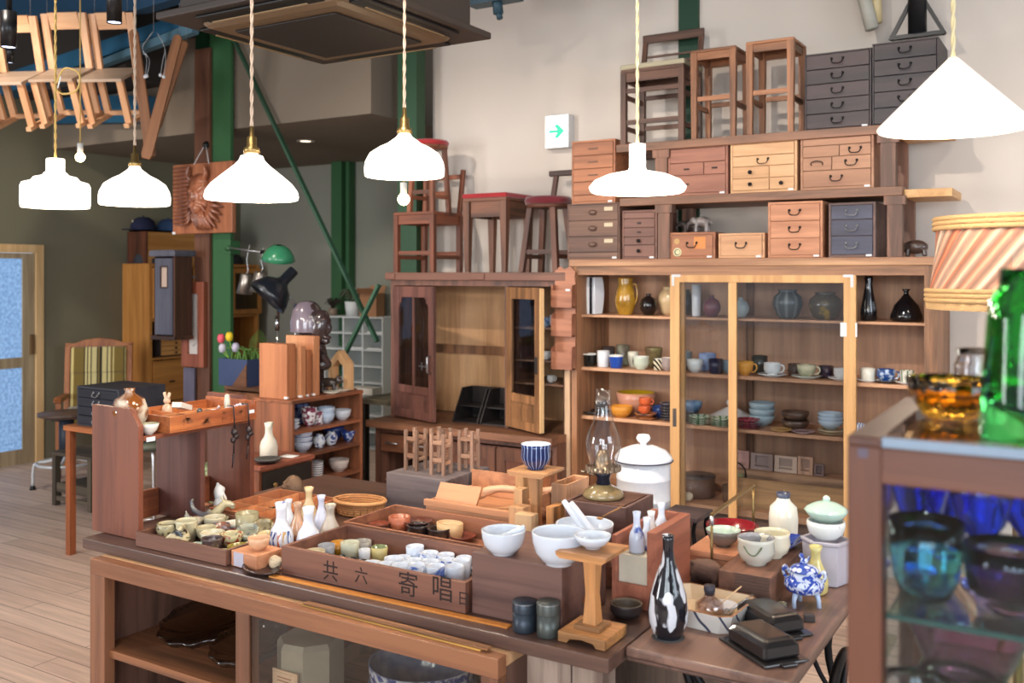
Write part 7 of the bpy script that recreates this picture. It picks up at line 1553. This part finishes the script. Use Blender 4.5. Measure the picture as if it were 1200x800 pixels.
# black butter dishes
def bdish(label, px, pyb, w_, rz):
    c = onz(px,pyb,sz+.001); o = thing('lidded_black_dish',label,'dish',c,rz,'black lidded rectangular dishes'); bk = plain((34,30,30),.28,coat=.4)
    MB().box(-.095,-.062,0,.095,.062,.007).build('base', bk, o, bev=.003)
    p0 = [(-.078,-.05,.008),(.078,-.05,.008),(.078,.05,.008),(-.078,.05,.008)]; p1 = [(x*.97,y*.97,.036) for x, y, z in p0]; p2 = [(x*.8,y*.76,.052) for x, y, z in p0]
    MB().add(p0+p1+p2,[(3,2,1,0),(0,1,5,4),(1,2,6,5),(2,3,7,6),(3,0,4,7),(4,5,9,8),(5,6,10,9),(6,7,11,10),(7,4,8,11),(8,9,10,11)]).build('lid', bk, o, bev=.007)
    for s in (-1,1): MB().box(s*.095,-.02,.001,s*.108,.02,.007).build('handle', bk, o, bev=.002)
bdish('black lidded rectangular dish nearest the front edge, with its long side turned',894,762,92,R(-38)); bdish('black lidded rectangular dish behind the front one, near the blue incense burner',902,733,72,R(-38))
# hedgehog log
c = onz(822,684,sz+.001); o = blob('wooden_boar','carving','dark brown carved wooden boar lying behind the oven dish',(-.955,2.665,sz+.001),R(-12),[('e',(0,0,.38),(.55,.34,.36)),('e',(-.5,0,.34),(.28,.26,.28)),('e',(-.74,0,.28),(.12,.12,.11)),('t',[(-.35,.2,.3),(-.4,.22,.02)],.09),('t',[(-.35,-.2,.3),(-.4,-.22,.02)],.09),('t',[(.35,.2,.3),(.4,.22,.02)],.09),('t',[(.35,-.2,.3),(.4,-.22,.02)],.09),('e',(-.45,.18,.58),(.06,.05,.08)),('e',(-.45,-.18,.58),(.06,.05,.08))],wood((110,82,70),(60,44,40),axis=0,rough=.8),.004,.095)
# carved block & pots on it
bx0, bx1, by0, by1 = X(855,2.42), X(910,2.42)-.012, 2.55, 2.98; bz = .832
bx0, bx1 = -.885, -.737
o = thing('old_wooden_block','rough dark brown wooden block with a ridged end carrying the tea bowls','block',((bx0+bx1)/2,2.77,sz+.001)); wk = wood((126,86,66),(84,56,46),axis=1,rough=.65,coat=.1); hw_ = (bx1-bx0)/2
MB().box(-hw_,-.22,0,hw_,.22,bz-sz).build('block', wk, o, bev=.004)
m = MB(); random.seed(2)
for i in range(9): m.box(-hw_*.35,-.2225,.008+i*.0085,hw_*.92,-.2195,.013+i*.0085)
m.build('ridged_end', wood((104,78,66),(70,50,44),axis=0,rough=.7), o)
def onb(px, pyb, w_, z): 
    return tb(px,pyb,w_,z)
G15 = 'bowls and bottles on the sewing table'
c, r = onb(886,667,48,bz+.001); c = clampc(c,r*.9,bx0-.02,bx1+.02,2.56,2.95); k = dep(c)/FP
tbm = glaze((206,206,186),(110,120,90),5,.68,.02,.2)
pot('tea_bowl','cream round tea bowl with a green painted line, front one on the block','tea bowl',c,r*.92,31*k,'teacup',glaze((214,212,200),(190,182,164),4,.6,.2,.2),glaze((150,148,150)),G15,t=.004)
m_ = MB().tube(smooth([(-.02,-r*.87,.058),(-.005,-r*.93,.04),(.012,-r*.9,.036),(.026,-r*.82,.052),(.03,-r*.8,.06)],4),.0022,5)
q = m_.build('green_line', plain((110,120,90),.4), D.objects['tea_bowl'])
c2_ = c+Vector((.02,.09,0)); pot('tea_bowl','cream tea bowl standing behind the front one on the block','tea bowl',c2_,r*.9,30*k,'teacup',glaze((224,214,192),(150,100,60),4,.72,.03,.2),glaze((206,198,170)),G15,t=.004)
c, r = onb(918,652,62,bz+.001); c = clampc(c,r*.6,bx0,bx1+.03,2.78,2.86)
for i in range(3):
    one(MB().lathe([(0,0),(.04,0),(.072,.014),(.070,.017),(.038,.003),(0,.003)],4,smooth=False),'blue_dish',glaze((50,66,140),(110,130,190),24,.6,.1),['dark blue square dish, lowest of the stack on the block','dark blue square dish, middle of the stack on the block','dark blue square dish, topmost with a lighter glaze'][i],'dish',(-.80,2.86,bz+.001+.0065*i),R(40+4*i),'dark blue dishes on the block')
# light wood box with celadon bowl
lb = Vector((-.965,2.82,sz+.001)); hb = .075
o = thing('light_wooden_box','light wooden box of two layers under the pale green bowl','box',lb); wl = wood((206,146,110),(170,110,80),axis=0)
MB().box(-.07,-.10,0,.07,.10,.055).build('box', wl, o, bev=.002); MB().box(-.073,-.103,.056,.073,.103,hb).build('lid', wl, o, bev=.002)
k = dep(lb)/FP; pot('footed_bowl','pale green footed bowl with a grey outside on the light box','bowl',(-.955,2.80,sz+hb+.002),20*k,19*k,'bowl',glaze((120,112,106)),glaze((190,206,190)),G15,t=.003)
p = sy(858,2.99,sz+.001); pot('lacquer_bowl','deep red lacquer bowl behind the pale green bowl','bowl',(-1.0,3.02,sz+.001),.085,.085,'dish',plain((96,26,34),.2,coat=.6),plain((130,30,38),.2,coat=.6),G15)
# brass frame rising behind
for_ = sy(833,3.10,0)
o = thing('brass_frame','thin brass rail frame rising behind the sewing table bowls','rail',(X(834,2.70),2.70,sz+.001)); br_ = plain((150,126,84),.35,.8)
pA = Vector((X(834,2.70),2.70,0)); zA_ = Z(834,603,2.70)-sz-.001; pB = Vector((X(883,3.12),3.12,0))-pA; zB_ = Z(883,568,3.12)-sz-.001
MB().tube([(0,0,0),(0,0,zA_-.02)],.004,8).tube([(pB.x,pB.y,0),(pB.x,pB.y,zB_)],.005,8).build('upright', br_, o); MB().bar((0,0,zA_),(pB.x,pB.y,zB_),.012,.006).build('top_bar', br_, o); MB().lathe([(0,zA_-.03),(.006,zA_-.03),(.006,zA_-.004),(0,zA_-.004)],10).build('joint', plain((206,206,206),.3,.7), o)
# white bottle with dark mouth
c = Vector((X(918,3.06),3.06,sz+.001)); k = dep(c)/FP
def rr_(py): return zat(py,c)-c.z
pot('white_bottle','white round shouldered bottle with a blue black mouth','bottle',c,17*k,rr_(577),'shoulder',glaze((226,222,206)),plain((60,64,84),.3),G15,t=.004,rim=plain((70,76,96),.3))
# right edge group
c, r = st(930,712,46); k = dep(c)/FP; c = Vector((-.612,2.385,sz+.001))
c = Vector((-.668,2.62,sz+.001)); k = dep(c)/FP
bw_ = glaze((206,214,232),(44,74,170),46,.5,.04,.12,dist=1.5); rI = 23*k
o = thing('incense_burner','blue and white three legged incense burner with a lion knob lid','incense burner',c,0,G15)
MB().lathe([(0,.034),(rI*.5,.034),(rI*.9,.044),(rI,.058),(rI*.93,.072),(rI*.68,.080),(rI*.70,.094),(rI*.62,.094),(0,.09)],40).build('body', bw_, o)
MB().lathe([(0,.095),(rI*.74,.095),(rI*.74,.099),(rI*.55,.108),(rI*.2,.113),(0,.114)],40).build('lid', glaze((210,216,234),(60,84,170),60,.5,.05,.12,kind='voronoi'), o)
MB(Matrix.Translation((0,0,.112)) @ Matrix.Scale(.026,4)).ell((0,0,.35),.42,.26,.3).ell((-.3,0,.85),.25,.24,.3).tube([(.3,0,.4),(.55,0,.9)],.12,8).tube([(-.25,.15,.4),(-.35,.2,0)],.12,7).tube([(-.25,-.15,.4),(-.35,-.2,0)],.12,7).build('lion_knob', bw_, o, remesh=.0018)
for i in range(3): a_ = 2*PI*i/3-PI/2-.5; MB().tube([(rI*.6*math.cos(a_),rI*.6*math.sin(a_),.042),(rI*.72*math.cos(a_),rI*.72*math.sin(a_),.02),(rI*.74*math.cos(a_),rI*.74*math.sin(a_),0)],[.009,.006,.007],8).build('leg', glaze((190,206,232)), o)
for s in (-1,1): MB().tube(smooth([(s*rI*.7,0,.083),(s*rI*.98,0,.10),(s*rI*1.05,0,.085),(s*rI*.92,0,.07)],4),.005,6).build('handle', bw_, o)
c = onz(955,701,sz+.001)+Vector((-.01,.05,0)); k = dep(c)/FP
pot('gourd_vase','yellow gourd shaped vase with a small foot behind the incense burner','vase',c,14.5*k,55*k,'tokkuri',glaze((214,200,130),(190,176,120),18,.6,.05),group=G15)
c = onz(967,694,sz+.001)+Vector((0.0,.075,0)); k = dep(c)/FP; c = Vector((X(968,2.86),2.86,sz+.001)); k = dep(c)/FP
one(MB().lathe([(0,0),(24*k,0),(25*k,.004),(27*k,46*k),(29*k,48*k),(29*k,51*k),(24*k,51*k),(24*k,40*k),(0,40*k)],6,smooth=False),'hexagonal_planter',glaze((186,180,190),rough=.3),'grey lilac hexagonal planter at the right edge of the sewing table','planter',c,R(12),bev=.002)
zt_ = sz+.001+51*k+.001
pot('white_dotted_bowl','white bowl with black dots standing on the hexagonal planter','bowl',(c.x,c.y,zt_),22*k,20*k,'guinomi',glaze((228,230,228),(40,44,60),26,.72,.02))
o = thing('celadon_tureen','pale celadon lidded bowl with a round knob on top of the dotted bowl','tureen',(c.x,c.y+.005,zt_+20*k+.001)); cel = glaze((186,212,198)); MB().lathe([(0,0),(16*k,0),(23*k,8*k),(24*k,11*k),(0,11*k)],32).build('bowl', cel, o); MB().lathe([(25*k,11.3*k),(22*k,15*k),(12*k,20*k),(4*k,22*k),(0,22*k)],32).ell((0,0,24*k),4.5*k,n=12,m=8).build('lid', cel, o)
c = onz(924,722,sz+.001); one(MB().lathe([(0,0),(.012,0),(.016,.02),(.010,.03),(.013,.034),(.009,.034),(0,.01)],16),'tiny_jar',glaze((120,120,96),(90,84,70),20),'tiny greenish jar between the incense burner and the black dish','jar',onz(932,724,sz+.001)+Vector((-.035,.0,0)))
one(MB().box(-.014,-.012,0,.014,.012,.018),'tiny_box',plain((70,62,60),.6),'tiny dark box at the right edge beside the black dish','box',onz(953,728,sz+.001)+Vector((-.01,0,0)),R(20),bev=.002)
# dark small table behind the upright box
o = thing('dark_stand','small dark four legged display stand on the table behind the upright box','stand',(-1.168,3.045,TZ+.001)); MB().box(-.066,-.075,.085,.068,.075,.10).build('top', wood((74,60,62),axis=0), o, bev=.002)
for x in (-.055,.056):
    for y in (-.063,.063): MB().tube(smooth([(x,y,.085),(x*.85,y*.9,.05),(x,y,0)],4),.007,8).build('leg', blackpt, o)
# ================================================================ ELEPHANTS, BOAR
EL = [('e',(0,0,.62),(.48,.28,.30)),('e',(-.52,0,.66),(.24,.2,.24)),('t',[(-.66,0,.62),(-.84,0,.5),(-.9,0,.28),(-.86,0,.15)],[.12,.09,.06,.045]),('t',[(-.28,.17,.55),(-.3,.18,.02)],.12),('t',[(-.28,-.17,.55),(-.3,-.18,.02)],.12),('t',[(.3,.17,.55),(.32,.18,.02)],.12),('t',[(.3,-.17,.55),(.32,-.18,.02)],.12),('e',(-.44,.22,.68),(.13,.05,.18)),('e',(-.44,-.22,.68),(.13,.05,.18)),('t',[(.46,0,.7),(.56,0,.5),(.55,0,.35)],.03)]
zt_ = Z(810,272,5.02)+.002
blob('elephant_figurine','figurine','grey elephant figurine, lighter one standing on the stickered box',(X(823,5.16),5.16,zt_),R(0),EL,glaze((140,130,126),(70,60,58),12,.55,.1,.5),.004,.10,group='elephant figurines on the stickered box')
blob('elephant_figurine','figurine','dark elephant figurine, left one on the stickered box',(X(806,5.24),5.26,zt_),R(35),EL,plain((84,72,68),.5),.004,.085,group='elephant figurines on the stickered box')
blob('boar_figurine','figurine','dark brown boar figurine at the right end of the cabinet top',(X(1075,5.2),5.15,1.7315),R(0),[('e',(0,0,.5),(.6,.3,.36)),('e',(-.55,0,.45),(.26,.2,.22)),('e',(-.8,0,.36),(.12,.1,.09)),('t',[(-.35,.17,.4),(-.38,.18,.02)],.1),('t',[(-.35,-.17,.4),(-.38,-.18,.02)],.1),('t',[(.4,.17,.4),(.42,.18,.02)],.1),('t',[(.4,-.17,.4),(.42,-.18,.02)],.1),('e',(-.45,.15,.68),(.06,.04,.08)),('e',(-.45,-.15,.68),(.06,.04,.08))],glaze((72,54,46),(130,92,60),7,.62,.05,.3),.004,.10)
# ================================================================ FLOOR LAMP WITH PLEATED SHADE
lx, ly = X(1193,3.0), 3.0; d_ = dep((lx,ly)); k = d_/FP; zb_, zt_ = H+(HY-350)*k, H+(HY-262)*k; rb, rt = 97*k, 88*k
o = thing('floor_lamp','floor lamp with a large pleated orange cream fabric shade at the right','floor lamp',(lx,ly,0))
m, nt, b, L = newmat('pleated_silk'); tc = N(nt,'ShaderNodeTexCoord'); sp = N(nt,'ShaderNodeSeparateXYZ'); L.new(tc.outputs['Object'],sp.inputs[0]); at = N(nt,'ShaderNodeMath',operation='ARCTAN2'); L.new(sp.outputs[0],at.inputs[0]); L.new(sp.outputs[1],at.inputs[1])
sk = N(nt,'ShaderNodeMath',operation='MULTIPLY_ADD'); sk.inputs[1].default_value = 3.6; L.new(sp.outputs[2],sk.inputs[0]); L.new(at.outputs[0],sk.inputs[2])
m1 = N(nt,'ShaderNodeMath',operation='MULTIPLY'); m1.inputs[1].default_value = 34; L.new(sk.outputs[0],m1.inputs[0]); sn = N(nt,'ShaderNodeMath',operation='SINE'); L.new(m1.outputs[0],sn.inputs[0])
nz = N(nt,'ShaderNodeTexNoise',noise_dimensions='1D',Scale=3.2,Detail=3); L.new(sk.outputs[0],nz.inputs['W'])
cr = N(nt,'ShaderNodeValToRGB'); e = cr.color_ramp.elements; e[0].position = .36; e[0].color = lin((196,116,84)); e[1].position = .62; e[1].color = lin((222,186,160)); L.new(nz.outputs[0],cr.inputs[0])
mx = N(nt,'ShaderNodeMixRGB',blend_type='MULTIPLY',Fac=.3); L.new(cr.outputs[0],mx.inputs[1]); L.new(sn.outputs[0],mx.inputs[2]); L.new(mx.outputs[0],b.inputs['Base Color']); b.inputs['Roughness'].default_value = .8
L.new(cr.outputs[0],b.inputs['Emission Color']); b.inputs['Emission Strength'].default_value = .06
bu = N(nt,'ShaderNodeBump',Strength=.8,Distance=.006); L.new(sn.outputs[0],bu.inputs['Height']); L.new(bu.outputs[0],b.inputs['Normal'])
MB().lathe([(rb,zb_),(rb*.96,zb_+(zt_-zb_)*.3),(rb*.92,zb_+(zt_-zb_)*.6),(rt,zt_),(rt-.004,zt_),(rb*.9,zb_+(zt_-zb_)*.6),(rb-.004,zb_)],64).build('lamp_shade', m, o)
gd = plain((190,152,104),.7,bump=1,bs=200)
def ropes(r_, z, n, nm):
    m = MB()
    for j in range(n): m.tube([(r_*math.cos(2*PI*i/72)*(1+.006*(i % 2)),r_*math.sin(2*PI*i/72)*(1+.006*(i % 2)),z+j*.013) for i in range(72)],.0075,6,closed=True)
    return m.build(nm, gd, o)
ropes(rb+.003,zb_-.004,3,'lower_braid'); ropes(rt+.003,zt_-.012,3,'upper_braid')
MB().lathe([(rb+.004,zb_-.03),(rb+.006,zb_-.004),(rb+.002,zb_-.004),(rb+.001,zb_-.03)],72,wob=lambda t, z: 1+.006*math.cos(36*t)).build('fringe', gd, o)
MB().lathe([(0,0),(.15,0),(.15,.02),(.03,.05),(.02,.08),(.014,.1),(.014,1.3),(.02,1.35),(.012,1.4),(.012,zb_+.1),(0,zb_+.1)],24).build('pole', brass, o)
MB().ell((0,0,zb_+.15),.035).build('bulb', emis((255,220,170),6), o)
MB().tube([(-rt,0,zt_-.02),(rt,0,zt_-.02)],.003,6).tube([(0,-rt,zt_-.02),(0,rt,zt_-.02)],.003,6).tube([(0,0,zb_+.1),(0,0,zt_-.02)],.004,6).build('shade_spider', brass, o)
l = D.lights.new('floor_lamp_bulb','POINT'); l.energy = 9; l.color = (1,.80,.58); l.shadow_soft_size = .04; lo_ = D.objects.new('floor_lamp_bulb', l); COL.objects.link(lo_); lo_.location = (lx,ly,zb_+.21)
# ================================================================ FOREGROUND GLASS SHOWCASE
gx0, gy0, gy1, gx1, gt = -.262, 1.235, 1.665, .62, 1.448
o = thing('glass_showcase','reddish wood and glass showcase of coloured glassware in the right foreground','showcase',((gx0+gx1)/2,(gy0+gy1)/2,0)); M = Matrix.Translation((-(gx0+gx1)/2,-(gy0+gy1)/2,0)); w1, w2, w3 = [wood((106,62,42),(80,46,32),axis=a,rough=.4) for a in (0,1,2)]
for (x, y) in ((gx0,gy0),(gx0,gy1-.04),(gx1-.04,gy0),(gx1-.04,gy1-.04)): MB(M).box(x,y,0,x+.04,y+.04,gt-.012).build('post', w3, o, bev=.002)
for y in (gy0,gy1-.04):
    MB(M).box(gx0+.04,y,gt-.056,gx1-.04,y+.036,gt-.012).build('top_rail', w1, o, bev=.002); MB(M).box(gx0+.04,y,.72,gx1-.04,y+.036,.77).build('lower_rail', w1, o)
for x in (gx0,gx1-.04): MB(M).box(x,gy0+.04,gt-.056,x+.036,gy1-.04,gt-.012).build('top_rail', w2, o, bev=.002); MB(M).box(x,gy0+.04,.72,x+.036,gy1-.04,.77).build('lower_rail', w2, o)
MB(M).box(gx0,gy0,gt-.012,gx0+.04,gy1,gt).box(gx1-.04,gy0,gt-.012,gx1,gy1,gt).box(gx0+.04,gy1-.03,gt-.012,gx1-.04,gy1,gt).build('top_frame', w2, o, bev=.002)
MB(M).box(gx0+.04,gy0+.004,gt-.008,gx1-.04,gy1-.03,gt).build('glass_top', pane((236,244,244),gl=.02), o); MB(M).box(gx0+.041,gy0+.001,gt-.011,gx1-.041,gy0+.006,gt+.001).build('glass_edge', plain((140,156,172),.15,coat=.5), o)
MB(M).box(gx0+.03,gy0+.03,.745,gx1-.03,gy1-.03,.77).build('base_board', wood((206,160,124),(176,126,94),axis=0), o)
for z in (1.072,1.225):
    s_ = MB(M).box(gx0+.041,gy0+.03,z-.006,gx1-.041,gy1-.042,z).build('glass_shelf', pane((206,232,222),gl=.02), o); MB(M).box(gx0+.041,gy0+.028,z-.0062,gx1-.041,gy0+.0298,z+.0002).build('shelf_edge', plain((26,84,76),.15,coat=.5), s_)
MB(M).box(gx0+.04,gy0+.018,.77,gx1-.04,gy0+.020,gt-.056).build('front_glass', pane((238,244,246)), o); MB(M).box(gx0+.016,gy0+.04,.77,gx0+.018,gy1-.04,gt-.056).build('side_glass', pane((238,244,246)), o)
for x, z in ((.02,gt-.034),(-.243,gt-.02)): MB(M).box(x-.006,gy0-.001,z-.006,x+.006,gy0+.0005,z+.006).build('wooden_peg', plain((96,84,96),.6), o)
cob, cya, pur, amb, grn = glassm((104,136,252),.03), glassm((176,240,250),.02), glassm((196,160,190),.03), glassm((255,196,70),.03), glassm((84,205,105),.03)
clr = glassm((240,244,250),.02)
def g(name, label, x, y, z, prof, mt, n=40, wob=None, cat='glass', group='coloured glasses in the showcase', t=.003):
    inn = [(max(r-t,.0),zz) for r, zz in prof if zz > prof[0][1]+t*2][::-1]; inn[0] = (prof[-1][0]-t*.6,prof[-1][1])
    return one(MB().lathe([(0,prof[0][1])]+prof+inn+[(0,prof[0][1]+t*2)],n,wob=wob),name,mt,label,cat,(x,y,z),group=group)
def gp(px, Y_, z): return sy(px,Y_,z)
q = gp(1085,1.34,1.226); g('cyan_glass','cyan blue glass bowl with a thick base on the glass shelf',q.x,q.y,q.z,[(.018,0),(.03,.006),(.040,.03),(.046,.07),(.047,.104)],cya,t=.0016)
gob = [(.026,0),(.024,.004),(.006,.010),(.005,.05),(.010,.058),(.03,.085),(.040,.12),(.043,.150)]
for i, (px, Y_) in enumerate(((1078,1.47),(1150,1.44),(1205,1.50),(1112,1.56))):
    q = gp(px,Y_,1.226); g('cobalt_goblet',['cobalt blue stemmed glass, left one behind the cyan bowl','cobalt blue stemmed glass in the middle of the glass shelf','cobalt blue stemmed glass at the right frame edge','cobalt blue stemmed glass at the back of the glass shelf'][i],q.x,q.y,q.z,gob if i < 3 else [(r*.9,z*.9) for r, z in gob],cob)
q = gp(1185,1.34,1.226); g('purple_glass','dark violet glass bowl right of the cyan bowl',q.x,q.y,q.z,[(.022,0),(.038,.006),(.05,.03),(.054,.06),(.055,.085)],glassm((180,150,186),.03))
q = gp(1196,1.42,1.226); 
q = gp(1135,1.45,1.073); g('violet_bowl','large fluted violet glass bowl under the glass shelf',q.x,q.y,q.z,[(.035,0),(.04,.01),(.06,.05),(.082,.105),(.088,.135)],pur,48,lambda t, z: 1+.015*math.cos(24*t),cat='bowl')
for i, (px, Y_) in enumerate(((1075,1.33),(1172,1.335),(1120,1.38))):
    q = gp(px,Y_,1.073); g('clear_glass_bowl',['clear cut glass bowl at the lower left of the showcase','clear cut glass bowl at the lower right of the showcase','clear cut glass bowl between the other two on the low glass shelf'][i],q.x,q.y,q.z,[(.02,0),(.034,.01),(.045,.035),(.047,.05)],clr,32,lambda t, z: 1+.03*math.cos(10*t),cat='bowl')
q = gp(1114,1.46,gt+.0015); k = dep(q)/FP
g('amber_bowl','fluted amber glass bowl on top of the showcase',q.x,q.y,q.z,[(26*k,0),(30*k,2*k),(37*k,14*k),(44*k,28*k),(48*k,46*k)],amb,64,lambda t, z: 1+.04*math.cos(16*t+z*70),cat='bowl',group=None,t=.0045)
q = gp(1148,1.61,gt+.0015); g('glass_jar','clear glass jar with a wire rim behind the amber bowl',q.x,q.y,q.z,[(.03,0),(.035,.01),(.036,.06),(.03,.075),(.033,.085)],clr,32,cat='jar',group=None)
q = gp(1204,1.31,gt+.0015); k = dep(q)/FP
g('green_vase','tall emerald green glass vase on the showcase at the right edge',q.x,q.y,q.z,[(50*k,0),(52*k,4*k),(50*k,50*k),(45*k,110*k),(43*k,140*k),(40*k,165*k),(31*k,178*k),(29*k,200*k)],grn,48,lambda t, z: 1+.012*math.cos(7*t+z*16),cat='vase',group=None,t=.009)
